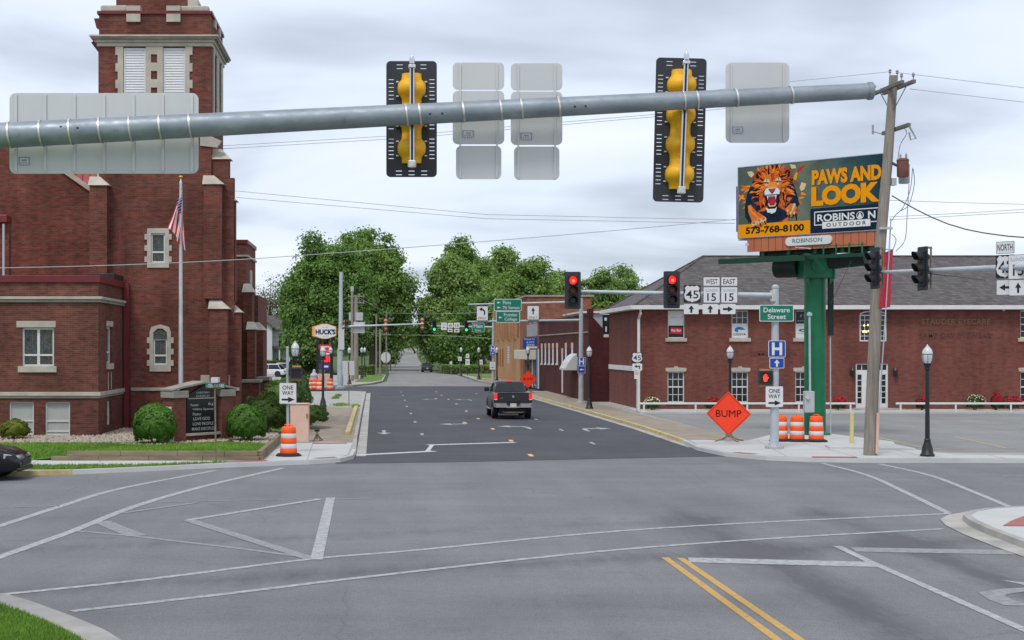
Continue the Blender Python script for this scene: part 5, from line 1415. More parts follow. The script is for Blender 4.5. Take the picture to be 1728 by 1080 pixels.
# hooped white awning over the door
da = SXW * F / (820 + 800 / 5.4 - CX)
aw_ = MB(); prof = [(0, 0), (-0.30, -0.20), (-0.62, -0.62), (-0.85, -1.05), (-0.85, -1.18), (0, -1.18)]
aw_.prism([(SXW - 0.01 + q[0], da - 1.9, 3.30 + q[1]) for q in prof], (0, 3.2, 0)); aw_.build('awning', 'sign_back', shed, bevel=0.02)
grey = thing('rear_building', 'plain grey rear building peeking over the brick shop roof', 'building', (22, 112, 0.1))
MB().box(15.0, 24, 110, 120, 0.1, sz(527, 108)).build('wall', 'grey_wall', grey)
MB().box(14.9, 24.2, 109.8, 120.2, sz(527, 108), sz(527, 108) + 0.12).build('coping', 'white_trim', grey)
hs = thing('hanging_sign', 'black and white hanging sign on the clinic rear corner', 'sign', (sx(1022, 96.5), 96.5, sz(572, 96.5)))
d_ = 96.5
p_ = MB().box(sx(1017, d_), sx(1028.5, d_), d_, d_ + 0.12, sz(566, d_), sz(531, d_)).build('panel', 'sign_black', hs)
MB().box(sx(1020, d_), sx(1024, d_), d_ - 0.008, d_ - 0.002, sz(541, d_), sz(536, d_)).build('mark', 'sign_white', p_)
MB().box(sx(1021.5, d_), sx(1024, d_), d_ - 0.008, d_ - 0.002, sz(560, d_), sz(551, d_)).build('mark', 'sign_white', p_)
MB().box(sx(1019, d_), sx(1027, d_), d_ - 0.02, d_ + 0.14, sz(569, d_), sz(564, d_)).build('bracket', 'white_trim', hs)
MB().box(sx(1017, d_), sx(1032, d_), d_ - 0.02, d_ + 0.14, sz(531, d_), sz(529, d_)).build('bracket', 'white_trim', hs)
# storefront with cream canopy and blue pilaster
st = thing('storefront', 'narrow storefront with cream canopy, white door and blue side panel', 'building', (17, 136, 0.13))
T0, T1, SX2 = 129.0, 143.0, 13.95
zz_ = 7.2
sho = [(131.2, 134.0, 0.3, 3.0), (135.0, 136.6, 0.3, 3.0), (138.0, 141.6, 0.9, 3.0), (131.5, 134.5, 5.9, 6.9), (135.5, 138.5, 5.9, 6.9)]
mb = MB(west(SX2)); mb.holed(T0, T1, 0.1, zz_, sho, 0, 0.25); mb.build('street_wall', 'brick_orange', st)
for h in sho[:3]: win_fill(st, west(SX2), h, 1, [], 'white_trim', 'glass_dark', 0.10, 0.08)
for h in sho[3:]: win_fill(st, west(SX2), h, 2, [], 'grey_wall', 'glass_dark', 0.10, 0.08)
MB(west(SX2)).box(130.6, 139.8, -0.03, 0.05, 4.75, 5.85).build('metal_panel', 'grey_wall', st)
MB(west(SX2)).box(T0 + 2.0, T1 - 0.6, -1.0, -0.02, sz(606, 138), sz(590.5, 138)).build('canopy', 'cream', st, bevel=0.04)
MB(west(SX2)).box(T0 + 0.12, T0 + 1.9, -0.12, -0.002, 0.12, 3.5).build('blue_panel', 'blue_paint', st)
MB(west(SX2)).box(T0 - 0.15, T0 + 0.1, -0.14, -0.003, 0.12, 3.6).build('pilaster', 'white_trim', st)
MB(west(SX2)).box(134.1, 134.9, -0.05, 0.05, 0.12, 3.0).build('pilaster', 'white_trim', st)
MB(west(SX2)).box(136.7, 142.6, -0.06, 0.05, 0.12, 0.95).build('stall_riser', 'white_trim', st)
MB().box(SX2 + 0.25, 24, T0, T1, 0.1, zz_ - 0.1).build('wall', 'brick_orange', st)
bs = thing('shop_sign', 'blue projecting shop sign with white lettering above the storefront', 'sign', (SX2 - 0.5, 130.4, 4.0))
d_ = 131.0
q_ = MB().box(sx(882.5, d_), sx(908, d_), d_ - 0.06, d_ + 0.06, sz(588, d_), sz(569.5, d_)).build('panel', 'sign_blue', bs)
for s_, xa, xb, ya, yb in (('Wayne Co.', 884, 903, 571, 574.2), ('& CITY', 888, 902, 576, 579), ('SENIORS', 889, 902, 580.3, 583.6)):
    mb = MB(); text_mb(mb, s_, sx(xa, d_), sx(xb, d_), sz(yb, d_), sz(ya, d_), d_ - 0.065, 0.02); mb.build('lettering', 'sign_white', q_)
MB().box(sx(888, d_), sx(909, d_), d_ - 0.07, d_ - 0.062, sz(587.6, d_), sz(584.5, d_)).build('white_band', 'sign_white', q_)
# tan two-storey building with ribbed front
tan = thing('ribbed_building', 'tan and orange brick building with vertical ribs beside second intersection', 'building', (18, 160, 0.13))
U0, U1, TX = 143.0, 181.0, 14.0
zt2 = sz(510, 160)
mb = MB(west(TX)); mb.holed(U0 + 4.5, U1, 0.1, zt2 - 0.4, [], 0, 0.3); mb.build('street_wall', 'brick_tan', tan)
mb = MB(west(TX)); mb.holed(U0, U0 + 4.49, 0.1, zt2 - 0.4, [], 0.05, 0.3); mb.build('street_wall', 'brick_orange', tan)
MB().box(TX + 0.3, 20.5, U0 + 0.01, U1, 0.1, zt2).build('wall', 'brick_orange', tan)
MB().box(TX + 0.1, 20.7, U0 - 0.1, U1 + 0.1, zt2 + 0.001, zt2 + 0.18).build('coping', 'limestone_dark', tan)
MB().box(19.0, 19.9, 150, 151, zt2 + 0.1, zt2 + 0.75).build('chimney', 'brick_orange', tan)
MB().hexa([(18.9, 149.9, zt2 + 0.75), (20, 149.9, zt2 + 0.75), (20, 151.1, zt2 + 0.75), (18.9, 151.1, zt2 + 0.75)], [(19.4, 150.4, zt2 + 1.15), (19.5, 150.4, zt2 + 1.15), (19.5, 150.6, zt2 + 1.15), (19.4, 150.6, zt2 + 1.15)]).build('chimney_cap', 'brick_tan', tan)
for k in range(9):
    d_ = U0 + 5.5 + k * 3.6
    MB(west(TX)).box(d_, d_ + 1.7, -0.03, -0.001, sz(570, 155) - 0.3 * (k % 2), zt2 - 0.6).build('recess_strip', 'brick_orange', tan)
    MB(west(TX)).box(d_ + 1.7, d_ + 2.1, -0.26, -0.001, sz(572, 155), zt2 - 0.45).build('rib', 'brick_tan', tan)
    if k in (5, 6, 7): MB(west(TX)).box(d_ + 0.5, d_ + 1.0, -0.10, -0.001, 1.6, 3.6).build('rib', 'brick_orange', tan)
bs2 = thing('blade_sign', 'tall narrow grey vertical sign on the tan ribbed building', 'sign', (TX - 0.4, 150, 2))
d_ = 154.0
q_ = MB().box(sx(855.5, d_), sx(860, d_), d_ - 0.1, d_ + 0.1, sz(614, d_), sz(582, d_)).build('panel', 'sticker', bs2)
for k in range(7):
    MB().box(sx(856.5, d_), sx(859, d_), d_ - 0.115, d_ - 0.105, sz(587.5 + k * 4.2, d_), sz(585 + k * 4.2, d_)).build('letter', 'sign_white', q_)

# ================================================================== the mast arm close to the camera
MD = 17.2
mx = lambda x: sx(x, MD)
mz = lambda y: sz(y, MD)
arm_x0, arm_z0 = -8.2, mz(257)
tip = Vector((mx(1468), MD, mz(153.5)))
ARM = lambda x: (x, MD, arm_z0 + (x - arm_x0) * (tip.z - arm_z0) / (tip.x - arm_x0))
arm_r = lambda x: 0.172 + (x - arm_x0) * (0.092 - 0.172) / (tip.x - arm_x0)
mast = thing('mast_arm', 'thick galvanised signal mast arm crossing the whole view', 'signal mast', (arm_x0, MD, 0.12))
MB().tube([ARM(arm_x0), ARM(-5), ARM(0), ARM(3), ARM(tip.x)], [arm_r(arm_x0), arm_r(-5), arm_r(0), arm_r(3), arm_r(tip.x)], 28).build('arm', 'galvanised', mast, smooth=True)
MB().tube([ARM(tip.x - 0.03), ARM(tip.x + 0.03)], 0.105, 24).build('end_cap', 'galvanised', mast, smooth=True, bevel=0.01)
MB().tube([(arm_x0, MD, 0.12), (arm_x0, MD, 7.3)], [0.24, 0.19], 20).build('pole', 'galvanised', mast, smooth=True)
MB().box(arm_x0 - 0.35, arm_x0 + 0.35, MD - 0.35, MD + 0.35, 0.1, 0.18).build('base_plate', 'galvanised', mast, bevel=0.02)
def strap(x, parent, w=0.022, lean=0.016):
    """steel band round the arm"""
    X = mx(x); p = Vector(ARM(X)); r = arm_r(X) + 0.004
    mb = MB(); n = 28; vs, fs = [], []
    for k in range(n):
        t = 2 * math.pi * k / n
        for s in (0, 1):
            rr_ = r + 0.003
            off = -lean * math.sin(t)
            vs.append((X + (s - 0.5) * w + off, MD + math.cos(t) * rr_, p.z + math.sin(t) * rr_))
    for k in range(n):
        a = 2 * k; b = 2 * ((k + 1) % n); fs.append((a, a + 1, b + 1, b))
    mb.add(vs, fs); return mb.build('strap', 'steel_strap', parent, smooth=True)
def holes_in_arm():
    for x, y in ((725, 195), (745.5, 194), (968, 182.5), (986, 181.5), (107, 217), (135, 219)):
        X = mx(x); p = Vector(ARM(X)); r = arm_r(X); zz_ = mz(y)
        dz = zz_ - p.z; yy = MD - math.sqrt(max(0.0001, r * r - dz * dz))
        MB().lathe([(0.013, -0.002), (0.013, 0.012), (0.010, 0.014)], (X, yy, zz_), 10, 'y').build('wire_hole', 'lamp_black', mast)
holes_in_arm()
SD = MD + 0.26          # plane of the sign plates, just behind the arm
def sign_back(root, x0, x1, ya, yb, r=0.06, name='plate'):
    k = SD / MD
    return MB().plate(rr(sx(x0, SD), sx(x1, SD), sz(yb, SD), sz(ya, SD), r, 5), SD, SD + 0.006).build(name, 'sign_back', root)
def rail_v(root, x, ya, yb, w=0.032):
    X = sx(x, SD); MB().box(X - w / 2, X + w / 2, SD - 0.018, SD - 0.001, sz(yb, SD), sz(ya, SD)).build('rail', 'sign_rail', root)
def sticker(root, x, y, w=20, h=15):
    s = MB().box(sx(x, SD), sx(x + w, SD), SD - 0.004, SD - 0.001, sz(y + h, SD), sz(y, SD)).build('sticker', 'sign_rail', root)
    mb = MB()
    for a, b, c, e in ((0.05, 0.95, 0.86, 0.95), (0.05, 0.15, 0.1, 0.86), (0.85, 0.95, 0.1, 0.86), (0.30, 0.70, 0.52, 0.70), (0.2, 0.32, 0.30, 0.42), (0.40, 0.52, 0.30, 0.42), (0.60, 0.72, 0.30, 0.42), (0.2, 0.3, 0.05, 0.22), (0.38, 0.5, 0.05, 0.22), (0.56, 0.66, 0.05, 0.22), (0.72, 0.80, 0.05, 0.22)):
        mb.box(sx(x + w * a, SD), sx(x + w * b, SD), SD - 0.0075, SD - 0.005, sz(y + h * (1 - c), SD), sz(y + h * (1 - e), SD))
    mb.build('sticker_print', 'sticker', s)
# wide street-name sign seen from behind
g1 = thing('street_sign', 'wide blank back of a street-name sign at the upper left', 'sign', (mx(175), SD, mz(293)))
sign_back(g1, 16, 335, 157, 293, 0.075)
for x in (27, 76.5, 126, 176, 225.5, 275, 324): rail_v(g1, x, 160, 290)
for x in (17.5, 70, 119.7, 169.7, 220.6, 270.8, 321.3): strap(x, g1)
sticker(g1, 30.5, 264, 21, 17)
for k, (xa, xb, dy, lab) in enumerate(((764, 851, 0, 'left of two stacked blank route sign backs on the mast arm'), (862, 949, 1.2, 'right of two stacked blank route sign backs on the mast arm'))):
    g = thing('route_sign', lab, 'sign', (mx((xa + xb) / 2), SD, mz(303)), 0, 'route signs seen from behind')
    sign_back(g, xa, xb, 105.5 + dy, 151.5 + dy); sign_back(g, xa, xb, 153.3 + dy, 243.5 + dy); sign_back(g, xa + 5.5, xb - 5, 246 + dy, 302.3 + dy)
    rail_v(g, xa + 12.5, 108 + dy, 301 + dy, 0.02); rail_v(g, xb - 12.5, 108 + dy, 301 + dy, 0.02)
    strap(xa + 17.5, g); strap(xb - 6.5, g)
    sticker(g, xa + 15, 219 + dy * 3.4, 22, 15)
g2 = thing('lane_sign', 'single tall blank sign back near the tip of the mast arm', 'sign', (mx(1278), SD, mz(241)))
sign_back(g2, 1224.5, 1332, 105.5, 241, 0.07)
rail_v(g2, 1233.5, 108, 239, 0.018); rail_v(g2, 1322, 108, 239, 0.018); strap(1242, g2); strap(1335, g2)
sticker(g2, 1234, 213, 21, 14)

# --- signal heads
def sec_loft(mb, z0, z1, bulge=0.160, neck=0.114, back=0.2):
    """rear shell of one signal section, swelling around the lamp; back towards +y"""
    zc = (z0 + z1) / 2; h = (z1 - z0) / 2
    secs = []
    for t, wv, dv in ((-1, neck, 0.11), (-0.62, neck + 0.004, 0.12), (-0.45, 0.140, 0.16), (-0.28, 0.162, 0.19), (0, bulge + 0.006, 0.205), (0.28, 0.162, 0.19), (0.45, 0.140, 0.16), (0.62, neck + 0.004, 0.12), (1, neck, 0.11)):
        z = zc + t * h
        secs.append([(-wv, 0.0, z), (-wv, dv * 0.45, z), (-wv * 0.72, dv * 0.82, z), (-wv * 0.30, dv, z), (wv * 0.30, dv, z), (wv * 0.72, dv * 0.82, z), (wv, dv * 0.45, z), (wv, 0.0, z)])
    mb.loft(secs)
def lens_mat(i, n, lit):
    names = ['red', 'amber', 'green', 'green'] if n > 3 else ['red', 'amber', 'green']
    c = names[i]
    if lit == i: return {'red': 'lens_red', 'green': 'lens_green', 'amber': 'bulb_warm'}[c]
    return 'lens_dark_' + c
def signal(label, loc, rotz, n=3, lit=None, shell='black_plastic', pitch=0.352, bp_w=0.60, slots=True, group='traffic signal heads', detail=True, tall=0.30, k=1.0):
    """front faces local -Y; origin at the centre of the head"""
    t = thing('traffic_signal', label, 'traffic signal', loc, rotz, group)
    hgt = n * pitch; z0 = -hgt / 2
    def L_(mb, name, mat, parent=t, **kw):
        mb.v = [(a * k, b * k, c * k) for a, b, c in mb.v]; return mb.build(name, mat, parent, local=True, **kw)
    W2, H2 = bp_w / 2, hgt / 2 + tall / 2
    holes = []
    if slots:
        for i in range(n):
            zc = z0 + pitch * (i + 0.5)
            for q in range(6):
                z = zc + (q - 2.5) * 0.046
                for s in (-1, 1):
                    a, b = (s * 0.212, s * 0.272) if s > 0 else (-0.272, -0.212)
                    holes.append((a, b, z - 0.0036, z + 0.0036))
        for s in (-1, 1):
            for z in (H2 - 0.045, H2 - 0.09) if s > 0 else (-H2 + 0.028, -H2 + 0.072):
                for xx in (-0.14, 0.14) if s > 0 else (-0.15, 0, 0.15):
                    holes.append((xx - 0.035, xx + 0.035, z - 0.0036, z + 0.0036))
    mb = MB(); mb.holed(-W2 + 0.0, W2 - 0.0, -H2 + 0.05, H2 - 0.05, [h for h in holes if -H2 + 0.05 < h[2] and h[3] < H2 - 0.05], 0.0, 0.004)
    mb.holed(-W2 + 0.05, W2 - 0.05, H2 - 0.05, H2, [h for h in holes if h[2] > H2 - 0.05], 0.0, 0.004); mb.holed(-W2 + 0.05, W2 - 0.05, -H2, -H2 + 0.05, [h for h in holes if h[3] < -H2 + 0.05], 0.0, 0.004)
    for sx_, sz_ in ((1, 1), (1, -1), (-1, 1), (-1, -1)):
        c = [(sx_ * (W2 - 0.05), sz_ * (H2 - 0.05))] + [(sx_ * (W2 - 0.05 + 0.05 * math.cos(R(a))), sz_ * (H2 - 0.05 + 0.05 * math.sin(R(a)))) for a in (0, 22, 45, 68, 90)]
        mb.plate(c, 0.0, 0.004)
    L_(mb, 'backplate', 'backplate')
    for i in range(n):
        zb = z0 + pitch * (n - 1 - i)
        mb = MB(); mb.box(-0.165, 0.165, -0.06, -0.001, zb + 0.004, zb + pitch - 0.004)
        h = L_(mb, 'housing', 'black_plastic', bevel=0.012)
        zc = zb + pitch / 2
        L_(MB().lathe([(0.001, 0), (0.06, -0.022), (0.11, -0.012), (0.142, 0.0), (0.142, 0.02)], (0, -0.066, zc), 20, 'y'), 'lens', lens_mat(i, n, lit), h, smooth=True)
        if lit == i and lens_mat(i, n, lit) == 'lens_red':
            L_(MB().lathe([(0.001, 0), (0.03, -0.006), (0.055, 0.0)], (0.015, -0.093, zc - 0.02), 14, 'y'), 'lens_glow', 'lens_red_hot', h, smooth=True)
        # visor: open tunnel hood
        vs, fs = [], []; m_ = 14
        for q in range(m_ + 1):
            a = R(-35 + 250 * q / m_)
            dep = 0.09 + 0.19 * (0.5 + 0.5 * math.sin(a))
            for rr_, yy in ((0.150, -0.06), (0.150, -0.06 - dep), (0.156, -0.06 - dep), (0.156, -0.06)):
                vs.append((rr_ * math.cos(a), yy, zc + rr_ * math.sin(a)))
        for q in range(m_):
            for e_ in range(4):
                fs.append((q * 4 + e_, q * 4 + (e_ + 1) % 4, (q + 1) * 4 + (e_ + 1) % 4, (q + 1) * 4 + e_))
        L_(MB().add(vs, fs), 'visor', 'black_plastic', h, smooth=True)
        mb = MB(); sec_loft(mb, zb - 0.001, zb + pitch + 0.001); mb.v = [(a, b + 0.005, c) for a, b, c in mb.v]
        sh_ = L_(mb, 'shell', shell, smooth=True)
        if slots:
            for sx_ in (-1, 1):
                for dz_ in (-0.085, 0.085):
                    L_(MB().box(sx_ * 0.168 - 0.016, sx_ * 0.168 + 0.016, 0.006, 0.03, zc + dz_ - 0.008, zc + dz_ + 0.008), 'latch', 'sign_rail', sh_, bevel=0.003)
    return t, z0, hgt
def signal_back_bracket(t, hgt, lean=0.0, k=1.0):
    """vertical tube bracket with end clamps behind the head"""
    z1 = hgt / 2 + 0.10; z0 = -hgt / 2 - 0.02
    f = lambda z: lean * z
    for dx_ in (-0.019, 0.019):
        MB().tube([(f(z0) + dx_, 0.245, z0), (f(z1) + dx_, 0.245, z1)], 0.0095, 8).build('bracket_tube', 'chrome', t, local=True, smooth=True)
    MB().hexa([(f(z0) - 0.014, 0.24, z0), (f(z0) + 0.014, 0.24, z0), (f(z0) + 0.014, 0.25, z0), (f(z0) - 0.014, 0.25, z0)], [(f(z1) - 0.014, 0.24, z1), (f(z1) + 0.014, 0.24, z1), (f(z1) + 0.014, 0.25, z1), (f(z1) - 0.014, 0.25, z1)]).build('bracket_web', 'sign_black', t, local=True)
    MB().box(f(z1) - 0.042, f(z1) + 0.042, 0.20, 0.27, z1 - 0.07, z1 - 0.03).build('clamp', 'chrome', t, local=True, bevel=0.008)
    MB().lathe([(0.03, 0), (0.034, 0.05), (0.02, 0.09)], (f(z1), 0.245, z1 - 0.02), 10).build('cap', 'chrome', t, local=True, smooth=True)
    MB().box(f(z0) - 0.042, f(z0) + 0.042, 0.20, 0.27, z0 - 0.01, z0 + 0.03).build('clamp', 'chrome', t, local=True, bevel=0.008)
    MB().lathe([(0.02, -0.06), (0.05, -0.05), (0.05, 0)], (f(z0), 0.235, z0), 10).build('cap', 'steel_strap', t, local=True)
s1, _, h1 = signal('yellow-backed three-lamp signal between blank signs on the near mast arm', at(694.5, 201, MD + 0.36), R(180), 3, None, 'signal_yellow', tall=0.32)
signal_back_bracket(s1, h1, 0.0)
s2, _, h2 = signal('tall yellow-backed four-lamp signal on the near mast arm', at(1147, 219.5, MD + 0.36), R(180), 4, None, 'signal_yellow', tall=0.30)
s2.rotation_euler = (0, R(-1.4), R(180))
signal_back_bracket(s2, h2, -0.012)
for x in (686, 708): strap(x, s1, 0.02)
for x in (1152.5, 1174.5): strap(x, s2, 0.02)

# ================================================================== billboard
BL, BR_ = Vector((15.17, 62.6, 0)), Vector((19.72, 58.0, 0))
bang = math.atan2(BR_.y - BL.y, BR_.x - BL.x)
BLEN = (BR_ - BL).length
bmid = (BL + BR_) / 2
colX, colY = sx(1380, 60.6), 61.0
bb = thing('billboard', 'large billboard with roaring lion print on a dark green column', 'billboard', (bmid.x, bmid.y, 0.13), bang)
BZ0, BZ1 = 8.345 - 0.13, 11.30 - 0.13
def LB(mb, name, mat, parent=bb, **k): return mb.build(name, mat, parent, local=True, **k)
hl = BLEN / 2
def poster_mat():
    m, N, L, b = new_mat('bb_print')
    tcn = N.new('ShaderNodeTexCoord'); s = N.new('ShaderNodeSeparateXYZ'); L.new(tcn.outputs['Object'], s.inputs[0])
    v = N.new('ShaderNodeMapping'); L.new(tcn.outputs['Object'], v.inputs['Vector'])
    mr = N.new('ShaderNodeMapRange'); mr.inputs['From Min'].default_value = -hl; mr.inputs['From Max'].default_value = hl; L.new(s.outputs['X'], mr.inputs['Value'])
    c = ramp(N, L, mr.outputs[0], [(0.0, (0.075, 0.105, 0.082)), (0.45, (0.135, 0.165, 0.115)), (0.75, (0.045, 0.095, 0.095)), (1.0, (0.008, 0.045, 0.060))])
    c = mixc(N, L, 1.0, c, ramp(N, L, noise(N, L, v.outputs[0], 1.2, 5), [(0.3, (0.7,) * 3), (0.7, (1.25,) * 3)]), 'MULTIPLY')
    L.new(c, b.inputs['Base Color']); b.inputs['Roughness'].default_value = 0.75; b.inputs['Specular IOR Level'].default_value = 0.15
poster_mat()
for nm, c in (('ink_orange', (0.80, 0.30, 0.0)), ('ink_navy', (0.006, 0.018, 0.040)), ('ink_black', (0.012, 0.010, 0.012)), ('ink_white', (0.72, 0.72, 0.70)), ('ink_mane1', (0.72, 0.125, 0.012)), ('ink_mane2', (0.42, 0.050, 0.010)), ('ink_mane3', (0.85, 0.25, 0.035)),
              ('ink_face', (0.60, 0.17, 0.03)), ('ink_cream', (0.66, 0.50, 0.30)), ('ink_red', (0.55, 0.02, 0.015)), ('ink_pink', (0.36, 0.07, 0.10)), ('ink_tongue', (0.33, 0.02, 0.07)), ('ink_teal', (0.015, 0.05, 0.075)), ('ink_shadow', (0.02, 0.05, 0.06))):
    pm(nm, c, 0.75, var=0.10, scale=7, spec=0.15)
face = LB(MB().box(-hl, hl, 0.0, 0.14, BZ0, BZ1), 'poster_face', 'bb_print')
LB(MB().holed(-hl - 0.03, hl + 0.03, BZ0 - 0.03, BZ1 + 0.03, [(-hl, hl, BZ0, BZ1)], -0.012, 0.16), 'face_frame', 'sticker')
def fb(zx, zy):
    """place on the printed sheet, from a close-up of the photo that shows its left 60 percent"""
    top = 150 - (zx - 130) * 0.0863; bot = 1005 - (zx - 115) * 0.050
    u = max(0.004, (zx - 120) / 1764.0); t = max(0.006, (zy - top) / (bot - top))
    return (-hl + u * BLEN, BZ1 - t * (BZ1 - BZ0))
layer = [0]
INKS = ['ink_mane1', 'ink_mane2', 'ink_mane3', 'ink_face', 'ink_cream', 'ink_red', 'ink_pink', 'ink_tongue', 'ink_teal', 'ink_navy', 'ink_black', 'ink_white', 'ink_orange']
lion = MB()
def shp(pts, ink, soft=True):
    layer[0] += 1
    P = [fb(*p) for p in pts]
    lion.mi = INKS.index(ink)
    y = -0.0015 - layer[0] * 0.00006
    cx_ = sum(p[0] for p in P) / len(P); cz_ = sum(p[1] for p in P) / len(P)
    lion.add([(p[0], y, p[1]) for p in P], [tuple(range(len(P)))])
rl = random.Random(11)
def stroke(x, y, ang, length, w, ink, curve=0.0):
    """tapering brush stroke starting at x,y"""
    n = 5; a = R(ang); L1, L2 = [], []
    px_, py_ = x, y
    for k in range(n + 1):
        t = k / n; ww = w * (1 - t) ** 0.7 * (0.55 + 0.45 * min(1, t * 4))
        L1.append((px_ - math.sin(a) * ww, py_ + math.cos(a) * ww)); L2.append((px_ + math.sin(a) * ww, py_ - math.cos(a) * ww))
        px_ += math.cos(a) * length / n; py_ += math.sin(a) * length / n; a += R(curve) / n
    shp(L1 + L2[::-1], ink)
# splashes behind the animal
for i in range(46):
    a = rl.uniform(120, 245) if i % 2 else rl.uniform(-75, 60)
    r0 = rl.uniform(250, 330)
    stroke(560 + r0 * 1.12 * math.cos(R(a)), 470 - r0 * 0.98 * math.sin(R(a)), -a + rl.uniform(-50, 50), rl.uniform(50, 120), rl.uniform(10, 26), rl.choice(['ink_mane1', 'ink_mane3', 'ink_red', 'ink_mane2', 'ink_mane1', 'ink_orange']), rl.uniform(-40, 40))
shp([(235, 200), (300, 190), (330, 230), (290, 270), (265, 250)], 'ink_cream'); shp([(900, 400), (925, 330), (985, 350), (960, 420), (920, 440)], 'ink_cream'); shp([(780, 110), (850, 120), (860, 160), (800, 165)], 'ink_cream')
stroke(870, 205, -42, 150, 22, 'ink_red'); stroke(600, 825, -22, 210, 30, 'ink_red', -20); stroke(690, 800, -30, 190, 22, 'ink_mane1', -20)
# dark body
shp([(300, 330), (240, 460), (205, 620), (215, 760), (300, 850), (420, 860), (560, 830), (680, 800), (780, 740), (900, 600), (870, 480), (830, 360), (760, 220), (380, 220)], 'ink_navy')
for i in range(26):
    x = rl.uniform(240, 860); y = rl.uniform(380, 780)
    stroke(x, y, rl.uniform(60, 120), rl.uniform(60, 130), rl.uniform(8, 18), rl.choice(['ink_teal', 'ink_black', 'ink_teal', 'ink_mane2']), rl.uniform(-30, 30))
# mane: rings of flame-like locks
for ring_, (rx_, ry_, n_, ln, w) in enumerate(((235, 235, 46, 95, 24), (200, 195, 44, 95, 22), (160, 155, 38, 85, 20), (125, 120, 30, 70, 17))):
    for k in range(n_):
        a = 360 * k / n_ + rl.uniform(-5, 5)
        if ring_ == 0 and 245 < a < 295: continue
        x = 565 + rx_ * 0.86 * math.cos(R(a)); y = 385 - ry_ * math.sin(R(a)) * (0.95 if math.sin(R(a)) > 0 else 1.25)
        ink = rl.choice(['ink_mane1', 'ink_mane1', 'ink_mane3', 'ink_mane2', 'ink_black', 'ink_mane3'] if math.sin(R(a)) > -0.35 else ['ink_mane1', 'ink_mane2', 'ink_black', 'ink_mane1', 'ink_navy'])
        stroke(x, y, -a + rl.uniform(-22, 22) + (60 if 200 < a < 340 else 0) * (1 if a < 270 else -1) * 0.5, ln * rl.uniform(0.7, 1.2), w * rl.uniform(0.7, 1.2), ink, rl.uniform(-45, 45))
# ears
for s, ex, ey in ((-1, 385, 250), (1, 752, 225)):
    shp([(ex + 58 * math.cos(R(a)), ey + 66 * math.sin(R(a))) for a in range(0, 360, 24)], 'ink_mane2'); shp([(ex + 36 * math.cos(R(a)), ey + 46 * math.sin(R(a))) for a in range(0, 360, 24)], 'ink_black'); stroke(ex - 10 * s, ey + 40, -80, 70, 9, 'ink_mane1')
# head
shp([(440, 300), (470, 235), (540, 205), (610, 205), (670, 230), (700, 300), (705, 370), (675, 430), (640, 470), (480, 480), (445, 430), (430, 370)], 'ink_face')
for i in range(18): stroke(rl.uniform(470, 680), rl.uniform(225, 300), rl.uniform(-120, -60), rl.uniform(40, 80), 9, rl.choice(['ink_mane3', 'ink_mane1', 'ink_mane2']))
shp([(540, 190), (590, 190), (575, 300), (560, 330), (550, 300)], 'ink_mane2')
for s, ex, ey in ((-1, 490, 318), (1, 640, 305)):
    shp([(ex - 44, ey + 2), (ex - 12, ey - 34), (ex + 30, ey - 26), (ex + 42, ey + 8), (ex, ey + 18)], 'ink_cream')
    shp([(ex - 52, ey + 12), (ex - 5, ey + 6), (ex + 46, ey + 14), (ex + 8, ey + 28)], 'ink_black'); shp([(ex - 26, ey + 30), (ex + 18, ey + 28), (ex + 6, ey + 58), (ex - 14, ey + 56)], 'ink_cream')
    stroke(ex - 2, ey - 34, 80, 70, 5, 'ink_black'); shp([(ex - 10, ey + 14), (ex + 10, ey + 13), (ex + 2, ey + 24)], 'ink_orange')
shp([(515, 330), (605, 320), (625, 400), (500, 408)], 'ink_mane3')
# locks falling over the brow and cheeks
for k in range(64):
    a = rl.uniform(-40, 220)
    x = 565 + 118 * math.cos(R(a)); y = 345 - 128 * math.sin(R(a))
    stroke(x, y, -a + rl.uniform(-35, 35), rl.uniform(60, 130), rl.uniform(7, 15), rl.choice(['ink_mane1', 'ink_mane3', 'ink_mane2', 'ink_black', 'ink_mane1']), rl.uniform(-50, 50))
for k in range(30):
    s_ = rl.choice((-1, 1))
    stroke(565 + s_ * rl.uniform(110, 170), rl.uniform(400, 520), 90 + s_ * rl.uniform(-10, 30), rl.uniform(80, 170), rl.uniform(8, 16), rl.choice(['ink_mane1', 'ink_mane2', 'ink_black', 'ink_mane3', 'ink_navy']), rl.uniform(-30, 30))
# muzzle, nose, open jaw
shp([(455, 450), (490, 405), (560, 395), (630, 400), (665, 440), (650, 480), (600, 492), (560, 478), (515, 496), (470, 486)], 'ink_white')
shp([(480, 480), (650, 472), (660, 560), (630, 640), (570, 665), (510, 650), (478, 580)], 'ink_black')
shp([(512, 408), (608, 402), (590, 440), (566, 470), (556, 470), (530, 440)], 'ink_black'); shp([(524, 412), (598, 407), (582, 436), (562, 456), (545, 440)], 'ink_pink')
shp([(505, 560), (530, 510), (590, 505), (618, 555), (600, 600), (525, 605)], 'ink_tongue'); shp([(535, 545), (580, 540), (590, 585), (545, 592)], 'ink_red')
for x, y, h, w in ((505, 490, 55, 13), (607, 484, 55, 13), (530, 492, 18, 9), (548, 490, 18, 9), (566, 489, 18, 9), (584, 488, 18, 9)):
    shp([(x - w, y), (x + w, y), (x, y + h)], 'ink_white')
shp([(505, 590), (520, 580), (535, 612), (590, 608), (605, 575), (615, 585), (600, 622), (525, 628)], 'ink_cream')
shp([(482, 640), (520, 655), (600, 650), (622, 625), (605, 690), (560, 712), (505, 700)], 'ink_white'); stroke(520, 700, 60, 60, 14, 'ink_black'); stroke(590, 700, 110, 60, 14, 'ink_black')
for s in (-1, 1):
    for k in range(5): stroke(560 + s * 95, 440 + k * 9, 90 - s * (70 - k * 12), 110, 4, 'ink_black', s * 20)
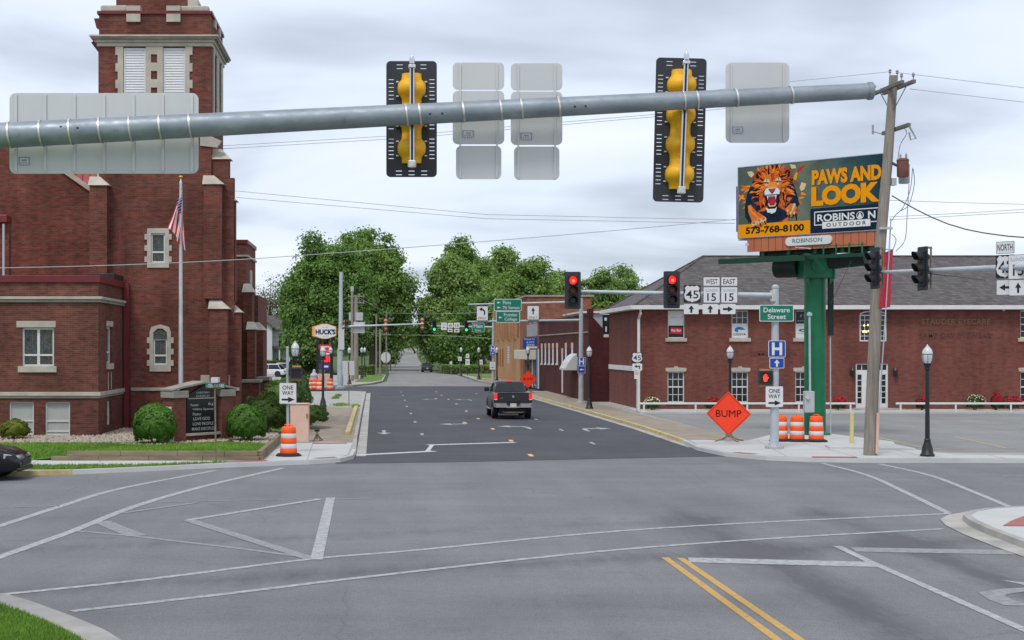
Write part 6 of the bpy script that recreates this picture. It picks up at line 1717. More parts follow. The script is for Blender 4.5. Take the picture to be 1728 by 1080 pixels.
# paws
shp([(250, 610), (290, 600), (350, 680), (430, 720), (480, 760), (490, 820), (440, 850), (330, 870), (300, 800), (255, 690)], 'ink_face'); stroke(262, 620, 55, 210, 26, 'ink_mane3', -15); stroke(300, 650, 40, 180, 18, 'ink_mane1')
for x, y in ((330, 830), (395, 800), (455, 780)):
    shp([(x + 34 * math.cos(R(a)), y + 34 * math.sin(R(a))) for a in range(0, 360, 30)], 'ink_cream'); shp([(x + 22 * math.cos(R(a)) - 4, y - 8 + 20 * math.sin(R(a))) for a in range(0, 360, 30)], 'ink_face'); stroke(x + 8, y + 20, 65, 62, 11, 'ink_black')
shp([(730, 650), (790, 590), (850, 590), (870, 640), (850, 720), (800, 760), (740, 720)], 'ink_face'); stroke(845, 590, 110, 120, 18, 'ink_cream')
for x, y in ((745, 690), (785, 720), (830, 720)): stroke(x, y, 110, 52, 13, 'ink_black'); stroke(x + 12, y - 30, 100, 40, 14, 'ink_cream')
# navy logo block, orange phone strip, headline
art = LB(lion, 'lion_print', INKS, face, fix=False)
U = lambda f_: -hl + f_ * BLEN
V = lambda f_: BZ1 - f_ * (BZ1 - BZ0)
LB(MB().plate(rr(U(0.518), U(0.999), V(0.999), V(0.66), 0.08), -0.0105, -0.001), 'logo_block', 'ink_navy', face)
LB(MB().box(U(0.001), U(0.517), -0.0080, -0.001, V(0.999), V(0.815)), 'phone_strip', 'ink_orange', face)
# the paw overlaps the orange strip
pw = MB()
for x, y in ((348, 868), (410, 846)):
    P_ = [fb(x + 16 * math.cos(R(a)), y + 26 * math.sin(R(a))) for a in range(0, 360, 30)]; pw.add([(q[0], -0.0085, q[1]) for q in P_], [tuple(range(len(P_)))])
LB(pw, 'claws', 'ink_black', art)
def btxt(s_, u0, u1, v0, v1, ink, bold, y=-0.0125, sp=1.0):
    mb = MB(); text_mb(mb, s_, U(u0), U(u1), V(v1), V(v0), y, bold, 0, sp); LB(mb, 'lettering', ink, face)
btxt('573-768-8100', 0.055, 0.475, 0.855, 0.955, 'ink_black', 0.035)
btxt('PAWS AND', 0.532, 0.995, 0.14, 0.35, 'ink_shadow', 0.07, -0.0035); btxt('PAWS AND', 0.528, 0.99, 0.132, 0.34, 'ink_orange', 0.05, -0.005)
btxt('LOOK', 0.528, 0.985, 0.37, 0.64, 'ink_shadow', 0.07, -0.0035); btxt('LOOK', 0.524, 0.98, 0.36, 0.63, 'ink_orange', 0.062, -0.005)
LB(MB().holed(U(0.545), U(0.975), V(0.895), V(0.705), [(U(0.551), U(0.969), V(0.883), V(0.717))], -0.0125, -0.0115), 'logo_frame', 'ink_white', face)
btxt('ROBINS', 0.566, 0.818, 0.745, 0.845, 'ink_white', 0.022, -0.0135); btxt('N', 0.905, 0.952, 0.745, 0.845, 'ink_white', 0.022, -0.0135)
oc = ell(U(0.852), V(0.795), 0.155, 0.155, 24); ic = ell(U(0.852), V(0.795), 0.125, 0.125, 24)
LB(MB().add([(p[0], -0.0135, p[1]) for p in oc + ic], [(k, (k + 1) % 24, 24 + (k + 1) % 24, 24 + k) for k in range(24)]), 'logo_ring', 'ink_white', face)
LB(MB().plate([(U(0.833), V(0.832)), (U(0.871), V(0.832)), (U(0.860), V(0.80)), (U(0.864), V(0.80)), (U(0.852), V(0.755)), (U(0.840), V(0.80)), (U(0.844), V(0.80))], -0.0145, -0.0135), 'logo_tree', 'ink_white', face)
LB(MB().box(U(0.60), U(0.92), -0.0140, -0.0126, V(0.945), V(0.852)), 'logo_bar', 'ink_white', face)
btxt('OUTDOOR', 0.628, 0.892, 0.872, 0.925, 'ink_navy', 0.02, -0.0150, 1.5)
# apron of vertical planks, plaque, second panel, catwalks, head and column
a0, a1 = -hl + 0.40, hl - 0.02
NP = 18
for k in range(NP):
    x0, x1 = a0 + (a1 - a0) * k / NP, a0 + (a1 - a0) * (k + 1) / NP
    LB(MB().box(x0 + 0.012, x1 - 0.012, 0.03 + 0.004 * (k % 2), 0.06, BZ0 - 0.62, BZ0 - 0.035), 'apron_plank', 'apron')
LB(MB().box(a0, a1, 0.061, 0.09, BZ0 - 0.61, BZ0 - 0.036), 'apron_backing', 'seam')
plq = LB(MB().plate(rr(U(0.345), U(0.665), BZ0 - 0.46, BZ0 - 0.10, 0.17, 6), -0.03, 0.03), 'maker_plaque', 'sign_white')
mb = MB(); text_mb(mb, 'ROBINSON', U(0.395), U(0.60), BZ0 - 0.35, BZ0 - 0.18, -0.034, 0.01); LB(mb, 'lettering', 'sign_green', plq)
LB(MB().box(U(0.05), U(0.075), 0.02, 0.03, BZ0 - 0.36, BZ0 - 0.24), 'permit_tag', 'sign_back')
pv = Vector((-hl, 0.25, 0)); 
LB(MB().hexa([(-hl - 0.16, 0.25, BZ0 - 0.1), (-hl + 0.0, 0.2, BZ0 - 0.1), (hl - 2.2, 3.0, BZ0 - 0.1), (hl - 2.35, 3.1, BZ0 - 0.1)], [(-hl - 0.16, 0.25, BZ1 - 0.1), (-hl + 0.0, 0.2, BZ1 - 0.1), (hl - 2.2, 3.0, BZ1 - 0.1), (hl - 2.35, 3.1, BZ1 - 0.1)]), 'second_panel', 'sign_back')
LB(MB().box(-hl - 0.20, -hl - 0.162, 0.16, 0.34, BZ0 + 0.28, BZ1 - 0.75), 'panel_edge', 'plate_purple')
# column in world coordinates
cr_ = 0.43
MB().tube([(colX, colY, 0.13), (colX, colY, 7.0)], [cr_, cr_], 28).build('column', 'bb_green', bb, smooth=True)
MB().lathe([(0.62, 0), (0.62, 0.08), (0.45, 0.12)], (colX, colY, 0.13), 20).build('column_base', 'bb_green', bb)
mb = MB(); mb.box(colX - 0.60, colX + 0.60, colY - 0.60, colY + 0.60, 6.55, 7.55); mb.build('column_head', 'bb_green', bb, bevel=0.03)
mb = MB()
for s in (-1, 1):
    mb.prism([(colX + s * 0.43, colY - 0.62, 6.54), (colX + s * 0.62, colY - 0.62, 6.54), (colX + s * 0.43, colY - 0.62, 6.25)], (0, 0.06, 0))
    mb.box(colX + s * 0.60 - 0.03, colX + s * 0.60 + 0.03, colY - 0.68, colY - 0.601, 6.5, 7.55)
mb.build('gusset', 'bb_green', bb)
MB().lathe([(0.33, 0), (0.33, 0.05), (0.30, 0.06)], (colX, colY - 0.66, 7.08), 24, 'y').build('cover_disc', 'bb_green', bb)
MB().tube([(colX - 1.25, colY + 1.2, 7.05), (colX - 0.5, colY + 0.5, 7.05)], 0.42, 16).build('cross_tube', 'bb_dark', bb, smooth=True)
MB().tube([(colX + 0.5, colY - 0.5, 7.2), (colX + 1.6, colY - 1.6, 7.3)], 0.30, 12).build('cross_tube', 'bb_dark', bb, smooth=True)
LB(MB().box(-hl + 0.8, hl - 0.5, 0.35, 0.75, BZ0 - 0.80, BZ0 - 0.35), 'torsion_beam', 'bb_dark')
for x in (-2.2, -1.0, 0.2, 1.4, 2.6):
    LB(MB().box(x - 0.07, x + 0.07, 0.20, 0.32, BZ0 - 0.8, BZ1 - 0.3), 'upright', 'bb_green')
cw = LB(MB().box(-hl - 0.55, hl - 0.3, -0.55, 0.15, BZ0 - 1.02, BZ0 - 0.94), 'catwalk', 'bb_shade')
LB(MB().box(-hl - 0.60, 0.2, -0.60, -0.551, BZ0 - 1.12, BZ0 - 0.90), 'toe_board', 'bb_shade', cw)
LB(MB().box(0.3, hl - 0.3, -0.60, -0.551, BZ0 - 1.06, BZ0 - 0.92), 'toe_board', 'bb_shade', cw)
for x in (1.0, 1.55, 2.1, 2.65):
    LB(MB().box(x - 0.025, x + 0.025, -0.58, -0.53, BZ0 - 0.94, BZ0 - 0.50), 'guard_post', 'bb_green', cw)
LB(MB().box(0.8, 2.8, -0.58, -0.53, BZ0 - 0.60, BZ0 - 0.56), 'guard_rail', 'bb_green', cw)
LB(MB().tube([(-0.4, -0.3, BZ0 - 0.55), (0.6, -0.9, BZ0 - 0.68)], 0.03, 6), 'lamp_arm', 'steel_strap')
MB().box(colX + 0.40, colX + 0.62, colY - 0.5, colY - 0.4, 4.2, 6.9).build('ladder', 'bb_dark', bb)
MB().tube([(colX + 0.52, colY - 0.42, 0.2), (colX + 0.50, colY - 0.42, 6.6)], 0.025, 6).build('conduit', 'galv_light', bb)
MB().tube([(sx(1367, 60.1), 60.1, 1.9), (sx(1366, 60.1), 60.1, 5.0)], 0.045, 8).build('meter_pipe', 'galv_light', bb)
MB().lathe([(0.05, 0), (0.11, 0.03), (0.11, 0.12), (0.02, 0.18)], (sx(1366, 60.1), 60.1, 4.98), 10).build('weather_head', 'galv_light', bb)
mbx = MB().box(sx(1356.5, 60), sx(1373, 60), 59.85, 60.15, sz(696, 60), sz(660, 60)).build('meter_box', 'trans_grey', bb, bevel=0.02)
MB().lathe([(0.075, 0), (0.075, -0.06), (0.05, -0.09)], (sx(1363, 59.85), 59.85, sz(671.5, 60)), 14, 'y').build('meter', 'head_glass', mbx)

# ================================================================== wooden utility pole
UD = 49.3
ub, ut = Vector((sx(1468, UD), UD, 0.13)), Vector((sx(1508, UD), UD, sz(128, UD)))
up = thing('utility_pole', 'tall leaning wooden utility pole in front of the billboard', 'utility pole', ub)
UP = lambda t: ub.lerp(ut, t)
def upz(z): return UP((z - ub.z) / (ut.z - ub.z))
MB().tube([ub, at(1478, 520, UD), at(1486.5, 400, UD), at(1498.5, 265, UD), ut], [0.215, 0.19, 0.178, 0.16, 0.14], 16).build('pole', 'wood_pole', up, smooth=True)
def xarm(z, x0, x1, tilt, dy, r=0.06, ycomp=0.0, yfar=0.0):
    p = upz(z)
    a, b = Vector((p.x + x0, p.y + dy - yfar, z - tilt)), Vector((p.x + x1, p.y + dy + yfar, z + tilt))
    d = (b - a).normalized(); n = Vector((0, 0, 1)); s = d.cross(n).normalized() * r
    q = [a - s, b - s, b + s, a + s]
    MB().hexa([tuple(v - n * r) for v in q], [tuple(v + n * r) for v in q]).build('crossarm', 'wood_arm', up, bevel=0.01)
    return a, b
za = sz(148.5, UD)
A = xarm(za, -0.26, -0.08, 0, 0, 0.06, 0, -1.15)
B = xarm(za + 0.02, 0.08, 0.30, 0, 0, 0.06, 0, -1.15)
C = xarm(sz(218, UD), 0.10, 0.27, 0, 0, 0.06, 0, -1.0)
def pin(p, h=0.24):
    MB().tube([p, p + Vector((0, 0, h * 0.4))], 0.015, 6).build('pin', 'rust_steel', up)
    MB().lathe([(0.03, 0), (0.055, 0.03), (0.03, 0.06), (0.055, 0.09), (0.02, 0.14)], tuple(p + Vector((0, 0, h * 0.35))), 10).build('insulator', 'insulator', up)
for p in (A[0] + Vector((0, -0.1, 0.05)), A[1] + Vector((0, 0.1, 0.05)), B[1] + Vector((0, 0.1, 0.05)), UP(1) + Vector((-0.12, 0, -0.02)), UP(1) + Vector((0.12, 0, -0.05))):
    pin(p, 0.32)
for s in (-1, 1):
    MB().tube([upz(za - 0.75) + Vector((0.02, -s * 0.16, 0)), upz(za) + Vector((0.19 if s > 0 else -0.15, -s * 0.75, -0.05))], 0.016, 5).build('brace', 'wood_arm', up)
MB().tube([C[0] + Vector((0, 0.1, 0)), C[0] + Vector((-0.2, 0.3, 0.1)), C[0] + Vector((-0.25, 0.3, 0.02)), C[0] + Vector((-0.25, 0.3, 0.34))], [0.02, 0.02, 0.035, 0.035], 6).build('cutout', 'insulator', up)
MB().tube([C[1] + Vector((0, 0, -0.05)), C[1] + Vector((0.12, 0, -0.25)), C[1] + Vector((0.2, -0.05, -0.45)), C[1] + Vector((0.05, 0, -0.5)), C[1] + Vector((0.0, 0, -0.25))], 0.03, 6).build('lightning_arrester', 'insulator', up)
zt_ = sz(272, UD)
tp = upz(zt_)
def can(x, y, z0, z1, r, mat):
    t = MB().lathe([(r * 0.9, 0), (r, 0.03), (r, (z1 - z0) - 0.05), (r * 1.06, z1 - z0 - 0.05), (r * 1.06, z1 - z0), (r * 0.5, z1 - z0 + 0.05)], (x, y, z0), 16).build('transformer', mat, up, smooth=True)
    for s in (-0.5, 0.5):
        MB().lathe([(0.03, 0), (0.045, 0.05), (0.03, 0.1), (0.04, 0.14), (0.015, 0.2)], (x + s * r, y - 0.05, z1), 8).build('bushing', 'insulator', t)
can(sx(1519, UD), UD - 0.25, sz(300, UD), sz(271, UD), 0.19, 'transformer'); can(sx(1531, UD), UD + 0.3, sz(308, UD), sz(276, UD), 0.18, 'trans_grey')
MB().box(sx(1503, UD), sx(1511, UD), UD - 0.12, UD + 0.12, sz(313, UD), sz(301, UD)).build('mount', 'trans_grey', up)
MB().tube([tp, Vector((sx(1525, UD), UD, sz(285, UD)))], 0.05, 6).build('mount', 'wood_arm', up)
MB().box(sx(1480, UD), sx(1502, UD), UD - 0.26, UD - 0.2, sz(388, UD), sz(384, UD)).build('guy_clamp', 'galv_light', up)
MB().tube([Vector((sx(1476, UD), UD - 0.22, 0.2)), Vector((sx(1478, UD), UD - 0.22, 1.55))], 0.05, 8).build('riser_guard', 'cabinet_pink', up)
MB().tube([Vector((sx(1479.5, UD), UD - 0.21, 1.5)), upz(5) + Vector((0.17, -0.16, 0)), upz(8) + Vector((0.16, -0.14, 0))], 0.022, 6).build('riser', 'galv_light', up)
for pts in ([(1540, 283), (1536, 320), (1524, 350), (1512, 362), (1505, 372)], [(1541, 285), (1543, 310), (1534, 345), (1520, 356)], [(1534, 310), (1531, 360), (1527, 405), (1512, 424)], [(1505, 395), (1512, 405), (1505, 425), (1500, 430)], [(1525, 215), (1530, 225), (1519, 245), (1515, 270)]):
    P_ = smooth_line(pts, 5)
    MB().tube([at(x, y, UD - 0.15) for x, y in P_], 0.012, 5).build('loose_wire', 'wire', up)
bn = thing('banner', 'narrow red street banner hanging on the wooden utility pole', 'banner', at(1487, 517, UD + 0.35))
# hangs square to the street, so it is seen nearly edge-on
bp_ = [at(1507, 421.5, UD + 0.2), at(1492, 427, UD - 0.4), at(1484, 520, UD - 0.4), at(1502, 517.5, UD + 0.2)]
cl = MB().prism(bp_, (0.01, 0.01, 0)).build('cloth', 'banner_red', bn)
def on_banner(a, b): return bp_[0].lerp(bp_[1], 1 - a).lerp(bp_[3].lerp(bp_[2], 1 - a), b) + Vector((-0.012, -0.012, 0))
for q in ([(0.15, 0.16), (0.45, 0.06), (0.9, 0.14), (0.5, 0.20), (0.3, 0.30), (0.12, 0.32)], [(0.45, 0.20), (0.55, 0.20), (0.55, 0.36), (0.45, 0.36)], [(0.1, 0.44), (0.30, 0.44), (0.30, 0.56), (0.1, 0.56)], [(0.55, 0.45), (0.85, 0.47), (0.85, 0.56), (0.55, 0.55)], [(0.2, 0.66), (0.45, 0.66), (0.5, 0.72), (0.25, 0.74)], [(0.2, 0.78), (0.5, 0.80), (0.45, 0.88), (0.25, 0.86)], [(0.08, 0.74), (0.16, 0.74), (0.16, 0.93), (0.40, 0.93), (0.40, 0.955), (0.08, 0.955)]):
    MB().poly([on_banner(a, b) for a, b in q]).build('print', 'sign_back', cl)
for q in (0, 3):
    e = bp_[q]; MB().tube([upz(e.z) + Vector((0.1, 0, 0)), e, bp_[1] if q == 0 else bp_[2]], 0.014, 5).build('arm', 'lamp_black', bn)

# ================================================================== far-side signal mast with route signs
FM = 52.5
mast2 = thing('signal_mast', 'grey signal mast with two red lights beside orange drums', 'signal mast', (sx(1307, FM), FM, 0.13))
fX = sx(1308.5, FM)
MB().tube([(fX - 0.04, FM, 0.3), (fX, FM, sz(487, FM))], [0.155, 0.115], 16).build('pole', 'galv_light', mast2, smooth=True)
MB().lathe([(0.10, 0), (0.13, 0.02), (0.13, 0.08), (0.05, 0.14)], (fX, FM, sz(487, FM)), 12).build('pole_cap', 'galv_light', mast2)
MB().lathe([(0.34, 0), (0.34, 0.10), (0.24, 0.12), (0.22, 0.2)], (fX - 0.04, FM, 0.125), 8).build('base', 'pole_grey', mast2, bevel=0.01)
ax0, ax1 = sx(966, FM), sx(1302, FM)
MB().tube([(ax0, FM, sz(491.5, FM)), (ax1, FM, sz(498.5, FM))], [0.055, 0.10], 14).build('arm', 'galv_light', mast2, smooth=True)
MB().box(sx(1301, FM), sx(1307, FM), FM - 0.15, FM + 0.15, sz(509, FM), sz(490, FM)).build('arm_plate', 'steel_strap', mast2, bevel=0.01)
signal('red-lit signal above the street at the tip of the far mast arm', at(966.5, 490, FM - 0.18), 0, 3, 0, tall=0.26, bp_w=0.57, slots=False)
signal('red-lit signal left of the route shields on the far mast arm', at(1133.5, 489, FM - 0.18), 0, 3, 0, tall=0.26, bp_w=0.58, slots=False)
SP = FM - 0.14
def sroot(name, label, x, y, d, cat='sign', group=None): return thing(name, label, cat, at(x, y, d), 0, group)
def arrow_plate(root, x0, x1, ya, yb, ang, d=SP, L_=0.26, W_=0.2, bg='sign_white', ink='sign_black', border=None):
    return panel(root, *px(d, x0, x1, ya, yb), d, bg, border, [('arrow', 0.5, 0.5, L_, W_, ang, ink)], r=0.03)
r45 = sroot('route_sign', 'US route 45 shield with up arrow on the far mast arm', 1168, 530, SP)
panel(r45, *px(SP, 1153.5, 1182.5, 481, 511), SP, 'sign_black', None, [('shield', 'sign_white'), ('text', '45', 0.13, 0.87, 0.24, 0.70, 0.01, 'sign_black')], r=0.05)
arrow_plate(r45, 1154, 1179, 513, 530, 90)
def il15(root, x0, x1, top, dirn, ang):
    panel(root, *px(SP, x0, x1, 467.4, 482.8), SP, 'sign_white', 'sign_black', [('text', dirn, 0.14, 0.86, 0.22, 0.78, 0.005, 'sign_black')], r=0.03, bw=0.012)
    panel(root, *px(SP, x0, x1, 484, 511.2), SP, 'sign_white', 'sign_black', [('text', 'ILLINOIS', 0.14, 0.86, 0.70, 0.86, 0.0, 'sticker'), ('text', '15', 0.24, 0.76, 0.12, 0.60, 0.012, 'sign_black')], r=0.03, bw=0.012)
    arrow_plate(root, x0 - 1, x1 - 3.5, 513, 530, ang, L_=0.27 if ang else 0.36)
rw_ = sroot('route_sign', 'WEST Illinois 15 sign stack on the far mast arm', 1200, 530, SP); il15(rw_, 1186.6, 1215, 0, 'WEST', 90)
re_ = sroot('route_sign', 'EAST Illinois 15 sign stack on the far mast arm', 1229, 530, SP); il15(re_, 1216.5, 1244.7, 0, 'EAST', 0)
dl = sroot('street_name_sign', 'green Delaware Street sign on the grey signal mast', 1310, 543, SP)
panel(dl, *px(SP - 0.05, 1281.5, 1339.5, 514.5, 542.5), SP - 0.05, 'sign_green', 'sign_white', [('text', 'Delaware', 0.12, 0.88, 0.55, 0.84, 0.012, 'sign_white'), ('text', 'Street', 0.24, 0.77, 0.14, 0.44, 0.012, 'sign_white')], r=0.05, bw=0.025)
H_ITEMS = [('poly', [(0.20, 0.12), (0.36, 0.12), (0.36, 0.42), (0.64, 0.42), (0.64, 0.12), (0.80, 0.12), (0.80, 0.88), (0.64, 0.88), (0.64, 0.58), (0.36, 0.58), (0.36, 0.88), (0.20, 0.88)], 'sign_white')]
hs_ = sroot('hospital_sign', 'blue hospital H sign with up arrow on the grey signal mast', 1311, 622, SP)
panel(hs_, *px(SP - 0.05, 1296.7, 1325.7, 574.6, 602.8), SP - 0.05, 'sign_blue', 'sign_white', H_ITEMS, r=0.05, bw=0.02)
arrow_plate(hs_, 1298.5, 1323.5, 604, 621.5, 90, SP - 0.05, 0.25, 0.2, 'sign_blue', 'sign_white', 'sign_white')
def one_way(label, x0, x1, ya, yb, d):
    r_ = sroot('one_way_sign', label, (x0 + x1) / 2, yb, d)
    panel(r_, *px(d, x0, x1, ya, yb), d, 'sign_white', 'sign_back', [('text', 'ONE', 0.18, 0.82, 0.68, 0.88, 0.012, 'sign_black'), ('text', 'WAY', 0.16, 0.84, 0.42, 0.62, 0.012, 'sign_black'), ('arrow', 0.52, 0.20, 0.44, 0.19, 0, 'sign_black')], r=0.04, bw=0.012)
    return r_
one_way('white ONE WAY sign on the grey signal mast by the drums', 1292, 1321.5, 652, 687, SP - 0.06)
def ped_signal(label, x0, x1, ya, yb, d, lit):
    t = sroot('pedestrian_signal', label, (x0 + x1) / 2, yb, d, 'pedestrian signal')
    a, b, c, e = px(d, x0, x1, ya, yb)
    bdy = MB().box(a, b, d, d + 0.22, c, e).build('housing', 'black_plastic', t, bevel=0.02)
    MB().holed(a - 0.015, b + 0.015, c - 0.015, e + 0.015, [(a + 0.035, b - 0.035, c + 0.035, e - 0.035)], d - 0.05, d - 0.002).build('bezel', 'backplate', bdy)
    MB().box(a + 0.036, b - 0.036, d - 0.02, d - 0.001, c + 0.036, e - 0.036).build('screen', 'board_black', bdy)
    if lit:
        w, h = b - a, e - c; q = [(0.34, 0.14), (0.60, 0.14), (0.70, 0.42), (0.80, 0.52), (0.73, 0.60), (0.64, 0.52), (0.64, 0.80), (0.57, 0.80), (0.55, 0.58), (0.53, 0.86), (0.46, 0.86), (0.45, 0.58), (0.42, 0.82), (0.35, 0.82), (0.35, 0.56), (0.31, 0.70), (0.25, 0.70), (0.27, 0.40)]
        MB().plate([(a + (0.5 + (u - 0.5) * 0.82) * w, c + (0.5 + (v - 0.5) * 0.82) * h) for u, v in q], d - 0.026, d - 0.022).build('hand_symbol', 'hand_red', bdy)
    MB().box(a + 0.05, b - 0.03, d + 0.03, d + 0.16, e + 0.016, e + 0.075).build('bracket', 'signal_tan', t, bevel=0.01)
    MB().box(a + 0.05, b - 0.03, d + 0.03, d + 0.16, c - 0.075, c - 0.016).build('bracket', 'signal_tan', t, bevel=0.01)
    return t
ped_signal('pedestrian signal showing a red hand beside the ONE WAY sign', 1281, 1303, 626.6, 648.6, SP - 0.02, True)

# ================================================================== mast arm reaching in from the right edge
m3 = thing('signal_mast', 'white signal mast arm reaching in from the right edge', 'signal mast', (18.9, 32.0, 0.13))
p0, p1 = Vector((16.0, 46.6, sz(459, 46.6))), Vector((17.5, 40.0, sz(450.5, 40.0)))
dirv = (p1 - p0).normalized(); pole3 = p0 + dirv * ((p0.y - 32.0) / abs(dirv.y))
MB().tube([p0 - dirv * 0.5, p0, p1, pole3], [0.05, 0.055, 0.10, 0.16], 14).build('arm', 'galv_light', m3, smooth=True)
MB().tube([(pole3.x, pole3.y, 0.13), (pole3.x, pole3.y, 7.2)], [0.19, 0.14], 16).build('pole', 'galv_light', m3, smooth=True)
MB().lathe([(0.36, 0), (0.36, 0.1), (0.24, 0.14)], (pole3.x, pole3.y, 0.13), 10).build('base', 'pole_grey', m3)
MB().tube([Vector((16.45, 44.6, sz(461, 44.6))), Vector((17.1, 41.8, sz(472.5, 41.8)))], 0.014, 5).build('cable', 'wire', m3)
face_left = math.atan2(dirv.y, dirv.x) + R(180)
def arm3(x):   # point on the arm that is seen at picture column x
    lo, hi = -0.6, 20
    for _ in range(60):
        m_ = (lo + hi) / 2; q = p0 + dirv * m_
        if CX + F * q.x / q.y < x: lo = m_
        else: hi = m_
    return p0 + dirv * lo
rot3 = R(-90) + R(12)
for x, lab in ((1486, 'black signal seen from the side in front of the utility pole'), (1567, 'black signal seen from the side right of the utility pole')):
    q = arm3(x)
    st_, _, hh_ = signal(lab, q + Vector((-0.18, 0, (0.13 if x < 1500 else 0.06))), rot3, 3, None, 'black_plastic', tall=0.26, bp_w=0.56, slots=False)
    MB().tube([(0.0, 0.28, -0.6), (0.0, 0.28, 0.66)], 0.03, 8).build('bracket_tube', 'rust_steel', st_, local=True)
    MB().box(-0.08, 0.08, 0.2, 0.36, -0.12, 0.04).build('clamp', 'rust_steel', st_, local=True, bevel=0.01)
    MB().box(-0.03, 0.03, 0.18, 0.30, 0.60, 0.66).build('clamp', 'rust_steel', st_, local=True)
# route signs on that arm, turned away from the camera
rot_s = R(-50)
def side_signs(x, y_ref, label, which):
    q = arm3(x); d_ = q.y
    k = d_ / F
    t = thing('route_sign', label, 'sign', (q.x, q.y - 0.12, sz(y_ref, d_)), rot_s)
    def pl(w, ya, yb, bg, border, items): return panel(t, -w / 2, w / 2, (y_ref - yb) * k, (y_ref - ya) * k, 0, bg, border, items, r=0.03, local=True, bw=0.012)
    if which == 45:
        pl(0.52, 408, 428.5, 'sign_white', 'sign_black', [('text', 'NORTH', 0.08, 0.92, 0.25, 0.78, 0.005, 'sign_black')])
        pl(0.54, 430.5, 470, 'sign_black', None, [('shield', 'sign_white'), ('text', '45', 0.14, 0.86, 0.22, 0.74, 0.01, 'sign_black')])
        pl(0.48, 473, 497.5, 'sign_white', None, [('arrow', 0.5, 0.5, 0.32, 0.18, 180, 'sign_black')])
    else:
        pl(0.56, 430, 471.5, 'sign_white', 'sign_black', [('text', 'ILLINOIS', 0.12, 0.88, 0.74, 0.88, 0.0, 'sticker'), ('text', '15', 0.24, 0.78, 0.14, 0.60, 0.012, 'sign_black')])
        pl(0.50, 473, 498.5, 'sign_white', None, [('arrow', 0.5, 0.5, 0.28, 0.17, 90, 'sign_black')])
side_signs(1693, 498, 'NORTH US 45 sign stack with left arrow on the right arm', 45)
side_signs(1715, 499, 'Illinois 15 sign with up arrow at the right edge of the photo', 15)

# ================================================================== guide-sign mast over the right kerb
GD = 96.0
gm = thing('sign_mast', 'grey pole with two horizontal arms holding green guide signs', 'sign mast', (sx(980, GD), GD, 0.13))
gX = sx(980.5, GD)
MB().tube([(gX, GD, 0.13), (gX, GD, sz(503, GD))], [0.17, 0.12], 14).build('pole', 'pole_grey', gm, smooth=True)
MB().lathe([(0.3, 0), (0.3, 0.08), (0.18, 0.1)], (gX, GD, 0.13), 10).build('base', 'pole_grey', gm)
MB().tube([(sx(790, GD), GD, sz(514, GD)), (gX, GD, sz(509.5, GD))], [0.06, 0.085], 10).build('arm', 'pole_grey', gm, smooth=True)
MB().tube([(sx(789, GD), GD, sz(543, GD)), (gX, GD, sz(540, GD))], [0.06, 0.085], 10).build('arm', 'pole_grey', gm, smooth=True)
for a, b in (((880, 526), (905, 541)), ((905, 513), (930, 528)), ((930, 528), (905, 540)), ((930, 520), (972, 538)), ((950, 512), (930, 526))):
    MB().tube([at(*a, GD), at(*b, GD)], 0.02, 5).build('cable', 'wire', gm)
d_ = GD - 0.16
g_ = sroot('guide_sign', 'green guide sign to Flora and Mt Vernon, upper of two', 857, 525, d_)
panel(g_, *px(d_, 833.3, 880.2, 504.6, 524.6), d_, 'sign_green', 'sign_white', [('text', 'Flora', 0.33, 0.62, 0.56, 0.86, 0.005, 'sign_white'), ('text', 'Mt Vernon', 0.33, 0.92, 0.14, 0.42, 0.005, 'sign_white'), ('arrow', 0.17, 0.70, 0.24, 0.15, 180, 'sign_white'), ('arrow', 0.17, 0.28, 0.24, 0.15, 180, 'sign_white')], r=0.06, bw=0.035)
g_ = sroot('guide_sign', 'green guide sign to Frontier College, lower of two', 857, 545, d_)
panel(g_, *px(d_, 837, 877.3, 525.2, 544.4), d_, 'sign_green', 'sign_white', [('text', 'Frontier', 0.33, 0.90, 0.55, 0.84, 0.005, 'sign_white'), ('text', 'College', 0.36, 0.88, 0.10, 0.44, 0.005, 'sign_white'), ('arrow', 0.17, 0.45, 0.24, 0.15, 180, 'sign_white')], r=0.06, bw=0.035)
g_ = sroot('lane_sign', 'white left-turn ONLY sign hanging between the mast arms', 814, 541, d_)
panel(g_, *px(d_, 804.3, 823.6, 516.5, 541), d_, 'sign_white', 'sign_black', [('poly', [(0.62, 0.40), (0.74, 0.40), (0.76, 0.60), (0.68, 0.74), (0.50, 0.82), (0.50, 0.92), (0.20, 0.80), (0.44, 0.64), (0.46, 0.72), (0.60, 0.66), (0.64, 0.56)], 'sign_black'), ('text', 'ONLY', 0.14, 0.86, 0.08, 0.24, 0.0, 'sign_black')], r=0.05, bw=0.015)
g_ = sroot('lane_sign', 'white straight-ahead ONLY sign right of the green guide signs', 899, 540, d_)
panel(g_, *px(d_, 889.7, 909.6, 516, 539.5), d_, 'sign_white', 'sign_black', [('arrow', 0.5, 0.64, 0.46, 0.24, 90, 'sign_black'), ('text', 'ONLY', 0.14, 0.86, 0.08, 0.24, 0.0, 'sign_black')], r=0.05, bw=0.015)
def h_sign(label, x0, x1, ya, ym_, yb, d, ang, ax_=180):
    r_ = sroot('hospital_sign', label, (x0 + x1) / 2, yb, d)
    panel(r_, *px(d, x0, x1, ya, ym_ - 0.3), d, 'sign_blue', 'sign_white', H_ITEMS, r=0.05, bw=0.02)
    panel(r_, *px(d, x0 + 1, x1 - 1, ym_ + 0.3, yb), d, 'sign_blue', 'sign_white', [('arrow', 0.5, 0.5, 0.28, 0.16, ang, 'sign_white')], r=0.04, bw=0.02)
    return r_
h_sign('blue hospital H sign on the guide-sign pole by the footpath', 974, 988.6, 603, 617.3, 629.8, GD - 0.2, 180)
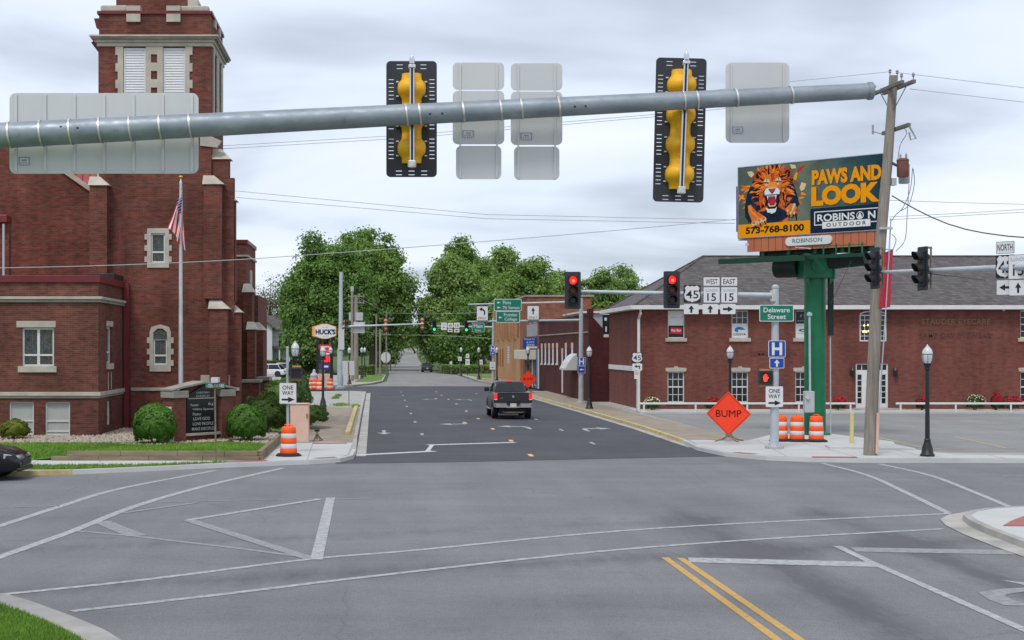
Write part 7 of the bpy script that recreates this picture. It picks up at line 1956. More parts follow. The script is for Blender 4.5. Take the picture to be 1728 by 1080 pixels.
# US 45 sign at the clinic corner on its own post
d_ = 81.5
r_ = sroot('route_sign', 'US route 45 sign with left arrow beside the white downspout', 1075, 697, d_)
MB().tube([at(1074.5, 697, d_ + 0.05), at(1074.8, 596, d_ + 0.05)], 0.035, 6).build('post', 'pole_grey', r_)
panel(r_, *px(d_, 1066, 1084.3, 594.8, 612.3), d_, 'sign_black', None, [('shield', 'sign_white'), ('text', '45', 0.14, 0.86, 0.24, 0.72, 0.01, 'sign_black')], r=0.04)
panel(r_, *px(d_, 1067.2, 1083.6, 613.6, 625.2), d_, 'sign_white', None, [('poly', [(0.78, 0.20), (0.68, 0.20), (0.68, 0.52), (0.44, 0.52), (0.44, 0.38), (0.20, 0.60), (0.44, 0.82), (0.44, 0.68), (0.78, 0.68)], 'sign_black')], r=0.03)
panel(r_, *px(d_, 1070.3, 1079.2, 626.5, 639.5), d_, 'sign_white', None, [('poly', [(0.15, 0.55), (0.85, 0.55), (0.85, 0.9), (0.15, 0.9)], 'cabinet_pink')], r=0.02)

# ================================================================== street furniture
LD = 49.3
# --- lamp posts with acorn lanterns
def make_lamp(label, loc, hgt=3.72, twin=False):
    t = thing('street_lamp', label, 'street lamp', loc, 0, 'black acorn street lamps')
    def L_(mb, n, m, p=t, **k): return mb.build(n, m, p, local=True, **k)
    hp = hgt - 0.66
    L_(MB().lathe([(0.24, 0), (0.24, 0.06), (0.20, 0.10), (0.17, 0.30), (0.13, 0.42), (0.10, 0.50), (0.115, 0.54), (0.085, 0.58)], (0, 0, 0), 10), 'base', 'lamp_black', smooth=True)
    L_(MB().tube([(0, 0, 0.55), (0, 0, hp - 0.22)], [0.078, 0.060], 12), 'shaft', 'lamp_black', smooth=True)
    L_(MB().lathe([(0.062, 0), (0.10, 0.06), (0.085, 0.12), (0.125, 0.20), (0.13, 0.24)], (0, 0, hp - 0.24), 12), 'collar', 'lamp_black', smooth=True)
    g = L_(MB().lathe([(0.115, 0), (0.16, 0.10), (0.175, 0.24), (0.172, 0.32), (0.150, 0.42), (0.10, 0.50), (0.06, 0.54)], (0, 0, hp), 14), 'lantern', 'lamp_glass', smooth=True)
    L_(MB().lathe([(0.178, 0), (0.185, 0.012), (0.178, 0.024)], (0, 0, hp + 0.29), 14), 'band', 'lamp_black', g)
    for k in range(6):
        a = R(60 * k + 15)
        L_(MB().tube([(0.118 * math.cos(a), 0.118 * math.sin(a), hp), (0.165 * math.cos(a), 0.165 * math.sin(a), hp + 0.10), (0.18 * math.cos(a), 0.18 * math.sin(a), hp + 0.28)], 0.008, 4), 'cage_bar', 'lamp_black', g)
    L_(MB().lathe([(0.06, 0), (0.065, 0.03), (0.025, 0.05), (0.02, 0.08), (0.005, 0.10)], (0, 0, hp + 0.53), 10), 'finial', 'lamp_glass', g, smooth=True)
    return t
lamp0 = make_lamp('street lamp standing right of the leaning wooden pole', (sx(1565, 48.8), 48.8, 0.13))
LG = 'black acorn street lamps'
for x, d, z, lab in ((1232, 71.0, 0.13, 'street lamp rising behind the big orange BUMP sign'), (994.5, 87.0, 0.13, 'street lamp on the tan footpath beside the hospital sign pole'),
                     (891, 128.0, 0.13, 'street lamp before the cream canopy of the storefront'), (498, 60.0, 0.30, 'street lamp behind the blank pedestrian signal at the church corner'),
                     (545, 90.0, 0.13, 'street lamp on the left footpath below the gas price sign'), (558, 128.0, 0.13, 'street lamp among the far orange drums'),
                     (589.5, 146.0, 0.11, 'street lamp in front of the paired far wooden poles'), (610.5, 172.0, 0.11, 'street lamp just right of the paired far wooden poles'), (615.5, 182.0, 0.11, 'most distant street lamp right of the paired far poles'),
                     (808, 168.0, 0.11, 'street lamp left of the far hospital sign'), (778, 190.0, 0.11, 'distant street lamp beside small white signs under the trees'), (838.5, 153.0, 0.11, 'street lamp right against the far signal pole at the tan building')):
    dup(lamp0, (sx(x, d), d, z), R(17 * (x % 7)), lab, LG)
# --- orange channelising drums
def make_drum(label, loc):
    t = thing('traffic_drum', label, 'traffic drum', loc, 0, 'orange and white traffic drums')
    def L_(mb, n, m, p=t, **k): return mb.build(n, m, p, local=True, **k)
    L_(MB().lathe([(0.42, 0), (0.43, 0.03), (0.36, 0.09), (0.29, 0.10)], (0, 0, 0), 18), 'base', 'rubber', smooth=True)
    z = 0.06
    for k, (h, m, r0, r1) in enumerate(((0.20, 'drum_orange', 0.285, 0.280), (0.15, 'drum_white', 0.272, 0.268), (0.19, 'drum_orange', 0.268, 0.262), (0.15, 'drum_white', 0.256, 0.252), (0.19, 'drum_orange', 0.252, 0.235))):
        L_(MB().lathe([(r0 * 0.97, z), (r0, z + 0.012), (r1, z + h - 0.012), (r1 * 0.97, z + h)], (0, 0, 0), 20), 'band', m, smooth=True); z += h
    L_(MB().lathe([(0.232, z), (0.20, z + 0.03), (0.12, z + 0.04)], (0, 0, 0), 18), 'top', 'drum_orange', smooth=True)
    L_(MB().tube([(-0.15, 0, z + 0.03), (-0.13, 0, z + 0.09), (0.13, 0, z + 0.09), (0.15, 0, z + 0.03)], 0.022, 6), 'handle', 'drum_orange')
    return t
drum0 = make_drum('orange drum standing before the pinkish cabinet at the church corner', (sx(487, 48.9), 48.9, 0.13))
DG = 'orange and white traffic drums'
for x, y, lab in ((1317, 744.5, 'orange drum half hidden behind the grey signal mast'), (1345, 745, 'middle orange drum of the three by the green column'), (1377.5, 745.5, 'orange drum directly before the green billboard column')):
    p = gnd(x, y, 0.13); dup(drum0, tuple(p), R(x), lab, DG)
for x, y, lab in ((512.5, 658.5, 'leftmost of the far orange drums below the price sign'), (522, 660, 'second of the far orange drums from the left'), (531, 659.5, 'third of the far orange drums from the left'), (539.5, 660, 'far orange drum left of the black lamp shaft'), (557, 659, 'far orange drum right of the black lamp shaft')):
    p = gnd(x, y, 0.13); dup(drum0, tuple(p), R(x * 3), lab, DG)
# --- left pedestrian pole with its signs
PD = 50.6
pp = thing('signal_pole', 'slim grey pole carrying the left ONE WAY sign and pedestrian signal', 'pole', (sx(485, PD), PD, 0.13))
MB().tube([(sx(486, PD), PD, 0.13), (sx(485, PD), PD, sz(588, PD))], [0.055, 0.05], 10).build('shaft', 'pole_grey', pp, smooth=True)
MB().lathe([(0.05, 0), (0.06, 0.03), (0.02, 0.07)], (sx(485, PD), PD, sz(588, PD)), 10).build('cap', 'pole_grey', pp)
MB().lathe([(0.16, 0), (0.15, 0.12), (0.07, 0.2)], (sx(486, PD), PD, 0.13), 8).build('base', 'pole_grey', pp)
MB().prism([at(485.5, 596, PD), at(489, 604, PD), at(489, 610, PD), at(485.5, 612, PD)], (0, 0.05, 0)).build('bracket', 'sign_back', pp)
one_way('white ONE WAY sign on the slim pole at the church corner', 471.5, 500, 646.3, 681.3, PD - 0.12)
ped_signal('dark pedestrian signal turned away on the slim left pole', 490.5, 509.5, 621, 638.5, PD - 0.15, False)
cb = thing('utility_cabinet', 'tall pinkish utility cabinet behind the drum at the church corner', 'cabinet', (sx(505, 55.6), 55.9, 0.13))
a, b, c, e = px(55.6, 489.5, 521, 682.5, 747)
MB().box(a, b, 55.6, 56.2, 0.16, e).build('body', 'cabinet_pink', cb, bevel=0.03)
MB().box(a - 0.03, b + 0.03, 55.55, 56.25, 0.13, 0.19).build('plinth', 'concrete_old', cb)
MB().box(a - 0.02, b + 0.02, 55.57, 56.23, e, e + 0.04).build('lid', 'cabinet_pink', cb, bevel=0.01)
MB().box(b - 0.09, b - 0.04, 55.57, 55.60, sz(706, 55.6), sz(698, 55.6)).build('handle', 'rust_steel', cb)
MB().box(b, b + 0.03, 55.75, 55.95, sz(706, 55.6), sz(697, 55.6)).build('latch', 'drum_orange', cb)
stn = thing('sign_stand', 'small empty dark folding sign stand on the left footpath', 'sign stand', tuple(gnd(535, 744, 0.13)))
sp = Vector(stn.location)
MB().tube([sp + Vector((0, 0, 0.05)), sp + Vector((0, 0, 0.42))], 0.03, 6).build('mast', 'rust_steel', stn)
for dx_, dy_ in ((-0.15, -0.3), (0.16, -0.28), (-0.13, 0.35), (0.2, 0.3)):
    MB().tube([sp + Vector((0, 0, 0.30)), sp + Vector((dx_ * 0.7, dy_ * 0.7, 0.06)), sp + Vector((dx_, dy_, 0.02))], 0.022, 6).build('leg', 'rust_steel', stn)
MB().box(sp.x - 0.10, sp.x + 0.10, sp.y - 0.06, sp.y + 0.06, sp.z + 0.36, sp.z + 0.44).build('spring_head', 'lamp_black', stn)
# DELAWARE street-name blade
d_ = 46.3
bl = thing('street_name_sign', 'small green DELAWARE blade on a thin post before the church sign', 'sign', tuple(gnd(365, 784, 0.13)))
MB().tube([at(364.5, 784.5, d_), at(362.5, 655, d_)], 0.03, 6).build('post', 'rust_steel', bl)
panel(bl, *px(d_ - 0.04, 346.6, 379.2, 646.6, 655), d_ - 0.04, 'sign_green', None, [('text', 'W', 0.06, 0.11, 0.25, 0.6, 0.0, 'sign_white'), ('text', 'DELAWARE', 0.16, 0.96, 0.16, 0.84, 0.01, 'sign_white')], r=0.01)
MB().box(*px(d_, 340, 384, 646, 646)[:2], d_ + 0.01, d_ + 0.02, sz(647, d_), sz(638, d_)).build('cross_blade', 'sign_back', bl) if False else MB().box(sx(357, d_), sx(369, d_), d_ - 0.2, d_ + 0.35, sz(645.5, d_), sz(637, d_)).build('cross_blade', 'sign_back', bl)
# --- BUMP signs on spring stands
def bump(label, x, y, half, d, zb, rot, grp='orange BUMP signs'):
    p = at(x, y, d)
    t = thing('bump_sign', label, 'road sign', (p.x, p.y, zb), rot, grp)
    cz_ = p.z - zb; k = half
    def L_(mb, n, m, pr=t, **q): return mb.build(n, m, pr, local=True, **q)
    dm = [(0, cz_ - k), (k, cz_), (0, cz_ + k), (-k, cz_)]
    pl = L_(MB().plate(dm, 0, 0.01), 'panel', 'sign_orange')
    i = k * 0.93; j = k * 0.90
    mb = MB(); A_ = [(0, -i), (i, 0), (0, i), (-i, 0)]; B_ = [(0, -j), (j, 0), (0, j), (-j, 0)]
    mb.add([(a, -0.004, cz_ + c) for a, c in A_ + B_], [(q, (q + 1) % 4, 4 + (q + 1) % 4, 4 + q) for q in range(4)]); L_(mb, 'border', 'letter_dark', pl)
    mb = MB(); text_mb(mb, 'BUMP', -k * 0.56, k * 0.56, cz_ - k * 0.14, cz_ + k * 0.17, -0.005, 0.0); L_(mb, 'lettering', 'ink_black', pl)
    L_(MB().tube([(0, 0.04, 0.2), (0, 0.04, cz_ + k * 0.6)], 0.02, 6), 'mast', 'rust_steel')
    for a, c in ((-0.45, -0.4), (0.45, -0.4), (-0.45, 0.5), (0.45, 0.5)):
        L_(MB().tube([(0, 0.04, 0.26), (a * 0.6, 0.04 + c * 0.6, 0.06), (a, 0.04 + c, 0.02)], 0.022, 6), 'leg', 'rust_steel')
    L_(MB().box(-0.11, 0.11, -0.05, 0.13, 0.16, 0.30), 'spring_box', 'rust_steel', bevel=0.01)
    return t
bump('near orange diamond BUMP sign on the right corner', 1229.5, 698.5, 0.86, 56.5, 0.13, R(-25))
bump('far orange diamond BUMP sign behind the pickup truck', 891.3, 639.7, 0.72, 118.0, 0.13, R(8))
# --- bollard
p = gnd(1437, 751, 0.13)
bo = thing('bollard', 'slim yellow bollard on the concrete by the wooden pole', 'bollard', tuple(p))
MB().tube([p, p + Vector((0.02, 0, 1.16))], 0.075, 12).build('post', 'bollard_yellow', bo, smooth=True)
MB().lathe([(0.076, 0), (0.07, 0.03), (0.02, 0.05)], tuple(p + Vector((0.02, 0, 1.16))), 12).build('cap', 'bollard_yellow', bo)
# --- sign back on a post by the left kerb
d_ = 91.0
sb_ = thing('road_sign', 'grey back of a road sign on a post by the left kerb', 'sign', (sx(588, d_), d_, 0.13))
MB().tube([(sx(589, d_), d_, 0.13), (sx(588, d_), d_, sz(610, d_))], 0.03, 6).build('post', 'rust_steel', sb_)
a, b, c, e = px(d_ + 0.04, 578, 598, 609, 633); MB().plate(rr(a, b, c, e, 0.04), d_ + 0.04, d_ + 0.05).build('panel', 'sign_back', sb_)
# --- shrubs at the church
shrub('big round clipped bush left of the church sign', (sx(261, 50.9), 50.9, 0.40), (0.73, 0.72, 0.69), 12000, 0.070, 'leaf_box', 21, name='round_bush', lump=0.06)
shrub('round clipped bush right of the church sign', (sx(416, 52.6), 52.6, 0.40), (0.72, 0.72, 0.64), 11000, 0.070, 'leaf_box', 22, name='round_bush', lump=0.06)
shrub('small yellow green bush below the basement windows', (sx(26, 53.6), 53.6, 0.40), (0.50, 0.48, 0.36), 5000, 0.05, 'leaf_gold', 23, name='round_bush', lump=0.10)
shrub('loose dark shrub behind the right clipped bush', (sx(447, 57.5), 57.5, 0.40), (0.95, 0.8, 0.72), 12000, 0.055, 'leaf_yew', 24, lump=0.16)
shrub('dark shrub behind the slim left signal pole', (sx(474, 62), 62.0, 0.35), (0.9, 0.9, 1.0), 11000, 0.06, 'leaf_dark', 25, lump=0.14)
shrub('tall dark shrub beside the church porch corner', (sx(498, 70), 70.0, 0.35), (0.75, 0.8, 1.25), 9000, 0.07, 'leaf_dark', 26, lump=0.12)
shrub('low spreading shrub behind the pinkish cabinet', (sx(523, 66), 66.0, 0.3), (0.85, 1.6, 0.42), 8000, 0.055, 'leaf_yew', 27, lump=0.14)

# ================================================================== vehicles
def wheel(parent, x, y, r, w, side, rim='alloy'):
    """wheel standing at local x,y; side = +1 right, -1 left"""
    s = side
    prof = [(r * 0.62, -w / 2), (r * 0.93, -w / 2), (r, -w * 0.36), (r, w * 0.36), (r * 0.93, w / 2), (r * 0.62, w / 2)]
    t = MB().lathe(prof, (x, y, r), 22, 'x').build('wheel', 'rubber', parent, local=True, smooth=True)
    f = MB().lathe([(r * 0.61, 0.0), (r * 0.60, 0.015 * s), (r * 0.5, 0.0), (r * 0.16, 0.02 * s), (0.01, 0.03 * s)], (x + s * (w / 2 - 0.01), y, r), 18, 'x').build('rim', rim, t, local=True)
    return t
def car_section(y, hw, zb, zt, k=0.10, top=0.90):
    return [(-hw * 0.90, y, zb), (-hw * 0.985, y, zb + k), (-hw, y, (zb + zt) / 2), (-hw * 0.985, y, zt - k), (-hw * top, y, zt), (hw * top, y, zt), (hw * 0.985, y, zt - k), (hw, y, (zb + zt) / 2), (hw * 0.985, y, zb + k), (hw * 0.90, y, zb)]
# --- pickup truck driving away
tk = thing('pickup_truck', 'dark grey pickup truck driving away with red tail lights', 'truck', (sx(866, 76.4), 76.4, 0.01), R(0.0))
def K(mb, n, m, p=tk, **k): return mb.build(n, m, p, local=True, **k)
secs = [car_section(0.02, 0.99, 0.62, 1.36, 0.06, 0.96), car_section(0.20, 1.00, 0.60, 1.37, 0.06, 0.96), car_section(2.0, 1.0, 0.50, 1.37, 0.06, 0.95), car_section(2.1, 1.0, 0.48, 1.34, 0.08, 0.93), car_section(4.1, 1.0, 0.48, 1.30, 0.08, 0.93), car_section(4.6, 0.99, 0.50, 1.26, 0.10, 0.88), car_section(5.5, 0.96, 0.52, 1.16, 0.12, 0.85), car_section(5.78, 0.88, 0.55, 1.02, 0.12, 0.82)]
body = K(MB().loft(secs), 'body', 'truck_paint', smooth=True, bevel=0.03)
cabs = [[(-0.90, 2.05, 1.33), (0.90, 2.05, 1.33), (0.90, 4.75, 1.28), (-0.90, 4.75, 1.28)], [(-0.86, 2.16, 1.55), (0.86, 2.16, 1.55), (0.86, 4.42, 1.52), (-0.86, 4.42, 1.52)], [(-0.74, 2.34, 1.86), (0.74, 2.34, 1.86), (0.74, 3.75, 1.86), (-0.74, 3.75, 1.86)], [(-0.62, 2.5, 1.93), (0.62, 2.5, 1.93), (0.62, 3.5, 1.93), (-0.62, 3.5, 1.93)]]
K(MB().loft(cabs), 'cab', 'truck_paint', smooth=True, bevel=0.03)
K(MB().add([(-0.80, 2.062, 1.38), (0.80, 2.062, 1.38), (0.68, 2.29, 1.82), (-0.68, 2.29, 1.82)], [(0, 1, 2, 3)]), 'rear_window', 'glass_car')
for s in (-1, 1):
    K(MB().add([(s * 0.915, 2.35, 1.38), (s * 0.915, 4.3, 1.36), (s * 0.775, 3.75, 1.80), (s * 0.775, 2.55, 1.80)], [(0, 1, 2, 3)]), 'side_window', 'glass_car')
    tl = K(MB().box(s * 0.90 - 0.085, s * 0.90 + 0.085, -0.035, 0.05, 1.00, 1.31), 'tail_light', 'tail_red', bevel=0.02)
    K(MB().box(s * 0.90 - 0.075, s * 0.90 + 0.075, -0.042, -0.03, 1.0, 1.05), 'reverse_lens', 'plate_white', tl)
    mr = K(MB().box(s * 1.06 - 0.02 - 0.12, s * 1.06 - 0.02 + 0.14, 4.12, 4.24, 1.34, 1.56), 'mirror', 'black_plastic', bevel=0.04)
    K(MB().box(s * 0.97, s * 1.06, 4.14, 4.2, 1.36, 1.42), 'mirror_arm', 'black_plastic', mr)
    K(MB().box(s * 1.02 - 0.06, s * 1.02 + 0.06, 2.2, 4.2, 0.44, 0.50), 'step_bar', 'bumper_chrome', bevel=0.02)
    for yy in (1.18, 4.72):
        wheel(tk, s * 0.86, yy, 0.41, 0.29, s)
        arch_ = MB(); arch_.tube([(s * 0.80, yy, 0.50), (s * 1.005, yy, 0.50)], 0.49, 20); K(arch_, 'wheel_arch', 'rubber')
    K(MB().box(s * 0.80 - 0.03, s * 0.80 + 0.03, 0.5, 0.55, 0.30, 0.55), 'mud_flap', 'rubber')
tg = K(MB().box(-0.80, 0.80, -0.015, 0.03, 0.86, 1.33), 'tailgate', 'truck_tail', bevel=0.02)
K(MB().box(-0.80, 0.80, -0.03, 0.05, 1.331, 1.375), 'tailgate_cap', 'black_plastic', tg, bevel=0.015)
K(MB().box(-0.78, 0.78, -0.022, -0.014, 0.93, 0.95), 'crease', 'black_plastic', tg)
K(MB().lathe([(0.06, 0), (0.06, -0.012), (0.03, -0.018)], (0, -0.016, 1.17), 12, 'y'), 'emblem', 'bumper_chrome', tg)
mb = MB(); text_mb(mb, 'RAM', -0.70, -0.52, 1.08, 1.12, -0.02, 0.0); K(mb, 'lettering', 'bumper_chrome', tg)
bp_ = K(MB().loft([[(-1.0, 0.10, 0.66), (-1.0, -0.05, 0.64), (-1.0, -0.05, 0.84), (-1.0, 0.10, 0.86)], [(-0.9, 0.02, 0.62), (-0.9, -0.17, 0.62), (-0.9, -0.17, 0.82), (-0.9, 0.02, 0.85)], [(-0.36, 0.0, 0.62), (-0.36, -0.20, 0.62), (-0.36, -0.20, 0.80), (-0.36, 0.0, 0.85)], [(-0.28, 0.0, 0.60), (-0.28, -0.14, 0.60), (-0.28, -0.14, 0.66), (-0.28, 0.0, 0.70)], [(0.28, 0.0, 0.60), (0.28, -0.14, 0.60), (0.28, -0.14, 0.66), (0.28, 0.0, 0.70)], [(0.36, 0.0, 0.62), (0.36, -0.20, 0.62), (0.36, -0.20, 0.80), (0.36, 0.0, 0.85)], [(0.9, 0.02, 0.62), (0.9, -0.17, 0.62), (0.9, -0.17, 0.82), (0.9, 0.02, 0.85)], [(1.0, 0.10, 0.66), (1.0, -0.05, 0.64), (1.0, -0.05, 0.84), (1.0, 0.10, 0.86)]]), 'rear_bumper', 'bumper_chrome', smooth=True)
K(MB().box(-0.16, 0.16, -0.10, -0.07, 0.67, 0.83), 'number_plate', 'plate_white', bp_)
K(MB().box(-0.7, 0.7, 0.2, 5.2, 0.28, 0.55), 'underbody', 'sign_black')
K(MB().tube([(-0.55, 0.0, 0.40), (-0.45, -0.05, 0.36), (0.45, -0.05, 0.36), (0.55, 0.0, 0.40)], 0.03, 6), 'hitch_bar', 'rust_steel')
K(MB().tube([(-0.8, 0.9, 0.41), (0.8, 0.9, 0.41)], 0.07, 8), 'axle', 'rust_steel')
K(MB().box(-0.16, 0.16, 2.30, 2.42, 1.925, 1.965), 'brake_light', 'tail_red', bevel=0.01)
K(MB().box(-0.7, 0.7, 5.74, 5.80, 0.68, 1.0), 'grille', 'black_plastic')
# --- cars
def make_car(label, loc, rot, paint, grp=None, L_=4.7, W_=1.86, H_=1.62, name='parked_car', cat='car'):
    t = thing(name, label, cat, loc, rot, grp)
    def Q(mb, n, m, p=t, **k): return mb.build(n, m, p, local=True, **k)
    hw = W_ / 2; hl_ = L_ / 2
    st_ = [(-hl_, 0.86, 0.34, 0.80), (-hl_ + 0.15, 0.95, 0.26, 0.92), (-hl_ + 0.9, 1.0, 0.22, 0.98), (0.3, 1.0, 0.22, 0.98), (hl_ - 1.3, 0.99, 0.22, 0.97), (hl_ - 0.5, 0.96, 0.24, 0.88), (hl_ - 0.12, 0.86, 0.28, 0.72), (hl_, 0.74, 0.34, 0.60)]
    bdy = Q(MB().loft([car_section(y, hw * f, zb, zt, 0.10, 0.86) for y, f, zb, zt in st_]), 'body', paint, smooth=True, bevel=0.03)
    gh = [[(-hw * 0.90, -hl_ + 0.45, 0.94), (hw * 0.90, -hl_ + 0.45, 0.94), (hw * 0.90, hl_ - 1.15, 0.94), (-hw * 0.90, hl_ - 1.15, 0.94)], [(-hw * 0.80, -hl_ + 0.70, 1.30), (hw * 0.80, -hl_ + 0.70, 1.30), (hw * 0.80, hl_ - 1.75, 1.30), (-hw * 0.80, hl_ - 1.75, 1.30)], [(-hw * 0.68, -hl_ + 0.95, H_ - 0.06), (hw * 0.68, -hl_ + 0.95, H_ - 0.06), (hw * 0.68, hl_ - 2.15, H_ - 0.06), (-hw * 0.68, hl_ - 2.15, H_ - 0.06)]]
    Q(MB().loft(gh), 'windows', 'glass_car', smooth=True, bevel=0.02)
    Q(MB().loft([[(a * 1.03, y, H_ - 0.09) for a, y in ((-hw * 0.70, -hl_ + 0.90), (hw * 0.70, -hl_ + 0.90), (hw * 0.70, hl_ - 2.10), (-hw * 0.70, hl_ - 2.10))], [(a, y, H_) for a, y in ((-hw * 0.60, -hl_ + 1.1), (hw * 0.60, -hl_ + 1.1), (hw * 0.60, hl_ - 2.3), (-hw * 0.60, hl_ - 2.3))]]), 'roof', paint, smooth=True, bevel=0.02)
    for s in (-1, 1):
        for y0, z0_, y1, z1_ in ((hl_ - 1.15, 0.93, hl_ - 2.12, H_ - 0.07), (-hl_ + 0.45, 0.93, -hl_ + 0.92, H_ - 0.07), (-0.25, 0.93, -0.25, H_ - 0.07)):
            Q(MB().tube([(s * hw * 0.905, y0, z0_), (s * hw * 0.70, y1, z1_)], 0.035, 5), 'pillar', paint)
        for yy in (-hl_ + 0.85, hl_ - 0.90):
            wheel(t, s * (hw - 0.13), yy, 0.34, 0.23, s)
            Q(MB().tube([(s * (hw - 0.3), yy, 0.38), (s * (hw + 0.004), yy, 0.38)], 0.39, 18), 'wheel_arch', 'rubber')
        Q(MB().loft([[(s * hw * 0.88, hl_ - 0.42, 0.62), (s * hw * 0.95, hl_ - 0.42, 0.62), (s * hw * 0.95, hl_ - 0.42, 0.76), (s * hw * 0.88, hl_ - 0.42, 0.76)], [(s * hw * 0.52, hl_ - 0.02, 0.60), (s * hw * 0.70, hl_ - 0.04, 0.60), (s * hw * 0.70, hl_ - 0.04, 0.69), (s * hw * 0.52, hl_ - 0.02, 0.69)]]), 'headlight', 'head_glass', bevel=0.015)
        Q(MB().box(s * hw * 0.80 - 0.10, s * hw * 0.80 + 0.10, -hl_ - 0.01, -hl_ + 0.08, 0.66, 0.82), 'tail_light', 'lens_dark_red', bevel=0.01)
        Q(MB().box(s * (hw + 0.06) - 0.09, s * (hw + 0.06) + 0.09, hl_ - 1.75, hl_ - 1.62, 0.94, 1.08), 'mirror', paint, bevel=0.03)
    Q(MB().box(-hw * 0.5, hw * 0.5, hl_ - 0.03, hl_ + 0.02, 0.40, 0.56), 'grille', 'black_plastic', bevel=0.02)
    Q(MB().box(-hw * 0.80, hw * 0.80, hl_ - 0.10, hl_ + 0.03, 0.26, 0.36), 'front_bumper', 'black_plastic', bevel=0.03)
    Q(MB().box(-0.16, 0.16, -hl_ - 0.02, -hl_ + 0.05, 0.55, 0.68), 'number_plate', 'plate_white')
    return t
make_car('black car whose nose enters at the left edge of the road', (sx(31, 41.0) - 2.45, 41.9, 0.0), R(-90), 'car_black', None, 4.9, 1.88, 1.55, 'moving_car')
make_car('white car parked beyond the church hedge', (sx(474, 196), 197, 0.10), R(8), 'car_white', 'white cars parked near the hedge')
make_car('white car mostly hidden behind the church, left of the other', (sx(451, 182), 184, 0.10), R(75), 'car_white', 'white cars parked near the hedge')
make_car('small dark car far up the street', (sx(721, 222), 224, 0.03), R(0), 'car_dark', None, 4.5, 1.6, 1.42, 'distant_car')

# ================================================================== second intersection: masts, signals, poles
d_ = 130.0
fm = thing('signal_mast', 'tall pale grey mast pole with long arm at the second intersection', 'signal mast', (sx(575, d_), d_, 0.13))
MB().tube([(sx(574.5, d_), d_, 0.13), (sx(575.5, d_), d_, sz(459, d_))], [0.26, 0.14], 14).build('pole', 'galv_light', fm, smooth=True)
MB().tube([(sx(576, d_), d_, sz(551.5, d_)), (sx(714, d_), d_, sz(546.5, d_))], [0.12, 0.065], 10).build('arm', 'galv_light', fm, smooth=True)
MB().lathe([(0.45, 0), (0.45, 0.15), (0.3, 0.2)], (sx(574.5, d_), d_, 0.13), 10).build('base', 'pole_grey', fm)
MB().box(sx(569, d_), sx(572, d_), d_ - 0.1, d_ + 0.2, sz(640, d_), sz(588, d_)).build('control_box', 'galv_light', fm)
MB().box(sx(571, d_), sx(581, d_), d_ - 0.3, d_ - 0.27, sz(590, d_), sz(556, d_)).build('sign_plate', 'sign_back', fm)
a, b, c, e = px(d_ + 0.2, 596.5, 615.5, 543.5, 562); sgn = thing('street_sign', 'blank sign back on the far long mast arm', 'sign', (sx(606, d_), d_ + 0.2, c)); MB().box(a, b, d_ + 0.2, d_ + 0.22, c, e).build('panel', 'sign_back', sgn)
MB().box(a, b, d_ + 0.185, d_ + 0.199, (c + e) / 2 - 0.04, (c + e) / 2 + 0.04).build('rail', 'sign_rail', sgn)
signal('tan-backed signal left of two on the far long mast arm', at(651, 548, d_ + 0.25), R(180), 3, None, 'signal_tan', tall=0.22, bp_w=0.52, slots=False)
signal('tan-backed signal at the tip of the far long mast arm', at(712.5, 546.5, d_ + 0.25), R(180), 3, None, 'signal_tan', tall=0.22, bp_w=0.48, slots=False)
signal('signal seen edge-on at the tall pale mast pole', at(583, 550, d_ + 0.05), R(75), 3, None, 'signal_tan', tall=0.22, bp_w=0.5, slots=False)
d_ = 155.0
fm = thing('signal_mast', 'grey mast pole with green lights beside the tan building', 'signal mast', (sx(832, d_), d_, 0.1))
MB().tube([(sx(832, d_), d_, 0.1), (sx(832.5, d_), d_, sz(536, d_))], [0.17, 0.13], 12).build('pole', 'pole_grey', fm, smooth=True)
MB().tube([(sx(727, d_), d_, sz(550, d_)), (sx(832, d_), d_, sz(552, d_))], [0.06, 0.11], 10).build('arm', 'galv_light', fm, smooth=True)
signal('green-lit signal left of two at the second intersection', at(733, 550, d_ - 0.15), 0, 3, 2, tall=0.14, bp_w=0.42, slots=False)
signal('green-lit signal right of two at the second intersection', at(787, 551, d_ - 0.15), 0, 3, 2, tall=0.14, bp_w=0.42, slots=False)
d2 = d_ - 0.15
for x0, x1, ya, yb, t_, lab in ((744.3, 754, 544.5, 556.7, '', 'small white lane sign on the far green-light arm'), (755.5, 764.5, 545, 553, '45', 'small US 45 sign on the far green-light arm'), (766, 776, 544.5, 553.5, '15', 'small route 15 sign on the far green-light arm')):
    r_ = sroot('route_sign', lab, (x0 + x1) / 2, yb, d2)
    it = [('text', t_, 0.2, 0.8, 0.22, 0.72, 0.01, 'sign_black')] if t_ else [('arrow', 0.5, 0.35, 0.25, 0.2, 180, 'sign_green'), ('text', 'TO', 0.25, 0.7, 0.6, 0.85, 0.0, 'sticker')]
    panel(r_, *px(d2, x0, x1, ya, yb), d2, 'sign_white', None, it, r=0.05)
    if t_: panel(r_, *px(d2, x0 + 0.4, x1 - 0.8, yb + 1.5, yb + 7.3), d2, 'sign_white', None, [('arrow', 0.5, 0.5, 0.36, 0.22, 180, 'sign_black')], r=0.04)
r_ = sroot('street_name_sign', 'green Main street sign at the second intersection', 807, 560, d2)
panel(r_, *px(d2, 796.5, 817.3, 545, 560.3), d2, 'sign_green', 'sign_white', [('text', 'Main', 0.15, 0.86, 0.46, 0.86, 0.015, 'sign_white'), ('text', 'Street', 0.26, 0.74, 0.12, 0.34, 0.0, 'sign_white')], r=0.05, bw=0.03)
h_sign('small blue hospital H sign on the far mast pole', 826.5, 837, 583, 593.7, 599.5, d_ - 0.3, 180)
r_ = sroot('route_sign', 'small white route plate low on the far mast pole', 831, 624, d_ - 0.3)
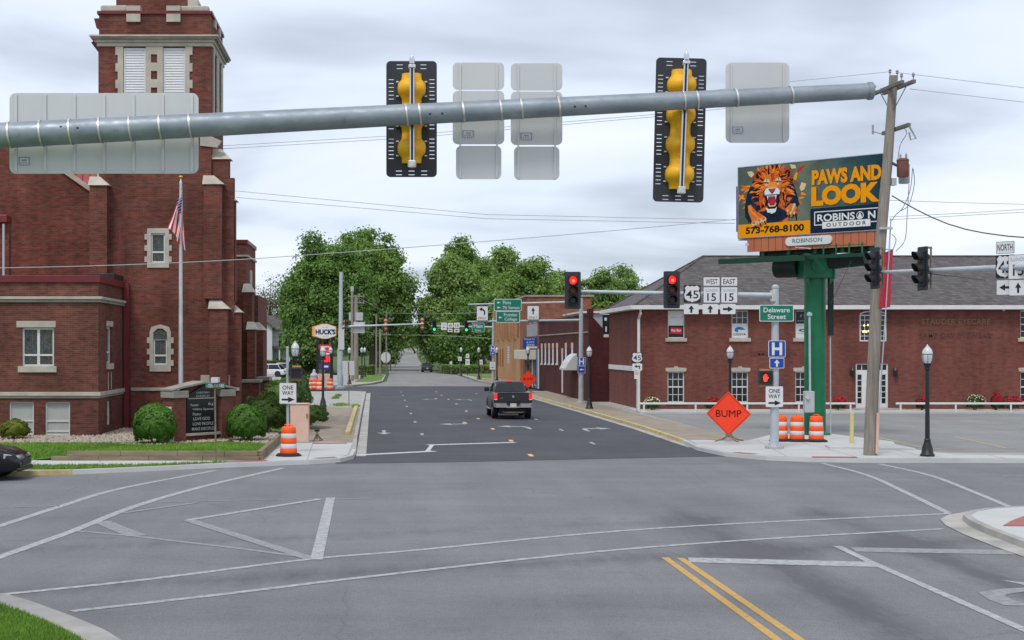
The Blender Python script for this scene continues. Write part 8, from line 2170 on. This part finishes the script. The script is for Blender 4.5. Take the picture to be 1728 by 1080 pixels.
panel(r_, *px(d_ - 0.3, 826.5, 835.5, 610.5, 623.5), d_ - 0.3, 'sign_white', None, [('text', '15', 0.25, 0.75, 0.5, 0.85, 0.0, 'sticker'), ('arrow', 0.5, 0.25, 0.3, 0.16, 180, 'sign_black')], r=0.03)
MB().box(sx(822, d_), sx(828, d_), d_ - 0.2, d_ + 0.1, sz(608, d_), sz(601, d_)).build('signal_box', 'black_plastic', fm)
# wooden poles at the far left
def wood_pole(label, x, d, ytop, r0, r1, arms=(), extra=None, lean=0.0, z=0.1):
    t = thing('utility_pole', label, 'utility pole', (sx(x, d), d, z), 0, 'wooden utility poles up the street')
    X = sx(x, d); zt_ = sz(ytop, d)
    MB().tube([(X, d, z), (X + lean, d, zt_)], [r0, r1], 10).build('pole', 'wood_pole', t, smooth=True)
    for ya, half in arms:
        zz_ = sz(ya, d); MB().box(X + lean - half, X + lean + half, d - 0.2, d - 0.1, zz_ - 0.06, zz_ + 0.06).build('crossarm', 'wood_pole', t)
        for q in (-0.9, -0.45, 0.45, 0.9):
            MB().lathe([(0.04, 0), (0.06, 0.08), (0.03, 0.18)], (X + lean + q * half, d - 0.15, zz_ + 0.06), 6).build('insulator', 'insulator', t)
    if extra: extra(t, X, d)
    return t
def boxes(t, X, d):
    MB().box(sx(589, d), sx(593, d), d - 0.3, d + 0.2, sz(541, d), sz(527.5, d)).build('transformer', 'trans_grey', t, bevel=0.03); MB().box(sx(600, d), sx(612.5, d), d - 0.3, d + 0.2, sz(541, d), sz(527.5, d)).build('transformer', 'trans_grey', t, bevel=0.03)
def capb(t, X, d): MB().lathe([(0.17, 0), (0.17, 0.5), (0.12, 0.55)], (X, d, sz(492, d)), 10).build('pole_cap', 'trans_grey', t)
wood_pole('paler left one of the paired wooden poles behind the tall mast', 594.3, 160, 484, 0.17, 0.13, (), capb)
wood_pole('right one of the paired wooden poles with crossarms', 601, 168, 498, 0.30, 0.20, ((500, 0.95), (511, 0.95)), boxes)
wood_pole('yellowish slim wooden pole left of the far stop sign', 635, 185, 530, 0.11, 0.08)
wood_pole('short thick wooden pole left of the far stop sign', 641.5, 187, 555, 0.16, 0.13)
wood_pole('wooden pole with crossarms just behind the far stop sign', 652, 215, 523, 0.15, 0.11, ((538, 1.1), (565, 0.6)))
wood_pole('thin distant wooden pole right of the far stop sign', 659, 240, 590, 0.10, 0.08)
wood_pole('thinnest distant wooden pole at the street bend', 667, 260, 593, 0.09, 0.07)
d_ = 178.0
ss = thing('stop_sign', 'grey octagonal back of the far stop sign', 'sign', (sx(651, d_), d_, 0.1))
MB().tube([(sx(651.5, d_), d_, 0.1), (sx(651.5, d_), d_, sz(594, d_))], 0.04, 6).build('post', 'rust_steel', ss)
MB().plate(ell(sx(651, d_), sz(603, d_), 0.62, 0.68, 8, 22.5, 382.5), d_ + 0.05, d_ + 0.06).build('panel', 'sign_back', ss)
for i, (x, y0, y1, w, d, lab) in enumerate(((776, 602, 609, 6, 188, 'small white sign on the lamp post under the trees'), (789, 597, 604, 5.5, 190, 'upper small white plate of the paired far sign post'), (789, 606, 616, 7, 190, 'lower white speed plate of the paired far sign post'), (812, 607, 615, 5, 165, 'small pale sign right of the far lamp'), (761, 610, 615, 4, 205, 'tiny white sign far up the right kerb'))):
    t = thing('road_sign', lab, 'sign', (sx(x, d), d, 0.1)); MB().box(*px(d, x - w / 2, x + w / 2, y0, y1)[:2], d - 0.06, d - 0.04, sz(y1, d), sz(y0, d)).build('panel', 'sign_white', t)
    MB().tube([(sx(x, d), d, 0.05), (sx(x, d), d, sz(y0, d))], 0.04, 5).build('post', 'rust_steel', t)
    MB().box(sx(x - w * 0.25, d), sx(x + w * 0.2, d), d - 0.07, d - 0.062, sz(y0 + (y1 - y0) * 0.7, d), sz(y0 + (y1 - y0) * 0.3, d)).build('print', 'sticker', t)
# gas station signs
d_ = 158.0
hk = thing('shop_sign', "orange framed HUCK'S sign on black posts", 'sign', (sx(547, d_), d_, 0.1))
a, b, c, e = px(d_, 525, 567.5, 546.5, 572)
hexo = [(a + 0.1, (c + e) / 2 - 0.5), (a + 0.1, (c + e) / 2 + 0.5), ((a + b) / 2 - 0.15, e), ((a + b) / 2 + 0.4, e), (b, (c + e) / 2 + 0.5), (b, (c + e) / 2 - 0.5), ((a + b) / 2 + 0.4, c), ((a + b) / 2 - 0.15, c)]
pn = MB().plate(hexo, d_, d_ + 0.5).build('cabinet', 'huck_orange', hk, bevel=0.03)
k_ = lambda p, s: ((a + b) / 2 + 0.12 + (p[0] - (a + b) / 2 - 0.12) * s, (c + e) / 2 + (p[1] - (c + e) / 2) * s)
MB().plate([k_((max(p[0], a + 0.32), p[1]), 0.93) for p in hexo], d_ - 0.02, d_ - 0.002).build('face', 'sign_white', pn)
mb = MB(); text_mb(mb, "HUCK'S", sx(532.5, d_), sx(566, d_), sz(564.5, d_), sz(555.5, d_), d_ - 0.026, 0.05); mb.build('lettering', 'ink_navy', pn)
mb = MB(); text_mb(mb, "est 1960", sx(544, d_), sx(554, d_), sz(553, d_), sz(551, d_), d_ - 0.026, 0.0); mb.build('lettering', 'sticker', pn)
mb = MB(); text_mb(mb, "MARKET", sx(545, d_), sx(555, d_), sz(568.5, d_), sz(566.5, d_), d_ - 0.026, 0.0); mb.build('lettering', 'sticker', pn)
for x in (536, 560): MB().box(sx(x - 2, d_), sx(x + 2, d_), d_ + 0.1, d_ + 0.4, 0.1, sz(571, d_)).build('post', 'lamp_black', hk)
ps = thing('price_sign', 'red gas price sign with glowing red digits', 'sign', (sx(548, d_), d_ + 0.05, 1.8))
pb = MB().box(sx(537, d_), sx(559.5, d_), d_, d_ + 0.09, sz(624, d_), sz(581, d_)).build('cabinet', 'lamp_black', ps)
MB().box(sx(538, d_), sx(559, d_), d_ - 0.01, d_ - 0.001, sz(589, d_), sz(581.5, d_)).build('red_header', 'poster_red', pb)
MB().box(sx(541, d_), sx(556, d_), d_ - 0.018, d_ - 0.011, sz(586.5, d_), sz(584, d_)).build('header_text', 'sign_back', pb)
MB().box(sx(541, d_), sx(559, d_), d_ - 0.01, d_ - 0.001, sz(598.5, d_), sz(595.5, d_)).build('white_strip', 'sign_white', pb)
MB().box(sx(538, d_), sx(559, d_), d_ - 0.01, d_ - 0.001, sz(623.5, d_), sz(613, d_)).build('purple_panel', 'huck_purple', pb)
MB().box(sx(545, d_), sx(554, d_), d_ - 0.016, d_ - 0.011, sz(620, d_), sz(617, d_)).build('purple_text', 'sign_white', pb)
mb = MB(); text_mb(mb, '3.59', sx(543, d_), sx(559, d_), sz(611.5, d_), sz(600, d_), d_ - 0.01, 0.05); mb.build('digits', 'led_red', pb)
mb = MB(); text_mb(mb, '9', sx(549, d_), sx(555, d_), sz(594.5, d_), sz(590, d_), d_ - 0.01, 0.05); mb.build('digits', 'led_red', pb)
d_ = 134.0
cb2 = thing('utility_cabinet', 'pale orange utility cabinet under the gas price sign', 'cabinet', (sx(547, d_), d_, 0.11)); MB().box(sx(536, d_), sx(558, d_), d_, d_ + 0.8, 0.1, sz(631, d_)).build('body', 'cabinet_pink', cb2, bevel=0.03)
MB().box(sx(546.6, d_), sx(547.4, d_), d_ - 0.01, d_ - 0.001, 0.2, sz(632, d_)).build('door_gap', 'rust_steel', cb2)
hd = thing('fire_hydrant', 'small grey standpipe beside the far orange drums', 'standpipe', (sx(530, 150), 150, 0.1)); MB().lathe([(0.3, 0), (0.3, 0.7), (0.38, 0.75), (0.38, 0.9), (0.16, 1.1), (0.14, 1.35), (0.05, 1.45)], (sx(530, 150), 150, 0.1), 10).build('body', 'trans_grey', hd)
d_ = 176.0
wl2 = thing('guard_rail', 'low dark rail along the far gas station lot', 'railing', (sx(540, d_), d_, 0.1))
MB().box(sx(500, d_), sx(573, d_), d_, d_ + 0.1, sz(633, d_), sz(629, d_)).build('rail', 'lamp_black', wl2)
for x in (502, 522, 546, 570): MB().box(sx(x, d_), sx(x + 2, d_), d_ + 0.02, d_ + 0.08, 0.1, sz(633, d_)).build('post', 'lamp_black', wl2)
# white house behind
d_ = 235.0
ho = thing('house', 'white two-storey house with grey roof behind the church', 'house', (sx(465, d_), d_, 0))
hz = lambda y: sz(y, d_)
hx = lambda x: sx(x, d_)
gzb = gz(d_)
mb = MB(); mb.prism([(hx(418), d_, gzb), (hx(459), d_, gzb), (hx(459), d_, hz(553)), (hx(430), d_, hz(530)), (hx(401), d_, hz(553)), (hx(401), d_, gzb)], (0, 9, 0)); mb.build('wall', 'siding', ho)
mb = MB(); mb.holed(hx(459), hx(482), gzb, hz(556), [(hx(468), hx(473), hz(590), hz(562)), (hx(464), hx(474), gzb, hz(605))], 0, 0.3); mb.T = None
mb.v = [(p_[0], p_[1] + d_ + 3, p_[2]) for p_ in mb.v]; mb.build('wall', 'siding', ho)
MB().box(hx(460), hx(482), d_ + 3.4, d_ + 3.5, gzb, hz(557)).build('window', 'glass_dark', ho)
MB().prism([(hx(398), d_ - 0.5, hz(556)), (hx(430), d_ - 0.5, hz(528)), (hx(462), d_ - 0.5, hz(555)), (hx(462), d_ - 0.5, hz(552)), (hx(430), d_ - 0.5, hz(525)), (hx(398), d_ - 0.5, hz(553))], (0, 10, 0)).build('roof', 'shingles', ho)
MB().prism([(hx(447), d_ + 2.2, hz(556)), (hx(490), d_ + 2.2, hz(556)), (hx(484), d_ + 6, hz(532)), (hx(440), d_ + 6, hz(532))], (0, 0.1, 0.1)).build('roof', 'shingles', ho)
MB().box(hx(456), hx(484), d_ + 0.5, d_ + 3.0, hz(588), hz(584)).build('porch_roof', 'shingles', ho)
for x in (458, 470, 482): MB().box(hx(x), hx(x) + 0.2, d_ + 0.7, d_ + 0.9, gzb, hz(588)).build('porch_post', 'white_trim', ho)
MB().box(hx(486), hx(512), d_ + 6, d_ + 10, gzb, hz(588)).build('wall', 'siding', ho)
MB().prism([(hx(484), d_ + 5.5, hz(588)), (hx(514), d_ + 5.5, hz(588)), (hx(500), d_ + 5.5, hz(572))], (0, 5, 0)).build('roof', 'shingles', ho)
sh = thing('garden_shed', 'small red brick outbuilding right of the white house', 'shed', (hx(530), 228, 0)); MB().box(sx(521, 228), sx(536, 228), 228, 232, 0, sz(592, 228)).build('wall', 'brick_orange', sh)
MB().prism([(sx(519, 228), 227.6, sz(592, 228)), (sx(538, 228), 227.6, sz(592, 228)), (sx(528, 228), 227.6, sz(584, 228))], (0, 4.6, 0)).build('roof', 'shingles', sh)
# hedges
def hedge(label, x0, x1, y, dep, h, n, seed, mat='leaf_yew', z=0.1, size=0.16):
    rgh = np.random.default_rng(seed); t = thing('hedge', label, 'hedge', ((x0 + x1) / 2, y, z))
    P = np.stack([rgh.uniform(x0, x1, n), y + rgh.uniform(0, dep, n), z + h * np.sqrt(rgh.uniform(0.02, 1, n)) * (0.9 + 0.1 * np.sin(rgh.uniform(x0, x1, n)))], 1)
    leaf_mesh('foliage', mat, t, P, np.tile(np.array([0, -0.5, 0.7]), (n, 1)), size, seed=seed)
    MB().box(x0 + 0.1, x1 - 0.1, y + 0.3, y + dep - 0.1, z - 0.05, z + h * 0.75).build('core', 'soil', t)
hedge('long clipped hedge in front of the white house', sx(438, 205), sx(535, 205), 205, 1.5, 1.9, 9000, 31, 'leaf_yew')
hedge('low green hedge behind the far lamp posts', sx(600, 196), sx(634, 196), 196, 2.0, 1.5, 6000, 32, 'leaf_oak')
hedge('low hedge under the right-hand far trees', sx(745, 212), sx(835, 212), 212, 3.0, 1.2, 8000, 33, 'leaf_oak')
hedge('dark hedge beside the church porch', sx(447, 84), sx(500, 84), 84, 2.5, 1.5, 9000, 34, 'leaf_dark', 0.35, 0.10)

# ================================================================== trees
def TR_(x, ytop, ybot, halfw, d, **k):
    """crown ellipsoid from picture extents at distance d"""
    zc = (sz(ytop, d) + sz(ybot, d)) / 2
    return (Vector((sx(x, d), d, zc)), (halfw * d / F, halfw * d / F * 0.9, (sz(ytop, d) - sz(ybot, d)) / 2))
# big maples on the left
TG = 'tall street trees up the hill'
tree('big dark maple left of the street behind the gas station sign', (sx(556, 205), 205, 0), [TR_(543, 402, 612, 52, 205), TR_(512, 470, 612, 28, 205), TR_(575, 400, 600, 44, 205)], 44000, 0.46, 'leaf_maple', 0.55, 101, cr=1.9, per=30, group=TG)
tree('taller lighter tree rising behind the left maple', (sx(628, 232), 232, 0), [TR_(622, 386, 560, 52, 232), TR_(652, 425, 592, 42, 232), TR_(600, 430, 600, 44, 232)], 46000, 0.50, 'leaf_oak', 0.55, 102, cr=2.0, per=30, group=TG)
tree('dark tree overhanging the left side of the far street', (sx(640, 262), 262, 0.2), [TR_(645, 480, 588, 44, 262), TR_(615, 500, 612, 34, 262)], 24000, 0.52, 'leaf_dark', 0.45, 103, cr=1.9, per=24, group=TG)
tree('small dark tree at the bend of the far street', (sx(655, 300), 300, 0.4), [TR_(653, 570, 618, 15, 300)], 6000, 0.5, 'leaf_dark', 0.25, 104, cr=1.3, per=16, group=TG)
# right of the street
tree('broad light green tree right of the street', (sx(752, 235), 235, 0), [TR_(757, 432, 600, 42, 235), TR_(788, 450, 620, 54, 235), TR_(742, 510, 615, 22, 235)], 40000, 0.50, 'leaf_light', 0.5, 105, cr=1.9, per=28, group=TG)
tree('tall tree with a narrow top above the light green tree', (sx(785, 262), 262, 0.2), [TR_(775, 400, 560, 42, 262), TR_(805, 425, 600, 42, 262)], 26000, 0.52, 'leaf_oak', 0.5, 106, cr=1.8, per=24, group=TG)
tree('thin-topped tree behind the green guide signs', (sx(858, 275), 275, 0.2), [TR_(853, 416, 520, 22, 275), TR_(870, 440, 590, 36, 275)], 15000, 0.50, 'leaf_light', 0.4, 107, cr=1.6, per=20, group=TG, gap=(0.3, 1.1))
tree('leafy tree left of the straight-ahead ONLY sign', (sx(890, 240), 240, 0), [TR_(890, 436, 600, 40, 240), TR_(860, 480, 600, 36, 240)], 26000, 0.5, 'leaf_oak', 0.45, 108, cr=1.8, per=26, group=TG)
tree('dense tree behind the chimney of the tan building', (sx(935, 250), 250, 0), [TR_(930, 458, 600, 40, 250)], 18000, 0.5, 'leaf_light', 0.4, 109, cr=1.7, per=26, group=TG)
tree('dark shade tree behind the far green lights', (sx(820, 218), 218, 0), [TR_(808, 500, 612, 42, 218), TR_(770, 540, 622, 30, 218)], 24000, 0.46, 'leaf_maple', 0.45, 110, cr=1.7, per=26, group=TG)
tree('distant tree between the two red signals', (sx(1010, 270), 270, 0.2), [TR_(1005, 455, 600, 42, 270)], 16000, 0.52, 'leaf_oak', 0.4, 111, cr=1.7, per=24, group=TG)
tree('distant feathery tree left of the clinic roof', (sx(1062, 280), 280, 0.3), [TR_(1058, 455, 600, 36, 280), TR_(1085, 470, 600, 22, 280)], 14000, 0.5, 'leaf_light', 0.4, 112, cr=1.5, per=24, group=TG, gap=(0.3, 1.1))
tree('distant tree peeking over the clinic hip roof', (sx(1110, 300), 300, 0.4), [TR_(1112, 468, 600, 30, 300)], 9000, 0.5, 'leaf_oak', 0.35, 113, cr=1.6, per=18, group=TG)
tree('slim dark tree behind the left red signal', (sx(962, 285), 285, 0.3), [TR_(950, 448, 600, 16, 285), TR_(968, 460, 600, 20, 285)], 9000, 0.5, 'leaf_dark', 0.3, 114, cr=1.3, per=20, group=TG)
for i, (x, d, yt) in enumerate(((684, 560, 545), (728, 400, 540), (742, 350, 520), (640, 380, 555), (660, 520, 560))):
    tree(['tree closing the view at the top of the street', 'light tree at the crest right of the street', 'tree overhanging the right kerb far uphill', 'tree overhanging the left kerb far uphill', 'farthest small tree left of the crest'][i], (sx(x + (16 if x > 680 else -8), d), d, gz(d)), [TR_(x, yt, 588, 24, d)], 9000, 0.7, 'leaf_oak' if i % 2 else 'leaf_light', 0.35, 120 + i, cr=2.2, per=18, group=TG)
tree('light tree filling the gap over the far green lights', (sx(830, 300), 300, 0.3), [TR_(822, 440, 600, 44, 300)], 18000, 0.55, 'leaf_light', 0.4, 115, cr=1.9, per=24, group=TG)
tree('green tree filling the skyline behind the shop roofs', (sx(985, 310), 310, 0.4), [TR_(985, 470, 600, 50, 310)], 16000, 0.55, 'leaf_light', 0.4, 116, cr=1.9, per=24, group=TG)
tree('round green tree at the skyline left of the clinic roof', (sx(1040, 320), 320, 0.4), [TR_(1035, 466, 600, 44, 320)], 14000, 0.55, 'leaf_oak', 0.4, 117, cr=1.9, per=22, group=TG)
# budding pale tree beside the church
tb = tree('nearly bare budding tree right of the church', (sx(458, 260), 260, 0), [TR_(455, 470, 560, 34, 260), TR_(485, 480, 560, 18, 260)], 2600, 0.34, 'leaf_bud', 0.3, 130, cr=2.2, per=20, group=TG, gap=(0.1, 1.1), limbs=36)
# woods that close the horizon
rgw = np.random.default_rng(77)
cl = []
for i in range(230):
    x = rgw.uniform(-260, 330); y = rgw.uniform(420, 640)
    if -4 < x - y * 0.021 < 12: continue
    r_ = rgw.uniform(4, 7); h_ = rgw.uniform(6, 12)
    for q in range(3): cl.append((np.array([x + rgw.normal(0, 3), y + rgw.normal(0, 3), gz(y) + h_ * (0.35 + 0.3 * q)]), r_ * (1 - 0.15 * q)))
P, D = clump_points(cl, 60000, rgw, (0.5, 1.0))
P[:, 2] = np.maximum(P[:, 2], 0.3)
o = leaf_mesh('woods', 'leaf_oak', None, P, D + np.array([0, -0.4, 0.4]), 1.3, seed=78)
o['kind'] = 'stuff'; o['label'] = 'far woods closing the horizon'

# ================================================================== overhead wires
def wire(label, pts, r=0.012, mat='wire', n=14, sag=0.0):
    """pts: list of (x, y, distance); one hanging wire"""
    P = [at(*p_) for p_ in pts]; out = []
    for a_, b_ in zip(P[:-1], P[1:]):
        for k in range(n):
            t = k / n; q = a_.lerp(b_, t); q.z -= sag * 4 * t * (1 - t); out.append(q)
    out.append(P[-1])
    o_ = MB().tube(out, r, 5).build('overhead_wire', mat, None)
    return tag(o_, label, 'wire', 'overhead wires')
wire('lowest overhead wire crossing the church front and the trees', [(-40, 452.5, 50), (430, 436.5, 52), (1242, 370, 58)], 0.013, 'wire_grey', sag=0.06)
wire('upper of two wires crossing the sky left of the billboard', [(396, 322, 75), (820, 362, 70), (1240, 371, 62)], 0.013, 'wire_grey')
wire('lower of two wires crossing the sky left of the billboard', [(398, 333, 76), (820, 369, 71), (1240, 377, 62)], 0.013, 'wire_grey')
wire('upper wire passing behind the near signals', [(-20, 274, 70), (377, 246, 62), (700, 227, 57), (1105, 193, 53), (1480, 146, 49.3)], 0.011, 'wire_grey')
wire('second wire passing behind the near signals', [(-20, 282, 71), (377, 251, 63), (700, 232, 58), (1105, 197, 54), (1500, 150, 49.6)], 0.011, 'wire_grey')
wire('top wire leaving the wooden pole to the right', [(1512, 122, 49.3), (1760, 152, 45)], 0.010, 'wire_grey')
wire('top wire reaching the wooden pole from the left', [(1000, 175, 52), (1340, 137, 50), (1502, 121, 49.3)], 0.010, 'wire_grey')
wire('second high wire leaving the wooden pole to the right', [(1535, 150, 48.5), (1760, 176, 45)], 0.010, 'wire_grey')
wire('thick cable drooping right from the wooden pole', [(1505, 330, 49.2), (1525, 342, 49.0), (1545, 353, 48.8), (1572, 366.5, 48.4), (1600, 378, 48), (1630, 387, 47.5), (1660, 393, 47), (1700, 398.5, 46.2), (1760, 403, 45)], 0.022, 'wire', 4)
wire('thin wire level with the billboard on the right', [(1500, 338, 60), (1620, 342, 60), (1780, 346, 60)], 0.012, 'wire_grey')
wire('rising thin wire right of the billboard', [(1500, 366, 62), (1620, 360, 60), (1780, 350, 58)], 0.012, 'wire_grey')
wire('lower rising thin wire right of the billboard', [(1500, 371, 62), (1620, 364, 60), (1780, 355, 58)], 0.012, 'wire_grey')
wire('wire running up the far street from the pole pair', [(601, 500, 168), (652, 528, 215), (720, 530, 190), (834, 527, 175)], 0.02, 'wire_grey')
wire('lower wire along the far street trees', [(606, 558, 168), (652, 565, 215), (740, 566, 190), (830, 571, 175)], 0.02, 'wire_grey')
wire('guy wire from the billboard catwalk to the ground', [(1437, 440, 58.5), (1402, 512, 60.2)], 0.012, 'wire')
# grass and weeds breaking up the kerb edges
for i, (x, y, w) in enumerate(((575, 684, 12), (600, 686, 5), (566, 672, 5), (571, 668, 4))):
    p = gnd(x, y, 0.14); rr_ = np.random.default_rng(300 + i); n = 500; ww = w * p.y / F
    pts = np.stack([p.x + rr_.normal(0, ww * 0.5, n), p.y + rr_.normal(0, 0.7, n), np.full(n, 0.135)], 1)
    o = blades('weeds', pts, 0.14, 'grass_blade', 310 + i, 0.02); o['label'] = 'weeds growing in the footpath joints'
